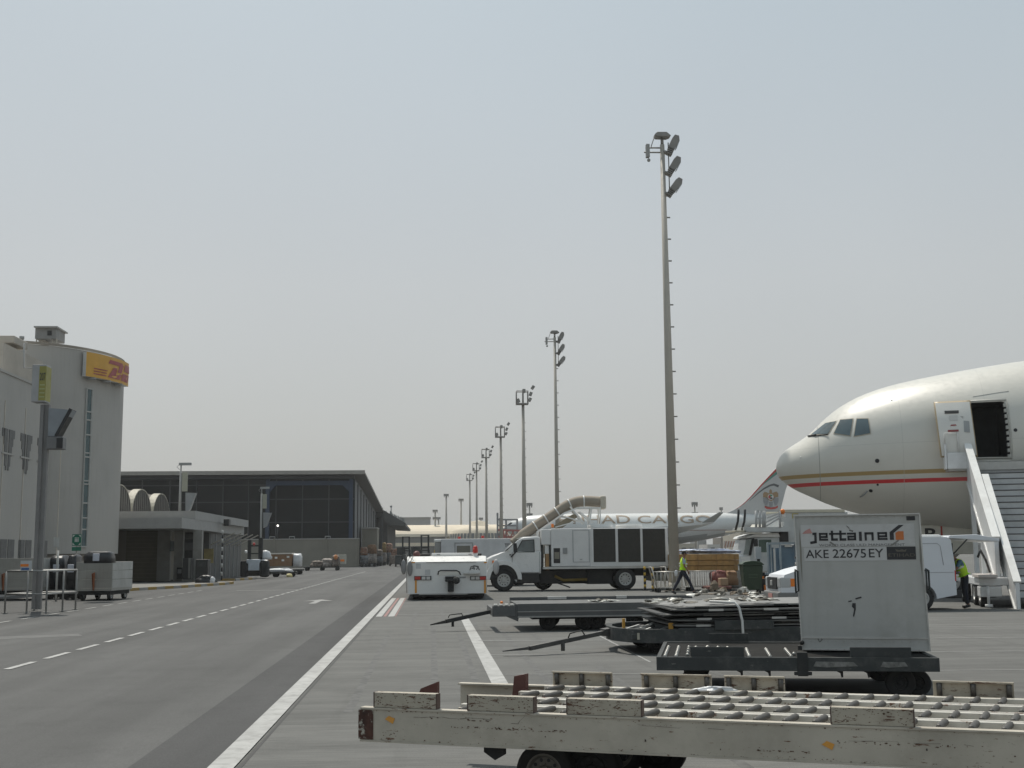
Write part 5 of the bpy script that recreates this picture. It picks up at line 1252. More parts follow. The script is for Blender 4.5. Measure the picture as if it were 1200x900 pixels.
t = thing('bracket_post', 'pale grey upright box on a thin stalk right above the green bin', 'post', (xat(888.5, 50.5), 50.5, 0))
mb = MB(); PB(mb, 290, 335, 345, 450, 50.5, 50.7, .01, **E); mb.build('box', M('post_box_pale', (.42, .45, .47), .5), t, True)
mb = MB(); PB(mb, 310, 450, 325, 500, 50.55, 50.65, **E); x = xat(Q(318, 0)[0], 50.6); mb.box(x - .03, x + .03, 50.55, 50.65, 0, zat(655, 50.6, 888)); mb.build('stalk', DRK, t, True)
t = thing('under_truck_shade', 'dark block built for the shade under the truck, with orange reflectors, right of the bin', 'box', (xat(899, 49), 49, 0))
mb = MB(); PB(mb, 350, 640, 415, 760, 49, 49.6, .02, **E); mb.build('box', CH, t, True)  # dark block stands in for the shaded space below the truck
mb = MB(); PB(mb, 372, 700, 410, 755, 48.97, 48.995, **E); PB(mb, 348, 615, 372, 640, 48.97, 48.995, **E); mb.build('reflector', ORANGE, t, True)
# =================================================================== BIG PASSENGER JET
AE = Vector((.956, -.292, 0)).normalized(); AN = Vector((AE.y, -AE.x, 0))      # along the fuselage / towards the camera
NOSE = Vector((12.72, 44.1, 0))
_d = ray(909.4, 548); _t = (NOSE - CAM).dot(AN) / _d.dot(AN); NOSE = NOSE + AE * ((CAM + _d * _t - NOSE).dot(AE))
jet = thing('passenger_jet', 'big cream-white twin jet with gold and red cheatlines, forward door open to the boarding stairs', 'airliner', NOSE, math.atan2(AE.y, AE.x))
def ax(px, py):
    d = ray(px, py); t = (NOSE - CAM).dot(AN) / d.dot(AN); p = CAM + d * t; return ((p - NOSE).dot(AE), p.z)
TOP = [ax(*q) for q in ((909.4, 548), (911.2, 540.5), (917, 531), (927, 523.5), (939.5, 515.5), (949.5, 508), (958, 499.5), (968, 490), (984, 477.5), (1006, 465.5), (1033, 455.5), (1060, 448.5), (1107, 439), (1160, 429.8), (1200, 424))]
BOT = [ax(*q) for q in ((909.4, 548), (911.5, 557.5), (922, 568), (934, 575.2), (948, 581.5), (973, 592), (1000, 600.5), (1040, 609.5), (1090, 617.5), (1141, 623), (1200, 627.5))]
d0 = TOP[0][0]
ZTf, ZBf = TOP[-1][1] + .12, BOT[-1][1] - .02
TOP = [(a - d0, z) for a, z in TOP] + [(13, ZTf), (60, ZTf)]; BOT = [(a - d0, z) for a, z in BOT] + [(13, ZBf), (60, ZBf)]
print('JET', TOP, BOT)
def interp(tab, d):
    s = math.sqrt(max(d, 0)); xs = [math.sqrt(max(a, 0)) for a, _ in tab]; n = len(xs)
    for i in range(n - 1):
        if s <= xs[i + 1] or i == n - 2:
            x0, x1 = xs[i], xs[i + 1]; y0, y1 = tab[i][1], tab[i + 1][1]
            def sl(k):
                if k <= 0 or k >= n - 1: return (tab[min(k + 1, n - 1)][1] - tab[max(k - 1, 0)][1]) / max(1e-6, xs[min(k + 1, n - 1)] - xs[max(k - 1, 0)])
                a = (tab[k][1] - tab[k - 1][1]) / (xs[k] - xs[k - 1]); b = (tab[k + 1][1] - tab[k][1]) / (xs[k + 1] - xs[k]); return 0 if a * b < 0 else 2 * a * b / (a + b + 1e-9)
            t = min(1, max(0, (s - x0) / (x1 - x0))); h = x1 - x0
            return (2 * t ** 3 - 3 * t ** 2 + 1) * y0 + (t ** 3 - 2 * t * t + t) * h * sl(i) + (-2 * t ** 3 + 3 * t * t) * y1 + (t ** 3 - t * t) * h * sl(i + 1)
zc0 = TOP[0][1]
mb = MB(); rows = []; NS = 48
ds = [0.0015] + [9.5 * (k / 46) ** 1.7 for k in range(1, 47)] + [9.5 + 1.2 * k for k in range(1, 24)]
for d in ds:
    zt6, zb6 = interp(TOP, d), interp(BOT, d); f = min(1, d / 7.0); zm = zc0 + ((ZTf + ZBf) / 2 - zc0) * (f * f * (3 - 2 * f)); zm = min(max(zm, zb6 + .02), zt6 - .02)
    hw = 3.08 * (1 - (1 - min(1, (d + .02) / 9.2)) ** 2.3) ** .56
    hw = min(hw, (zt6 - zb6) * .66)
    row = []
    for i in range(NS):
        t = 2 * math.pi * i / NS; c, s = math.cos(t), math.sin(t)
        row.append(mb._v((d, hw * c, zm + ((zt6 - zm) if s > 0 else (zm - zb6)) * s)))
    rows.append(row)
for a, b in zip(rows, rows[1:]):
    for i in range(NS): mb._f([a[i], a[(i + 1) % NS], b[(i + 1) % NS], b[i]], True)
mb._f(rows[0]); mb._f(rows[-1][::-1])
# livery material: stripes by height, panel lines
fm = M('jet_paint', (.59, .575, .52), .36, var=.015, dirt=.12, dirtcol=(.45, .42, .35), dscale=.6)
def livery(m, z_gold, z_red, th):
    t = m.node_tree; N = t.nodes; L = t.links; b = N['Principled BSDF']; src = b.inputs['Base Color'].links[0].from_socket
    tc = N.new('ShaderNodeTexCoord'); sp = N.new('ShaderNodeSeparateXYZ'); L.new(tc.outputs['Object'], sp.inputs[0])
    def band(out, c, h):
        a = N.new('ShaderNodeMath'); a.operation = 'SUBTRACT'; L.new(out, a.inputs[0]); a.inputs[1].default_value = c
        b_ = N.new('ShaderNodeMath'); b_.operation = 'ABSOLUTE'; L.new(a.outputs[0], b_.inputs[0])
        c_ = N.new('ShaderNodeMath'); c_.operation = 'LESS_THAN'; L.new(b_.outputs[0], c_.inputs[0]); c_.inputs[1].default_value = h; return c_.outputs[0]
    cur = src
    for c, h, col, ch in ((z_gold, th, (.36, .25, .10), 'Z'), (z_red, th * .95, (.55, .03, .035), 'Z'), (1.55, .012, (.30, .29, .26), 'X'), (9.9, .01, (.42, .41, .37), 'X'), (4.35, .006, (.47, .46, .42), 'X'), (7.1, .006, (.47, .46, .42), 'X'), (5.35, .006, (.47, .46, .42), 'Z')):
        mx2 = N.new('ShaderNodeMix'); mx2.data_type = 'RGBA'; L.new(band(sp.outputs[ch], c, h), mx2.inputs[0]); L.new(cur, mx2.inputs[6]); mx2.inputs[7].default_value = (*col, 1); cur = mx2.outputs[2]
    L.new(cur, b.inputs['Base Color'])
    b.inputs['Coat Weight'].default_value = .25; b.inputs['Coat Roughness'].default_value = .3
def surf_z(px, py, y_off=2.9):
    d = ray(px, py); P0 = NOSE + AN * y_off; t = (P0 - CAM).dot(AN) / d.dot(AN); return (CAM + d * t).z
zg, zr_ = surf_z(1030, 553.6, 2.6), surf_z(1030, 563.8, 2.5)
livery(fm, zg, zr_, .068)
bmesh.ops.recalc_face_normals(mb.bm, faces=mb.bm.faces[:])
bvh = BVHTree.FromBMesh(mb.bm)
JM = root_matrix(jet); JI = JM.inverted(); JR = JI.to_3x3()
def hit(px, py):
    o = JI @ CAM; d = (JR @ ray(px, py)).normalized(); loc, nor, _, _ = bvh.ray_cast(o, d)
    return loc, nor
# door opening cut into the fuselage
hd = [hit(x, y_)[0] for x, y_ in ((1140.5, 537.5), (1179, 536.5), (1141, 472), (1178, 472))]
dx0 = min(h.x for h in hd); dx1 = max(h.x for h in hd); dz0 = min(h.z for h in hd); dz1 = max(h.z for h in hd)
fus = mb.build('fuselage', fm, jet)
CABIN = M('dark_cabin_interior', (.03, .032, .033), .8, var=.3, scale=2)
cb_ = MB(); cb_.box(dx0, dx1, -4.5, -1.0, dz0, dz1, .12); cutter = cb_.build('cutter', CABIN, jet)
fus.data.materials.append(CABIN)
bo = fus.modifiers.new('b', 'BOOLEAN'); bo.operation = 'DIFFERENCE'; bo.object = cutter; bo.solver = 'EXACT'
try: bo.material_mode = 'TRANSFER'
except Exception: pass
dg = bpy.context.evaluated_depsgraph_get(); dg.update()
nm = bpy.data.meshes.new_from_object(fus.evaluated_get(dg)); fus.modifiers.clear(); fus.data = nm; nm.name = 'fuselage'
bpy.data.objects.remove(cutter)
print('DOOR', dx0, dx1, dz0, dz1)
for m_ in nm.materials: print(m_.name if m_ else None)
def drape(poly, mat, name, parent, off=.012, n=6, mirror=False, thick=0.0, smooth=True):
    """patch laid on the fuselage skin; poly = 4 picture points"""
    mb = MB(); g = []
    for j in range(n + 1):
        for i in range(n + 1):
            u, v = i / n, j / n
            a = Vector(poly[0]).lerp(Vector(poly[1]), u); b = Vector(poly[3]).lerp(Vector(poly[2]), u); p = a.lerp(b, v)
            l, nn = hit(p.x, p.y)
            if l is None: l, nn = hit(p.x + 1.5, p.y + 1)
            if nn.y > 0: nn = -nn
            g.append((l, nn))
    for sgn in ((1, -1) if mirror else (1,)):
        V = [mb._v(((l + nn * off).x, (l + nn * off).y * sgn, (l + nn * off).z)) for l, nn in g]
        for j in range(n):
            for i in range(n): k = j * (n + 1) + i; mb._f([V[k], V[k + 1], V[k + n + 2], V[k + n + 1]], smooth)
    return mb.build(name, mat, parent)
WSC = M('cockpit_glass', (.055, .085, .095), .05, var=.3, scale=1.5, spec=1.0); WFR = M('cockpit_frame', (.42, .38, .30), .4)
def grow(poly, k): c = sum((Vector(p) for p in poly), Vector((0, 0))) / len(poly); return [tuple(c + (Vector(p) - c) * (1 + k)) for p in poly]
panes = [[(951.0, 509.3), (970.5, 508.6), (980.3, 493.8), (967.5, 496.3)], [(977.7, 507.8), (996.2, 510.6), (999.6, 491.2), (985, 492.3)], [(1001.2, 511.3), (1020, 507.8), (1017.2, 491), (1004.2, 491.2)]]
for p_ in panes:
    fr_ = drape(grow(p_, .11), WFR, 'window_frame', jet, .012, 6, True); drape(p_, WSC, 'cockpit_window', fr_, .022, 6, True)
mb = MB(); l, _ = hit(947, 512); l2, _ = hit(956, 511); l3, _ = hit(970, 510); mb.tube([l + Vector((0, -.04, .03)), l2 + Vector((0, -.05, .03))], .035, 5); mb.tube([l2 + Vector((0, -.05, .02)), l3 + Vector((0, -.05, .02))], .02, 5); mb.build('wiper', BLACK, jet)
for (px, py, r_) in ((1028, 540, .075), (1020.5, 575, .065), (1028.5, 568, .04), (1190, 504, .06)):
    l, nn = hit(px, py)
    if nn.y > 0: nn = -nn
    mb = MB(); mb.cyl(l - nn * .02, l + nn * .012, r_, n=16); mb.build('static_port', BLACK, jet)
l, nn = hit(1008, 582.5); mb = MB(); l2, _ = hit(1013, 579.5); mb.tube([l + Vector((0, -.03, 0)), l2 + Vector((0, -.12, 0)), l2 + Vector((.1, -.14, .12))], .025, 5); mb.build('pitot_probe', MGREY, jet)
# opening surround with latches
mb = MB(); o_ = []
def yskin(x, z):
    l, _, _, _ = bvh.ray_cast(Vector((x, -9, z)), Vector((0, 1, 0))); return l.y
for (xa_, xb_) in ((dx1 + .03, dx1 + .12),):
    for k in range(10):
        z0 = dz0 + (dz1 - dz0) * k / 10; z1 = z0 + (dz1 - dz0) / 10 * .6; mb.box(dx1 - .07, dx1 - .003, yskin(dx1, z0) - .01, yskin(dx1, z0) + .15, z0, z1)
mb.build('latch', M('latch_grey', (.4, .4, .37), .5), jet)
mb = MB(); N_ = 10
loop = [(dx0 - .04, dz0 + .02)] + [(dx0 - .04, dz0 + (dz1 - dz0 + .06) * k / N_) for k in range(1, N_ + 1)] + [(dx1 + .05, dz1 + .06)] + [(dx1 + .05, dz0 + (dz1 - dz0 + .06) * k / N_) for k in range(N_ - 1, -1, -1)]
mb.tube([(x, yskin(x, z) - .005, z) for x, z in loop], .035, 6, closed=True); mb.build('door_frame', M('door_frame_grey', (.42, .41, .37), .5), jet)
# swung-out door panel
dp = [(1103, 536), (1146, 535), (1137, 469), (1094.5, 471)]
OFF = .55
def doorpt(px, py, off):
    l, nn = hit(px, py); v = (JI @ CAM - l).normalized(); return l + v * off
def doorpatch(poly, mat, name, parent, off, n=8, thick=0.0):
    mb = MB(); G0, G1 = [], []
    for j in range(n + 1):
        for i in range(n + 1):
            u, v = i / n, j / n; a = Vector(poly[0]).lerp(Vector(poly[1]), u); b = Vector(poly[3]).lerp(Vector(poly[2]), u); p = a.lerp(b, v)
            q = doorpt(p.x, p.y, off); G0.append(mb._v(q)); G1.append(mb._v(q + Vector((.0, thick, 0))) if thick else None)
    w_ = n + 1
    for j in range(n):
        for i in range(n):
            k = j * w_ + i; mb._f([G0[k], G0[k + 1], G0[k + w_ + 1], G0[k + w_]], True)
            if thick: mb._f([G1[k], G1[k + w_], G1[k + w_ + 1], G1[k + 1]], True)
    if thick:
        bd_ = [i for i in range(w_)] + [w_ * j + n for j in range(1, w_)] + [w_ * n + i for i in range(n - 1, -1, -1)] + [w_ * j for j in range(n - 1, 0, -1)]
        for a, b in zip(bd_, bd_[1:] + bd_[:1]): mb._f([G0[a], G0[b], G1[b], G1[a]])
    return mb.build(name, mat, parent)
DW = M('door_white', (.66, .65, .61), .4, var=.03)
dj = doorpatch(grow(dp, .0), M('door_edge_gold', (.36, .28, .17), .5), 'door', jet, OFF, thick=.14)
doorpatch(grow(dp, -.05), DW, 'door_skin', dj, OFF + .015)
def DPq(x, y_): return (1060 + x / 3.464, 460 + y_ / 3.464)
for poly, mt, nm_ in (([DPq(163, 86), DPq(220, 84), DPq(220, 72), DPq(162, 74)], BLACK, 'door_handle_slot'), ([DPq(242, 160), DPq(266, 162), DPq(262, 116), DPq(240, 114)], M('door_window_grey', (.3, .31, .31), .3), 'door_window'), ([DPq(182, 114), DPq(216, 113), DPq(215, 92), DPq(181, 93)], M('door_label', (.56, .55, .52), .5), 'placard'), ([DPq(176, 160), DPq(220, 158), DPq(219, 150), DPq(175, 152)], M('door_dark_red', (.25, .05, .05), .5), 'red_marking'), ([DPq(185, 136), DPq(212, 134), DPq(208, 129), DPq(190, 130)], M('door_dark_red2', (.3, .06, .06), .5), 'red_arch_marking')):
    doorpatch(poly, mt, nm_, dj, OFF + .03, 3)
mb = MB()
for zq in (.35, .7):
    z = dz0 + (dz1 - dz0) * zq; mb.bar((dx0 - .1, yskin(dx0, z) + .02, z), (dx0 - .35, yskin(dx0, z) - OFF + .05, z), .1, .12)
mb.build('hinge_arm', LGREY, dj)
# upper seam line and roof light
mb = MB(); mb.tube([hit(x, y_)[0] + Vector((0, -.004, 0)) for x, y_ in ((1140, 465), (1155, 462.5), (1170, 460), (1182, 458.5))], .008, 4); mb.build('panel_seam', MGREY, jet)
for px, py in ((1045, 469), (938, 536)):
    l, nn = hit(px, py); mb = MB(); mb.sphere(l, .03, n=8); mb.build('rivet_light', M('white_stud', (.8, .8, .78), .3), jet)
# nose gear with doors
GX = 5.9
mb = MB(); mb.cyl((GX, 0, .5), (GX, 0, 2.3), .14, .16, 14); mb.bar((GX, 0, 1.2), (GX + 1.2, 0, 2.3), .12); gz = mb.build('nose_gear_leg', LGREY, jet)
for s_ in (-1, 1): add_wheel(gz, (GX, s_ * .36, .54), .54, .3, 'y')
zb7 = interp(BOT, 6.0)
for s_ in (-1, 1):
    mb = MB(); mb.box(GX - .9, GX + .95, s_ * .55 - .03, s_ * .55 + .03, 1.5, zb7 + .15, .02); gdr = mb.build('gear_door', fm if False else M('gear_door_cream%d' % s_, (.56, .54, .47), .45), jet)
    if s_ < 0:
        mb = MB(); xx = (JI @ W(1102.5, 620, 42)).x; mb.box(xx - .03, xx + .03, s_ * .55 - .042, s_ * .55 - .032, 1.5, zb7 + .1); mb.build('red_line', M('red_door_line', (.4, .05, .04), .5), gdr)
        q0 = JI @ W(1084.5, 633.5, 42); lettering('B', BLACK, gdr, flat((q0.x, s_ * .55 - .045, q0.z), (1, 0, 0), (0, 0, 1), .40, .44), 'registration_letter', bold=.02)
# wing root / engine outside the frame on the right, so the jet is complete from the side
mb = MB(); mb.prism([(22, -2.5), (33, -2.5), (42, -26), (39, -26)], 3.2, 3.7, axis='z', bev=.1); mb.build('wing', fm, jet)

# =================================================================== BOARDING STAIRS
DL = JM @ hit(1143, 541)[0]
so = Vector((DL.x, DL.y, 0)) + AN * .15
st = thing('boarding_stairs', 'white covered mobile boarding stairs leading down from the open door of the big jet', 'boarding stairs', so, math.atan2(AE.y, AE.x))
TOPZ = DL.z - .02; NSTEP = 21; RISE = (TOPZ - .3) / NSTEP; RUN = 6.2 / NSTEP
STW = M('stairs_white', (.70, .71, .71), .35, dirt=.2, var=.03); RIS = M('stairs_riser_grey', (.56, .57, .57), .5, dirt=.3, var=.05); TRD = M('stairs_tread_dark', (.09, .09, .09), .7)
# local: x along fuselage (right), y away from camera (0 = jet), down the stairs = -y
mb = MB()
for k in range(NSTEP):
    z = TOPZ - RISE * (k + 1); y1 = -RUN * k; mb.box(.02, 1.7, y1 - .03, y1, z, z + RISE - .035)
rs = mb.build('risers', RIS, st)
mb = MB()
for k in range(NSTEP + 1):
    z = TOPZ - RISE * k; y1 = -RUN * k; mb.box(.015, 1.705, y1 - .045, y1 + RUN - .03 if k else .45, z - .03, z)
mb.build('treads', TRD, st)
slope = RISE / RUN
def side(x, y_top, y_bot, h0, h1, th, mat, name, low=.35):
    """side wall following the stairs from y_top to y_bot"""
    mb = MB(); zt8 = lambda y_: TOPZ + y_ * slope
    mb.prism([(y_top, zt8(y_top) - low), (y_top, zt8(y_top) + h0), (y_bot, zt8(y_bot) + h1), (y_bot, zt8(y_bot) - low)], x, x + th, axis='x', bev=.015); p = mb.build(name, mat, st)
    m2 = MB(); m2.bar((x + th / 2, y_top, zt8(y_top) + h0 + .03), (x + th / 2, y_bot, zt8(y_bot) + h1 + .03), th + .1, .07); m2.bar((x + th / 2, y_top, zt8(y_top) - low), (x + th / 2, y_bot, zt8(y_bot) - low), th + .06, .09)
    m2.build('rail_cap', WHITE, p)
side(-.36, -.3, -5.0, .85, .85, .13, STW, 'upper_side_panel', .5); side(-.10, -2.0, -6.5, .8, .62, .11, STW, 'lower_side_panel', .3)
side(1.95, -.3, -5.0, .85, .85, .09, STW, 'upper_side_panel', .5); side(1.71, -2.0, -6.5, .8, .62, .07, STW, 'lower_side_panel', .3)
mb = MB(); mb.box(-.95, 2.6, -.4, .5, TOPZ - .3, TOPZ - .036); mb.build('top_platform', LGREY, st)
mb = MB(); mb.box(-1.05, -.98, -.5, -.05, TOPZ - .25, TOPZ + .62, .02); mb.box(-.97, -.35, -.5, -.44, TOPZ - .25, TOPZ + .3, .02); gp = mb.build('platform_guard', STW, st)
mb = MB(); mb.tube([(-1.02, -.5, TOPZ + .6), (-1.02, -.5, TOPZ + .95), (-.6, -.48, TOPZ + .95), (-.6, -.48, TOPZ + .3)], .025, 6); mb.build('guard_loop', WHITE, gp)
mb = MB(); mb.box(1.9, 2.55, -.6, -.1, TOPZ - .2, TOPZ + .95, .03); mb.build('platform_guard', STW, st)
mb = MB(); mb.box(-.9, 2.5, -5.4, -.2, .62, .85, .03); mb.box(-.9, -.3, -5.5, -4.9, .3, .6, .03); mb.build('chassis', STW, st)
mb = MB(); mb.box(-.95, -.42, -5.7, -4.4, .86, .95, .01); mb.build('deck_edge', M('deck_pink_white', (.6, .55, .52), .5), st)
mb = MB(); mb.box(-.88, -.35, -4.7, -4.2, .25, .58, .03); mb.build('tool_box', DRK, st)
for y_ in (-5.05, -3.9, -1.3):
    add_wheel(st, (-.75, y_, .36), .36, .24, 'x'); add_wheel(st, (2.4, y_, .36), .36, .24, 'x')
mb = MB(); mb.bar((-.25, -2.0, .9), (-.28, -2.6, TOPZ - 1.6), .14); mb.bar((-.2, -4.4, .9), (-.25, -3.0, 2.1), .12); mb.bar((1.9, -2.0, .9), (1.9, -2.6, TOPZ - 1.6), .14); mb.build('lift_strut', STW, st)
mb = MB(); mb.bar((-.2, -.1, .9), (-.2, -.1, TOPZ - .3), .14); mb.bar((1.9, -.1, .9), (1.9, -.1, TOPZ - .3), .14); mb.build('platform_post', STW, st)
mb = MB(); mb.tube([(-.9, -5.5, 1.45), (-.8, -5.3, 1.65), (-.62, -5.0, 1.35), (-.5, -4.8, 1.0)], .035, 6); mb.build('black_hose', BLACK, st)
mb = MB(); mb.cyl((-.7, -5.6, .1), (-.7, -5.6, .62), .04); mb.cyl((-.7, -5.6, .012), (-.7, -5.6, .1), .11); mb.build('stabiliser', STW, st)
mb = MB(); zz = TOPZ - RISE * 17; mb.box(.5, 1.2, -RUN * 17 - .02, -RUN * 16.2, zz + .001, zz + .07); mb.build('step_litter', M('blue_grey_cloth', (.3, .35, .42), .8), st)

# =================================================================== WHITE VAN
YN = 33.0
vn = thing('white_van', 'white panel van with its tailgate raised, parked behind the marked container', 'van', (xat(913, YN), YN, 0), R(-2.0))
# local x from nose (0) to tail (4.85), z up, y away
VL = xat(1122, 32.6) - xat(914, YN); VW = 1.72
VP = M('van_white', (.66, .68, .71), .42, dirt=.12, dirtcol=(.45, .44, .42), var=.02)
H_ = 2.02
prof = [(0.02, .38), (0, .75), (.12, 1.02), (.55, 1.16), (.95, 1.25), (1.55, 1.86), (1.8, H_ - .06), (2.2, H_), (VL - .15, H_), (VL - .05, H_ - .08), (VL + .03, 1.2), (VL + .03, .42), (VL - .55, .32)]
wc1, wc2 = .82, VL - .98 + .05
def arch(cx, r_, z0): return [(cx + r_ * math.cos(math.pi * k / 10), max(z0, .33 + r_ * math.sin(math.pi * k / 10))) for k in range(11)]
prof = prof + arch(wc2, .40, .32) + [(wc1 + .6, .32)] + arch(wc1, .40, .32)
mb = MB(); mb.prism(prof, 0, VW, bev=.055); vb = mb.build('body', VP, vn)
for x in (wc1, wc2):
    add_wheel(vn, (x, .14, .33), .33, .2, 'y'); add_wheel(vn, (x, VW - .14, .33), .33, .2, 'y')
mb = MB(); mb.prism([(1.62, 1.15), (1.02, 1.27), (1.62, 1.82), (1.75, 1.85), (2.35, 1.85), (2.35, 1.18)][1:] , -.012, -.003); mb.build('side_window', GLASS, vb)
mb = MB(); mb.prism([(.96, 1.27), (1.54, 1.85), (1.50, 1.87), (.92, 1.29)], .15, VW - .15); mb.build('windscreen', GLASS, vb)
mb = MB(); mb.box(-.035, .03, .35, VW - .35, .62, .95, .01); mb.box(-.05, .02, .1, VW - .1, .32, .5, .02); mb.build('grille', BLACK, vb)
mb = MB(); mb.box(-.06, -.036, VW / 2 - .1, VW / 2 + .1, .72, .86, .01); mb.build('badge', LGREY, vb)
for y_ in (.04, VW - .34):
    mb = MB(); mb.box(-.02, .3, y_ - .05 if y_ < 1 else y_ + .05, y_ + .3, .66, .96, .04); hl_ = mb.build('headlight', M('headlight_glass', (.45, .46, .46), .15), vb)
    mb = MB(); mb.box(.28, .42, (y_ - .055) if y_ < 1 else (VW - .02), (y_ + .05) if y_ < 1 else (VW + .015), .7, .92, .01); mb.build('indicator', ORANGE, hl_)
mb = MB(); mb.box(-.08, .55, -.012, VW + .012, .3, .56, .05); mb.build('bumper', M('bumper_grey', (.17, .17, .165), .5), vb)
mb = MB(); mb.box(-.095, -.082, VW / 2 - .22, VW / 2 + .22, .38, .5); mb.build('number_plate', M('red_white_plate', (.5, .25, .22), .5), vb)
mb = MB(); mb.box(VL - 1.3 + .0, VL - .75, -.008, -.002, 1.08, 1.13); mb.build('slide_rail', BLACK, vb)
mb = MB()
for pts_ in ([(2.5, 1.15), (2.5, 1.86), (2.6, 1.9), (3.55, 1.9), (3.65, 1.86), (3.65, 1.15)], [(VL - 1.3, 1.25), (VL - 1.3, 1.8), (VL - 1.2, 1.85), (VL - .45, 1.85), (VL - .36, 1.78), (VL - .3, 1.25)]): mb.tube([(x, -.004, z) for x, z in pts_], .009, 4)
mb.tube([(1.0, -.004, .62), (1.3, -.004, 1.05), (VL - .02, -.004, 1.05)], .007, 4); mb.tube([(VL - 1.55, -.004, .4), (VL - 1.55, -.004, H_ - .1)], .007, 4)
mb.build('panel_seam', M('van_seam', (.42, .43, .45), .5), vb)
mb = MB(); mb.box(VL + .0, VL + .034, .1, VW - .1, .62, 1.85); mb.build('cargo_opening', BLACK, vb)
mb = MB(); mb.box(VL - .0, VL + .04, -.005, .08, .8, 1.1, .01); mb.build('tail_light', RED, vb)
mb = MB(); mb.prism([(VL - .95, H_ + .005), (VL - .1, H_ + .005), (VL - .25, H_ + .08), (VL - .8, H_ + .08)], .3, VW - .3, bev=.03); mb.build('roof_pod', WHITE, vb)
mb = MB(); mb.prism([(VL - .1, H_ - .02), (VL + 1.35, H_ - .14), (VL + 1.36, H_ - .06), (VL + .7, H_ + .07), (VL - .05, H_ + .05)], .04, VW - .04, bev=.02); tgt = mb.build('tailgate', VP, vn)
mb = MB()
for y_ in (.1, VW - .1): mb.cyl((VL + .04, y_, 1.55), (VL + .45, y_, H_ - .07), .018)
mb.build('gas_strut', BLACK, tgt)
mb = MB(); mb.box(VL - .2, VL + .2, .02, VW - .02, .33, .55, .03); mb.build('rear_bumper', BLACK, vb)
mb = MB(); mb.T = Matrix.Translation((.55, -.32, 1.62)) @ Matrix.Rotation(R(38), 4, 'Y'); mb.box(-.1, .1, -.06, .06, -.24, .24, .03); m_ = mb.build('mirror', BLACK, vb)
mb = MB(); mb.tube([(.75, .12, 1.18), (.68, -.1, 1.3), (.55, -.3, 1.5)], .04, 6); mb.tube([(.4, -.3, 1.75), (.72, -.33, 1.82), (.78, -.33, 1.6)], .015, 5); mb.build('mirror_stalk', BLACK, m_)

# =================================================================== PEOPLE
def skin_mesh(nodes, edges, root=0, sub=2):
    """one continuous tapered surface grown along a skeleton. nodes: (x,y,z,rx,ry)"""
    bm = bmesh.new(); lay = bm.verts.layers.skin.verify(); vs = []
    for n_ in nodes:
        v = bm.verts.new(n_[:3]); v[lay].radius = (n_[3], n_[4] if len(n_) > 4 else n_[3]); vs.append(v)
    vs[root][lay].use_root = True
    for a, b in edges: bm.edges.new((vs[a], vs[b]))
    me = bpy.data.meshes.new('skel'); bm.to_mesh(me); bm.free(); o = bpy.data.objects.new('skel', me); COL.objects.link(o)
    m = o.modifiers.new('s', 'SKIN'); m.use_smooth_shade = True; m.branch_smoothing = .3
    u = o.modifiers.new('u', 'SUBSURF'); u.levels = sub; u.render_levels = sub
    dg = bpy.context.evaluated_depsgraph_get(); dg.update(); nm = bpy.data.meshes.new_from_object(o.evaluated_get(dg))
    bpy.data.objects.remove(o); bpy.data.meshes.remove(me)
    for p in nm.polygons: p.use_smooth = True
    return nm
def skobj(name, nodes, edges, mat, parent, root=0, sub=2):
    nm = skin_mesh(nodes, edges, root, sub); nm.name = name; nm.materials.append(mat); o = bpy.data.objects.new(name, nm); COL.objects.link(o); o.parent = parent; return o
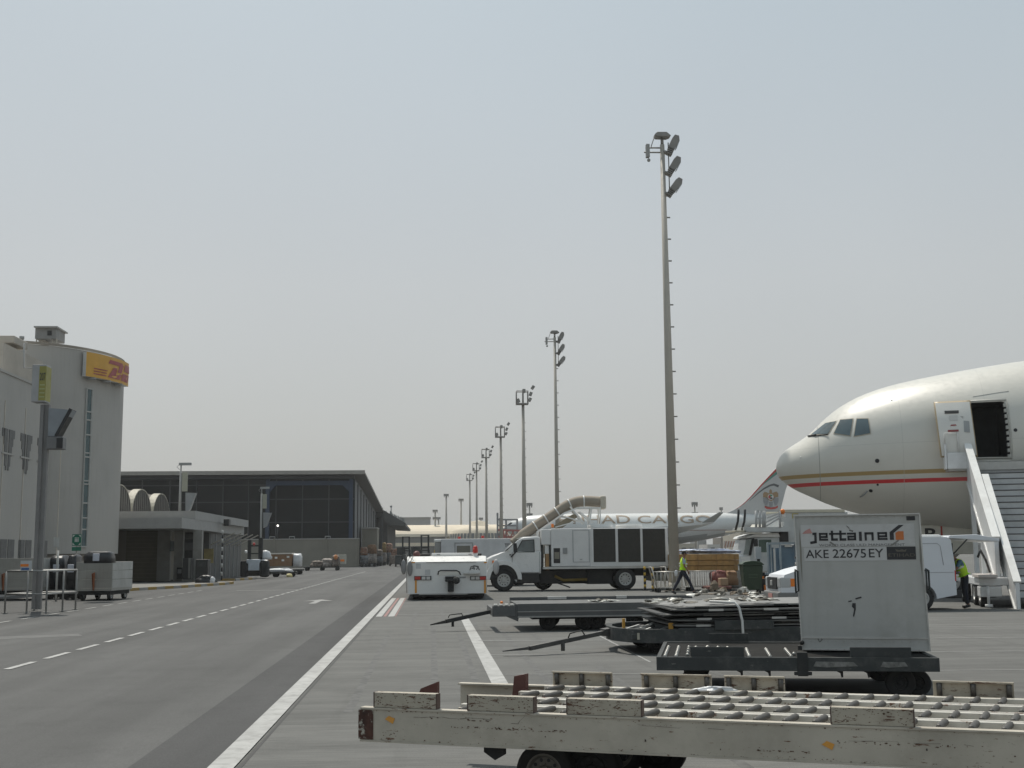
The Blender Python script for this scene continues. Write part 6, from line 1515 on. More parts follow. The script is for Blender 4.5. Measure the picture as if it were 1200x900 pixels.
def person(label, loc, rz, J, shirt_mat, hair=True):
    """J: joint dict; x = forward, y = left, z = up"""
    t = thing('person', label, 'person', loc, rz)
    names = list(J); ix = {n_: i for i, n_ in enumerate(names)}
    body_r = dict(pelvis=.13, waist=.115, chest=.14, neck=.052, head=.085, crown=.07, lsh=.06, rsh=.06, lel=.042, rel=.042, lwr=.028, rwr=.028, lhand=.034, rhand=.034, lhip=.085, rhip=.085, lkn=.058, rkn=.058, lan=.042, ran=.042, ltoe=.04, rtoe=.04)
    E_ = [('pelvis', 'waist'), ('waist', 'chest'), ('chest', 'neck'), ('neck', 'head'), ('head', 'crown'), ('chest', 'lsh'), ('lsh', 'lel'), ('lel', 'lwr'), ('lwr', 'lhand'), ('chest', 'rsh'), ('rsh', 'rel'), ('rel', 'rwr'), ('rwr', 'rhand'), ('pelvis', 'lhip'), ('lhip', 'lkn'), ('lkn', 'lan'), ('lan', 'ltoe'), ('pelvis', 'rhip'), ('rhip', 'rkn'), ('rkn', 'ran'), ('ran', 'rtoe')]
    nodes = [(*J[n_], body_r[n_] * .93, body_r[n_] * .93) for n_ in names]; edges = [(ix[a], ix[b]) for a, b in E_]
    me = skin_mesh(nodes, edges, ix['pelvis']); bm = bmesh.new(); bm.from_mesh(me)
    mb = MB(); mb.bm.free(); mb.bm = bm
    hd_ = Vector(J['head']); cr = Vector(J['crown']); up = (cr - hd_).normalized(); fw = Vector((1, 0, 0)); fw = (fw - up * fw.dot(up)).normalized(); lf = up.cross(fw)
    c = hd_ + up * .03
    mb.sphere(c + fw * .095 - up * .015, .022, sx=1.1, sy=.7, sz=1.3, n=8)                      # nose
    for s_ in (-1, 1): mb.sphere(c + lf * .083 * s_, .028, sx=.6, sy=.4, sz=1.1, n=8)          # ears
    for s_ in ('l', 'r'):
        w_ = Vector(J[s_ + 'wr']); h_ = Vector(J[s_ + 'hand']); d = (h_ - w_).normalized(); side_ = d.cross(Vector((0, 1, 0)))
        side_ = side_.normalized() if side_.length > .1 else Vector((0, 0, 1)); pn = side_.cross(d)
        for k in range(4):
            b0 = h_ + side_ * (k - 1.5) * .019; l_ = (.07, .08, .075, .06)[k]; mb.tube([b0 - d * .01, b0 + d * l_ * .5 + pn * .004, b0 + d * l_ + pn * .022], [.0095, .0085, .006], 6)
        mb.tube([w_ + d * .03 + side_ * .02, w_ + d * .055 + side_ * .05, w_ + d * .085 + side_ * .055], [.011, .01, .007], 6)
    me2 = bpy.data.meshes.new('body'); bm.to_mesh(me2); bm.free(); me2.materials.append(SKIN); bpy.data.meshes.remove(me)
    for p in me2.polygons: p.use_smooth = True
    bo_ = bpy.data.objects.new('body', me2); COL.objects.link(bo_); bo_.parent = t
    mb = MB()
    for s_ in (-1, 1): mb.sphere(c + fw * .083 + lf * .03 * s_ + up * .015, .011, n=8)
    mb.build('eyes', BLACK, t); mb = MB(); mb.sphere(c + fw * .082 - up * .052, .022, sx=.5, sy=1, sz=.3, n=8); mb.build('mouth', M('lip_brown', (.15, .06, .045), .6), t)
    if hair: mb = MB(); mb.sphere(c + up * .035 - fw * .02, .1, sx=1.0, sy=.9, sz=.92, n=16); h__ = mb.build('hair', HAIR, t)
    def sub_(lst, scale, nm_, mat, root, ends=None):
        nn = []; id_ = {}
        for n_ in sorted({q for e in lst for q in e}, key=names.index):
            id_[n_] = len(nn); p = J[n_]; r_ = body_r[n_] * scale
            if ends and n_ in ends: a, f = ends[n_]; p = tuple(Vector(J[a]).lerp(Vector(J[n_]), f)); r_ = max(r_, body_r[a] * scale * .75)
            nn.append((*p, r_, r_))
        return skobj(nm_, nn, [(id_[a], id_[b]) for a, b in lst], mat, t, id_[root])
    sub_([('pelvis', 'lhip'), ('lhip', 'lkn'), ('lkn', 'lan'), ('pelvis', 'rhip'), ('rhip', 'rkn'), ('rkn', 'ran'), ('pelvis', 'waist')], 1.17, 'trousers', NAVY, 'pelvis', {'lan': ('lkn', .92), 'ran': ('rkn', .92), 'waist': ('pelvis', .5)})
    sub_([('waist', 'chest'), ('chest', 'lsh'), ('chest', 'rsh'), ('lsh', 'lel'), ('rsh', 'rel')], 1.14, 'shirt', shirt_mat, 'chest', {'lel': ('lsh', .85), 'rel': ('rsh', .85)})
    v = sub_([('pelvis', 'waist'), ('waist', 'chest'), ('chest', 'lsh'), ('chest', 'rsh')], 1.30, 'hi_vis_vest', HIVIS, 'waist', {'lsh': ('chest', .8), 'rsh': ('chest', .8), 'pelvis': ('waist', .7)})
    mb = MB()
    for f in (.15, .62):
        a, b = Vector(J['waist']), Vector(J['chest']); p = a.lerp(b, f); d = (b - a).normalized(); r_ = .152 + .032 * f
        mb.cyl(p - d * .025, p + d * .025, r_, r_, 24, caps=False)
    mb.build('reflective_band', REFL, v)
    for s_ in ('l', 'r'):
        a, b = Vector(J[s_ + 'an']), Vector(J[s_ + 'toe']); mb = MB(); d = (b - a); mb.tube([a - d * .35 + Vector((0, 0, -.02)), a + d * .2 + Vector((0, 0, -.0)), b, b + d * .15], [.04, .052, .046, .03], 10); mb.build('shoe', BLACK, t)
    return t
walk = dict(pelvis=(0, 0, .93), waist=(.01, 0, 1.08), chest=(.03, 0, 1.30), neck=(.05, 0, 1.47), head=(.075, 0, 1.58), crown=(.08, 0, 1.655),
            lsh=(.03, .18, 1.40), lel=(-.06, .24, 1.14), lwr=(.08, .24, .93), lhand=(.12, .24, .86), rsh=(.03, -.18, 1.40), rel=(.03, -.24, 1.13), rwr=(.16, -.23, .93), rhand=(.19, -.23, .86),
            lhip=(0, .09, .88), lkn=(-.2, .1, .50), lan=(-.42, .1, .12), ltoe=(-.30, .1, .045), rhip=(.0, -.09, .88), rkn=(.24, -.1, .50), ran=(.40, -.1, .09), rtoe=(.53, -.1, .05))
gm = G(803, 697)
person('man in a yellow hi-vis vest and dark trousers striding right past the trolleys', (gm.x, 47.6, 0), R(-4), walk, SHIRT)
t = thing('carrier_bag', 'small white carrier bag hanging beside the walking man', 'bag', (gm.x - .27, 47.6, .72)); mb = MB(); mb.heap((0, 0, 0), (.13, .09, .24), 10, .2, 3, .4); mb.build('bag', PLAST, t); mb = MB(); mb.tube([(-.05, 0, .3), (-.02, 0, .42), (.05, 0, .3)], .006, 4); mb.build('handle', PLAST, t)
lean = dict(pelvis=(-.02, 0, .90), waist=(.04, 0, 1.05), chest=(.14, 0, 1.26), neck=(.24, 0, 1.41), head=(.32, 0, 1.48), crown=(.37, 0, 1.545),
            lsh=(.15, .18, 1.35), lel=(.30, .22, 1.12), lwr=(.52, .2, 1.08), lhand=(.6, .19, 1.07), rsh=(.15, -.18, 1.35), rel=(.28, -.22, 1.1), rwr=(.5, -.2, 1.04), rhand=(.58, -.19, 1.03),
            lhip=(-.02, .09, .86), lkn=(.03, .1, .48), lan=(-.04, .1, .09), ltoe=(.09, .1, .05), rhip=(-.02, -.09, .86), rkn=(-.02, -.11, .48), ran=(-.10, -.11, .09), rtoe=(.03, -.11, .05))
gw = G(1128, 716.5)
person('worker in a yellow-green vest and dark trousers leaning into the back of the white van', (xat(1130.5, 33.75, 690), 33.75, 0), R(178), lean, SHIRTB)
# =================================================================== CARGO JET FAR BEHIND
YJ = 208.0
cj = thing('cargo_jet', 'distant white cargo jet with gold lettering and a crest on its tail fin', 'airliner', (xat(595, YJ), YJ, 0))
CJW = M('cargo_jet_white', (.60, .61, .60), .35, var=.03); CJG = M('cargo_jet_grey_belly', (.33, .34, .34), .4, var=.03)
def CX(px): return xat(px, YJ, 620)
def CZ(py, px=700): return zat(py, YJ, px)
st_ = [(590, 620, 619), (594, 615, 622.5), (600, 610.5, 626), (608, 607, 630), (620, 604, 634), (640, 602.3, 637), (670, 601.7, 638.5), (760, 601, 638.3), (800, 600.8, 637.3), (830, 600.5, 632.5), (852, 600.6, 628), (880, 601.5, 621), (910, 604, 614), (935, 608, 611.5)]
mb = MB(); rows = []; NS = 32
for px, a, b in st_:
    z1, z0 = CZ(a, px), CZ(b, px); zc, hh = (z0 + z1) / 2, max(.03, (z1 - z0) / 2)
    rows.append([(CX(px), YJ + 2.8 - hh * math.cos(2 * math.pi * i / NS) * 1.0, zc + hh * math.sin(2 * math.pi * i / NS)) for i in range(NS)])
vr = [[mb._v(p) for p in r_] for r_ in rows]
for a, b in zip(vr, vr[1:]):
    for i in range(NS):
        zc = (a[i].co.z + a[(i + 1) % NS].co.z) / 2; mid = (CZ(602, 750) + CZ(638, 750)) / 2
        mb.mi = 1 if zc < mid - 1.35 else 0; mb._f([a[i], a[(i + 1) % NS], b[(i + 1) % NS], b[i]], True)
mb._f(vr[0]); mb._f(vr[-1][::-1])
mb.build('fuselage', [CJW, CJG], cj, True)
# gold lettering wrapped round the fuselage side
GOLD = M('gold_brown_lettering', (.27, .21, .15), .5, var=.03)
zc = (CZ(601.3, 740) + CZ(638.4, 740)) / 2; rad = (CZ(601.3, 740) - CZ(638.4, 740)) / 2 + .03
def wrap(px0, px1, z0, z1):
    x0, x1 = CX(px0), CX(px1)
    def f(u, v):
        z = z0 + (z1 - z0) * v; s = max(-1, min(1, (z - zc) / rad)); return (x0 + (x1 - x0) * u, YJ + 2.8 - rad * math.sqrt(1 - s * s) - .02, z)
    return f
def textgrid(s, fn, parent):
    uv, fs = text_mesh(s, .008); bm_ = bmesh.new(); V = [bm_.verts.new((u, v, 0)) for u, v in uv]
    for f in fs:
        try: bm_.faces.new([V[i] for i in f])
        except ValueError: pass
    for k in range(1, 6): bmesh.ops.bisect_plane(bm_, geom=bm_.verts[:] + bm_.edges[:] + bm_.faces[:], plane_co=(0, k / 6, 0), plane_no=(0, 1, 0))
    for v in bm_.verts: v.co = Vector(fn(v.co.x, v.co.y))
    mb = MB(); mb.bm.free(); mb.bm = bm_; return mb.build('lettering', GOLD, parent, True)
textgrid('ETIHAD', wrap(655, 739.5, CZ(613.6, 700), CZ(603.6, 700)), cj); textgrid('CARGO', wrap(748, 835, CZ(613.2, 790), CZ(603.6, 790)), cj)
# gold line
mb = MB(); n = 12
for k in range(n):
    xa_, xb_ = CX(690 + k * 13.5), CX(690 + (k + 1) * 13.5); z = CZ(621.3 if k < 8 else 621.5, 800); s = (z - zc) / rad; yy = YJ + 2.8 - rad * math.sqrt(1 - s * s) - .03
    mb.poly([(xa_, yy, z - .06), (xb_, yy, z - .06), (xb_, yy, z + .06), (xa_, yy, z + .06)])
mb.build('cheatline', M('muted_brown_line', (.25, .13, .1), .5), cj, True)
# tail fin
fin = [(856, 600.9), (865, 597), (872.3, 593.4), (881.7, 585), (888.7, 577.5), (896.8, 568.8), (905, 560), (918, 547), (927, 540), (943, 539), (936, 552), (927.8, 573), (921.3, 595), (918, 606), (880, 604)]
fx = [(CX(px), CZ(py, px)) for px, py in fin]
mb = MB(); mb.prism(fx, YJ + 2.6, YJ + 3.0, bev=.08); fn_ = mb.build('tail_fin', M('tail_fin_grey_white', (.46, .465, .46), .4, var=.03), cj, True)
def finband(pts, w_, mat, nm_, off):
    mb = MB(); P_ = [Vector((CX(px), YJ + 2.6 - off, CZ(py, px))) for px, py in pts]
    for i in range(len(P_) - 1):
        d0 = (P_[min(i + 1, len(P_) - 1)] - P_[max(i - 1, 0)]).normalized(); d1 = (P_[min(i + 2, len(P_) - 1)] - P_[i]).normalized(); n0 = Vector((-d0.z, 0, d0.x)); n1 = Vector((-d1.z, 0, d1.x))
        w0 = w_ * i / (len(P_) - 1) + .06; w1 = w_ * (i + 1) / (len(P_) - 1) + .06
        mb.poly([P_[i], P_[i + 1], P_[i + 1] - n1 * w1, P_[i] - n0 * w0])
    return mb.build(nm_, mat, fn_, True)
finband([(868, 595.6), (877, 589.2), (885, 581.4), (893, 572.8), (900, 565.2), (909, 556), (918, 547.2)], .35, RED, 'red_edge_band', .012)
finband([(884, 586), (889, 581.5), (895, 576), (901.5, 571), (908.5, 567), (914, 565.5), (920, 567.5)], .4, M('dark_tail_band', (.07, .075, .08), .5), 'dark_tail_band', .014)
finband([(900, 567.5), (904, 563.5), (908, 559.6), (913, 555), (919, 550)], .45, M('teal_tail_band', (.05, .22, .17), .5), 'teal_tail_band', .018)
# crest: gold hawk with shield disc and red ribbon
def cz(x, y_): return (CX(800 + x / 8.571), YJ + 2.56, CZ(560 + y_ / 8.571, 893))
def crest(name, polys, mat, parent, o_=0):
    mb = MB()
    for p_ in polys:
        f = mb._f([mb._v((a, b - o_, c)) for a, b, c in (cz(*q) for q in p_)])
        if f: bmesh.ops.triangulate(mb.bm, faces=[f])
    return mb.build(name, mat, parent, True)
def disc(cx, cy, r_, a0=0, a1=360, n=24): return [(cx, cy)] * (0 if a1 - a0 >= 360 else 1) + [(cx + r_ * math.cos(R(a0 + (a1 - a0) * k / n)), cy + r_ * math.sin(R(a0 + (a1 - a0) * k / n))) for k in range(n + (0 if a1 - a0 >= 360 else 1))]
CG = M('crest_gold', (.30, .19, .09), .5); CS = M('crest_silver', (.26, .26, .27), .5)
c_ = crest('crest', [[(862, 150), (880, 132), (905, 140), (925, 150), (928, 118), (938, 105), (952, 116), (955, 148), (975, 138), (1000, 130), (1018, 150), (1016, 185), (985, 190), (965, 215), (940, 230), (912, 215), (890, 190), (860, 190)]], CG, fn_)
crest('crest_wing', [[(858, 195), (905, 190), (915, 225), (900, 275), (880, 270), (862, 240)], [(1018, 195), (970, 190), (962, 225), (975, 275), (998, 268), (1016, 235)], [(915, 235), (960, 235), (955, 285), (920, 285)]], CS, c_)
crest('crest_disc', [disc(938, 185, 30)], M('crest_white', (.6, .6, .6), .5), c_, .02)
crest('crest_red_segment', [disc(938, 185, 24, 120, 240)], RED, c_, .035); crest('crest_green_segment', [disc(938, 185, 24, 240, 330)], M('crest_green', (.03, .2, .08), .5), c_, .035); crest('crest_black_segment', [disc(938, 185, 24, 30, 110)], BLACK, c_, .035)
crest('crest_ribbon', [[(872, 275), (895, 288), (938, 292), (985, 286), (1008, 272), (1006, 295), (980, 308), (938, 312), (895, 308), (874, 295)]], RED, c_, .02)
# wing with winglet, tailplane, engine, undercarriage
mb = MB(); y0 = YJ - 26
P_ = lambda px, py, Y: W(px, py, Y)
a0, a1 = W(700, 628, YJ), W(770, 626, YJ + .5); t0, t1 = W(822, 612, YJ - 24), W(836, 610.5, YJ - 24)
def thickwing(mb, pts, th):
    lo = [mb._v((p.x, p.y, p.z - th)) for p in pts]; hi = [mb._v(p) for p in pts]; mb._f(lo[::-1]); mb._f(hi); n = len(pts)
    for i in range(n): mb._f([lo[i], lo[(i + 1) % n], hi[(i + 1) % n], hi[i]])
thickwing(mb, [Vector((CX(700), YJ, 4.9)), Vector((CX(790), YJ, 4.9)), t1, t0], .35); wn = mb.build('wing', CJW, cj, True)
mb = MB(); q = [W(822, 612.5, YJ - 24), W(837, 611, YJ - 24), W(847.5, 600.2, YJ - 27), W(843, 600, YJ - 27)]
thickwing(mb, [v + Vector((0, .15, 0)) for v in q], .12); mb.build('winglet', M('winglet_grey', (.33, .34, .34), .4), wn, True)
mb = MB(); thickwing(mb, [Vector((CX(700), YJ + 5.6, 4.9)), Vector((CX(790), YJ + 5.6, 4.9)), Vector((CX(828), YJ + 30, 6.4)), Vector((CX(818), YJ + 30, 6.4))], .35); mb.build('wing', CJW, cj, True)
for s_ in (-1, 1):
    mb = MB(); yb = YJ + 2.8 + s_ * 1.5; ye = YJ + 2.8 + s_ * 9.5; thickwing(mb, [Vector((CX(884), yb, CZ(614, 884))), Vector((CX(908), yb, CZ(613, 900))), Vector((CX(876 if s_ < 0 else 914), ye, CZ(622.5, 880) + .4)), Vector((CX(866 if s_ < 0 else 906), ye, CZ(623, 870) + .3))], .25); mb.build('tailplane', M('tailplane_cream%d' % s_, (.55, .53, .46), .4), cj, True)
    mb = MB(); ec = Vector((CX(742), YJ + 2.8 + s_ * 9.5, 3.0)); mb.tube([ec + Vector((-2.6, 0, 0)), ec + Vector((-1.8, 0, 0)), ec + Vector((1.0, 0, 0)), ec + Vector((2.8, 0, .1))], [1.15, 1.35, 1.2, .7], 20); eg = mb.build('engine', CJW, cj, True)
    mb = MB(); mb.cyl(ec + Vector((-2.62, 0, 0)), ec + Vector((-2.7, 0, 0)), 1.0, 1.0, 20); mb.build('intake', BLACK, eg, True)
mb = MB()
for px, dy in ((610, 0), (752, -4), (752, 4)): mb.cyl((CX(px), YJ + 2.8 + dy, .6), (CX(px), YJ + 2.8 + dy, 4), .2)
mb.build('gear_leg', LGREY, cj, True)
for px, dy in ((610, -.3), (610, .3), (748, -4.5), (757, -4.5), (748, 4.5), (757, 4.5)): add_wheel(cj, (CX(px), YJ + 2.8 + dy, .62), .62, .4, 'y', world=True)
mb = MB(); mb.poly([W(594, 615, YJ + 1.0), W(598, 612, YJ + .7), W(601, 612.4, YJ + .9), W(597, 616, YJ + .7)]); mb.build('cockpit_window', GLASS, cj, True)
# red and white steps and gantry at its nose
gn = thing('aircraft_steps', 'red lattice steps and grey access tower by the nose of the distant cargo jet', 'access steps', (xat(600, 190), 190, 0))
mb = MB(); rnd = random.Random(2)
for k in range(5):
    px = 586 + k * 7; mb.bar(W(px, 640, 190), W(px + 9, 622, 190), .18); mb.bar(W(px, 622, 190), W(px + 9, 640, 190), .12)
mb.bar(W(584, 621, 190), W(618, 622, 190), .3); mb.bar(W(584, 629, 190), W(622, 630, 190), .25); a = W(590, 622, 190); b = W(614, 622, 190)
for p in (a, b): mb.bar((p.x, p.y, 0), (p.x, p.y, p.z), .3)
mb.build('red_lattice', M('faded_red_lattice', (.38, .13, .11), .7), gn, True)
mb = MB()
for px, y_ in ((583, 601), (586, 607), (593, 609), (606, 608)): p = W(px, y_, 191); mb.bar((p.x, p.y, 0), p, .3)
mb.bar(W(583, 609, 191), W(607, 609, 191), .25); mb.bar(W(583, 616, 191), W(607, 616, 191), .25); mb.build('grey_tower', MGREY, gn, True)
cn = thing('striped_barrier', 'leaning white and salmon striped board standing beyond the plywood crates', 'barrier', (xat(854, 150), 150, 0))
mb = MB(); mb.pbox(848, 634, 864, 641.5, 150, 150.3); mb.build('board', M('barrier_white', (.55, .5, .45), .7), cn, True)
mb = MB()
for k in range(5):
    a = W(848.8 + k * 3.1, 641.5, 149.95); b = W(850.6 + k * 3.1, 634, 149.95); c = Vector((.13, 0, 0)); mb.poly([a, a + c, b + c, b])
mb.build('stripe', M('salmon_stripe', (.4, .2, .14), .7), cn, True)
mb = MB(); a = W(850, 641, 150.1); b = W(862, 641, 150.1); mb.bar((a.x, a.y, 0), a, .1); mb.bar((b.x, b.y, 0), b, .1); mb.build('leg', MGREY, cn, True)

# =================================================================== CARGO ALONG THE LEFT SIDE
fk = thing('forklift', 'forklift with a pale hood and tall dark mast beside the cargo office end', 'forklift', (xat(300, 91), 91, 0))
E7 = dict(ox=130, oy=530, s=5.295)
mb = MB(); PB(mb, 840, 665, 925, 690, 91, 93.4, .05, **E7); PB(mb, 850, 685, 920, 735, 91, 91.6, .05, **E7); mb.build('body', M('forklift_pale_blue', (.50, .55, .6), .4, dirt=.3), fk, True)
mb = MB(); PB(mb, 800, 672, 845, 775, 91.0, 92.0, .15, **E7); PB(mb, 922, 672, 975, 775, 91.0, 92.0, .15, **E7); PB(mb, 845, 735, 925, 768, 91.3, 93.0, **E7); mb.build('wheel', TYRE, fk, True)
mb = MB(); PB(mb, 848, 545, 868, 665, 91.6, 91.9, **E7); PB(mb, 915, 530, 940, 665, 91.6, 91.9, **E7); PB(mb, 848, 575, 930, 585, 91.65, 91.85, **E7); PB(mb, 848, 625, 930, 632, 91.65, 91.85, **E7); mb.build('mast', DRK, fk, True)
mb = MB(); mb.sphere(W(*T(888, 570, 130, 530, 5.295), 91.4), .11); mb.build('beacon', RED, fk, True)
mb = MB(); mb.heap(W(*T(958, 665, 130, 530, 5.295), 92), (.9, .8, .7), 10, .2, 3); mb.build('plastic_cover', PLAST, fk, True)
mb = MB(); mb.sphere(W(*T(838, 617, 130, 530, 5.295), 91.2), .12); mb.build('headlight', M('lit_glint', (.9, .9, .88), .2), fk, True)
def dolly_flat(parent, x0, x1, Y0, Y1, z=.45):
    mb = MB(); mb.box(x0, x1, Y0, Y1, z - .14, z); mb.build('deck', DRK, parent, True)
    n_ = max(2, int((x1 - x0) / 1.6) + 1); mb = MB()
    for k in range(n_):
        x = x0 + .3 + (x1 - x0 - .6) * k / (n_ - 1)
        for y_ in (Y0 + .2, Y1 - .2): mb.cyl((x, y_ - .07, .18), (x, y_ + .07, .18), .18, n=12)
    mb.build('wheels', TYRE, parent, True)
Yd = 108
t = thing('loaded_dolly', 'low dolly carrying a white-topped brown crate, right of the pale forklift', 'cargo dolly', (xat(330, Yd), Yd, 0), 0, 'loaded cargo dollies on the left side of the road')
dolly_flat(t, xat(309, Yd), xat(354, Yd), Yd, Yd + 2.2)
mb = MB(); mb.pbox(314, 649.5, 342, 663.5, Yd, Yd + 2.2, .03); c = mb.build('brown_crate', CARD, t, True)
mb = MB(); mb.pbox(314, 648.2, 342, 649.6, Yd - .05, Yd + 2.3, .02); mb.build('white_cover', M('crate_top_white', (.55, .52, .47), .7), c, True)
mb = MB(); [mb.pbox(a, b, a + 3, b + 2.2, Yd - .03, Yd - .003) for a, b in ((316, 652), (322, 652.5), (330, 655.5), (336, 651.5))]; mb.build('paper_label', REFL, c, True)
mb = MB(); a = W(342, 664, Yd); b = W(352.5, 648.5, Yd); mb.heap(((a.x + b.x) / 2, Yd + 1, a.z), (b.x - a.x, 2, b.z - a.z), 14, .15, 5, .6); mb.build('wrapped_load', PLAST, t, True)
mb = MB(); a = W(305, 664, Yd); b = W(315, 652, Yd); mb.heap(((a.x + b.x) / 2, Yd + 1, a.z - .3), (b.x - a.x, 1.6, b.z - a.z), 12, .3, 8, .3); mb.build('wrapped_load', PLAST, t, True)
Yd = 96
t = thing('empty_dolly', 'small dolly with only loose white scraps, in front of the brown crate', 'cargo dolly', (xat(330, Yd), Yd, 0), 0, 'loaded cargo dollies on the left side of the road')
dolly_flat(t, xat(318, Yd), xat(346, Yd), Yd, Yd + 1.8, .4); mb = MB(); mb.bar(W(344, 668, Yd), W(349, 673, Yd), .1); mb.build('tow_bar', DRK, t, True)
mb = MB(); a = W(326, 667, Yd); mb.heap((a.x, Yd + .9, .4), (1.6, 1.2, .3), 12, .5, 2, .3); mb.build('loose_wrap', PLAST, t, True)
mb = MB(); a = W(340, 673, Yd); mb.heap((a.x, Yd - .5, .0), (.45, .4, .28), 10, .3, 2, .3); mb.build('yellow_float', M('pale_yellow_float', (.6, .52, .25), .6), t, True)
Yd = 132
NET = [M('netted_cargo_%d' % i, c_, .8, var=.6, scale=4, dirt=.8, dscale=3, dirtcol=(.3, .28, .25), bump=.8, bscale=6) for i, c_ in enumerate(((.14, .11, .09), (.24, .21, .19), (.20, .10, .06), (.12, .13, .14)))]
t = thing('loaded_dolly', 'low dolly with a lumpy netted load and orange bundle by the boundary wall', 'cargo dolly', (xat(385, Yd), Yd, 0), 0, 'loaded cargo dollies on the left side of the road')
dolly_flat(t, xat(356, Yd), xat(398, Yd), Yd, Yd + 2.4)
for i, (a0, a1, yt) in enumerate(((363, 377, 657), (376, 390, 654.5), (388, 397, 650.5))):
    mb = MB(); a = W(a0, 666, Yd); b = W(a1, yt, Yd); mb.heap(((a.x + b.x) / 2, Yd + 1.2, .45), (b.x - a.x, 2.2, b.z - .45), 16, .35, i + 12, .4); mb.build('netted_load', NET[i % 2], t, True)
mb = MB(); a = W(393.5, 653, Yd); mb.sphere(a, .22, sz=1.3, n=10); mb.build('orange_bundle', M('faded_orange_cloth', (.5, .2, .07), .7), t, True)
Yd = 138
item('cargo_bin', 'pale box with an orange band standing against the boundary wall', 'box', (395.5, 650, 404.5, 661), Yd, 2, M('bin_beige', (.36, .35, .30), .7), extra=panel_on((397, 655.5, 403.5, 658), Yd, ORANGE, 'band'))
for i, (a0, a1, yt, Y, lab) in enumerate(((421, 431, 641, 168, 'tall brown wrapped cargo stack nearest the gate block'), (430, 441, 638, 172, 'widest orange brown cargo stack in front of the dark loading canopy'), (440, 448, 644, 178, 'grey brown netted cargo stack right of the widest stack'), (447, 453, 636, 186, 'amber topped cargo stack by the canopy column'), (452, 460, 637, 196, 'dark brown cargo stack at the right end of the row'))):
    t = thing('cargo_stack', lab, 'cargo stack', (xat((a0 + a1) / 2, Y), Y, 0), 0, 'wrapped cargo stacks below the terminal canopy')
    dolly_flat(t, xat(a0, Y), xat(a1, Y), Y, Y + 2.4, .5)
    zt9 = zat(yt, Y, 440); w_ = xat(a1, Y) - xat(a0, Y); xm = xat((a0 + a1) / 2, Y)
    mb = MB(); mb.heap((xm, Y + 1.2, .5), (w_ * .98, 2.3, (zt9 - .5) * .55), 18, .2, i + 30, .6); mb.build('lower_load', NET[(3, 1, 3, 1, 3)[i]], t, True)
    mb = MB(); mb.heap((xm, Y + 1.2, .5 + (zt9 - .5) * .5), (w_ * .9, 2.1, (zt9 - .5) * .5), 18, .2, i + 50, .6); mb.build('upper_load', [NET[2], M('orange_cargo', (.19, .105, .055), .8, var=.4, scale=3), NET[0], M('amber_cargo', (.25, .17, .07), .8, var=.4), NET[2]][i], t, True)
def fork(label, px, Y, ytop, s=1.0):
    t = thing('forklift', label, 'forklift', (xat(px, Y), Y, 0), 0, 'dark forklifts parked beyond the cargo stacks'); H = zat(ytop, Y, px)
    mb = MB(); mb.box(-.6, .6, -1, 1.3, .3, 1.15, .1); mb.build('body', DRK, t)
    mb = MB(); mb.tube([(-.5, -.4, 1.1), (-.5, -.3, 2.1), (.5, -.3, 2.1), (.5, -.4, 1.1)], .09, 5); mb.tube([(-.5, 1, 1.1), (-.5, .6, 2.1), (.5, .6, 2.1), (.5, 1, 1.1)], .09, 5); mb.box(-.55, .55, -.4, .7, 2.1, 2.16); mb.build('overhead_guard', DRK, t)
    mb = MB(); [mb.box(x - .1, x + .1, -1.35, -1.1, .1, H) for x in (-.4, .4)]; mb.box(-.4, .4, -1.3, -1.15, H - .1, H); mb.box(-.4, .4, -1.3, -1.15, H * .6, H * .6 + .2); mb.build('mast', DRK, t)
    for x in (-.55, .55):
        for y_ in (-.7, .9): add_wheel(t, (x, y_, .32), .32, .2, 'x')
    return t
fork('dark forklift with a tall mast beyond the cargo stacks, left of the pair', 476, 150, 629); fork('dark forklift with a boxy raised carriage, right of the pair beside the white container unit', 498, 140, 627)
for i, (px, yt, Y, lab) in enumerate(((470, 641, 165, 'dark parked tow tractor left of the forklift pair'), (487, 640, 158, 'dark parked tow tractor between the two forklifts'), (463, 643, 175, 'grey brown cargo bundle on the road edge left of the tow tractors'))):
    t = thing('tow_tractor' if i < 2 else 'cargo_bundle', lab, 'tractor' if i < 2 else 'cargo', (xat(px, Y), Y, 0)); H = zat(yt, Y, px)
    mb = MB(); mb.box(-.8, .8, 0, 2.6, .3, H * .6, .1); mb.build('body', DGREY if i < 2 else NET[0], t); mb = MB(); mb.box(-.6, .6, .6, 1.8, H * .6 + .002, H, .12); mb.build('cab' if i < 2 else 'top_load', DRK if i < 2 else NET[2], t)
    mb = MB(); [mb.cyl((x - .1, y_, .3), (x + .1, y_, .3), .3, n=12) for x in (-.75, .75) for y_ in (.5, 2.1)]; mb.build('wheels', TYRE, t)

# =================================================================== DOLLIES
def P2(x, y_): return Vector((x, y_, 0))
# ---- near pallet dolly, cut off by the right edge
nd = thing('pallet_dolly', 'long cream roller dolly with chipped side beams, nearest the camera', 'dolly', (-.49, 8.6, 0), math.atan2(-1.71, 3.91))
ZB0, ZB1 = .43, .637; LN = 5.3; WN = 1.85
def cchan(mb, x0, x1, yo, yi, z0, z1, th=.012):
    """C-section beam: web at yo, flanges towards yi"""
    s = 1 if yi > yo else -1
    mb.box(x0, x1, yo, yo + s * th, z0, z1); mb.box(x0, x1, yo - s * .008, yi, z1 + .0005, z1 + th); mb.box(x0, x1, yo - s * .008, yi, z0 - th, z0 - .0005)
mb = MB(); cchan(mb, 0, LN, 0, .07, ZB0, ZB1); nb = mb.build('side_beam', RUSTB, nd)
mb = MB(); mb.box(-.012, .10, -.006, -.001, ZB0 + .005, ZB1 - .005); mb.build('rusty_end', M('flaking_brown_rust', (.07, .03, .02), .8, var=.5, scale=12, chips=.8, chipcol=(.4, .38, .32)), nb)
mb = MB()
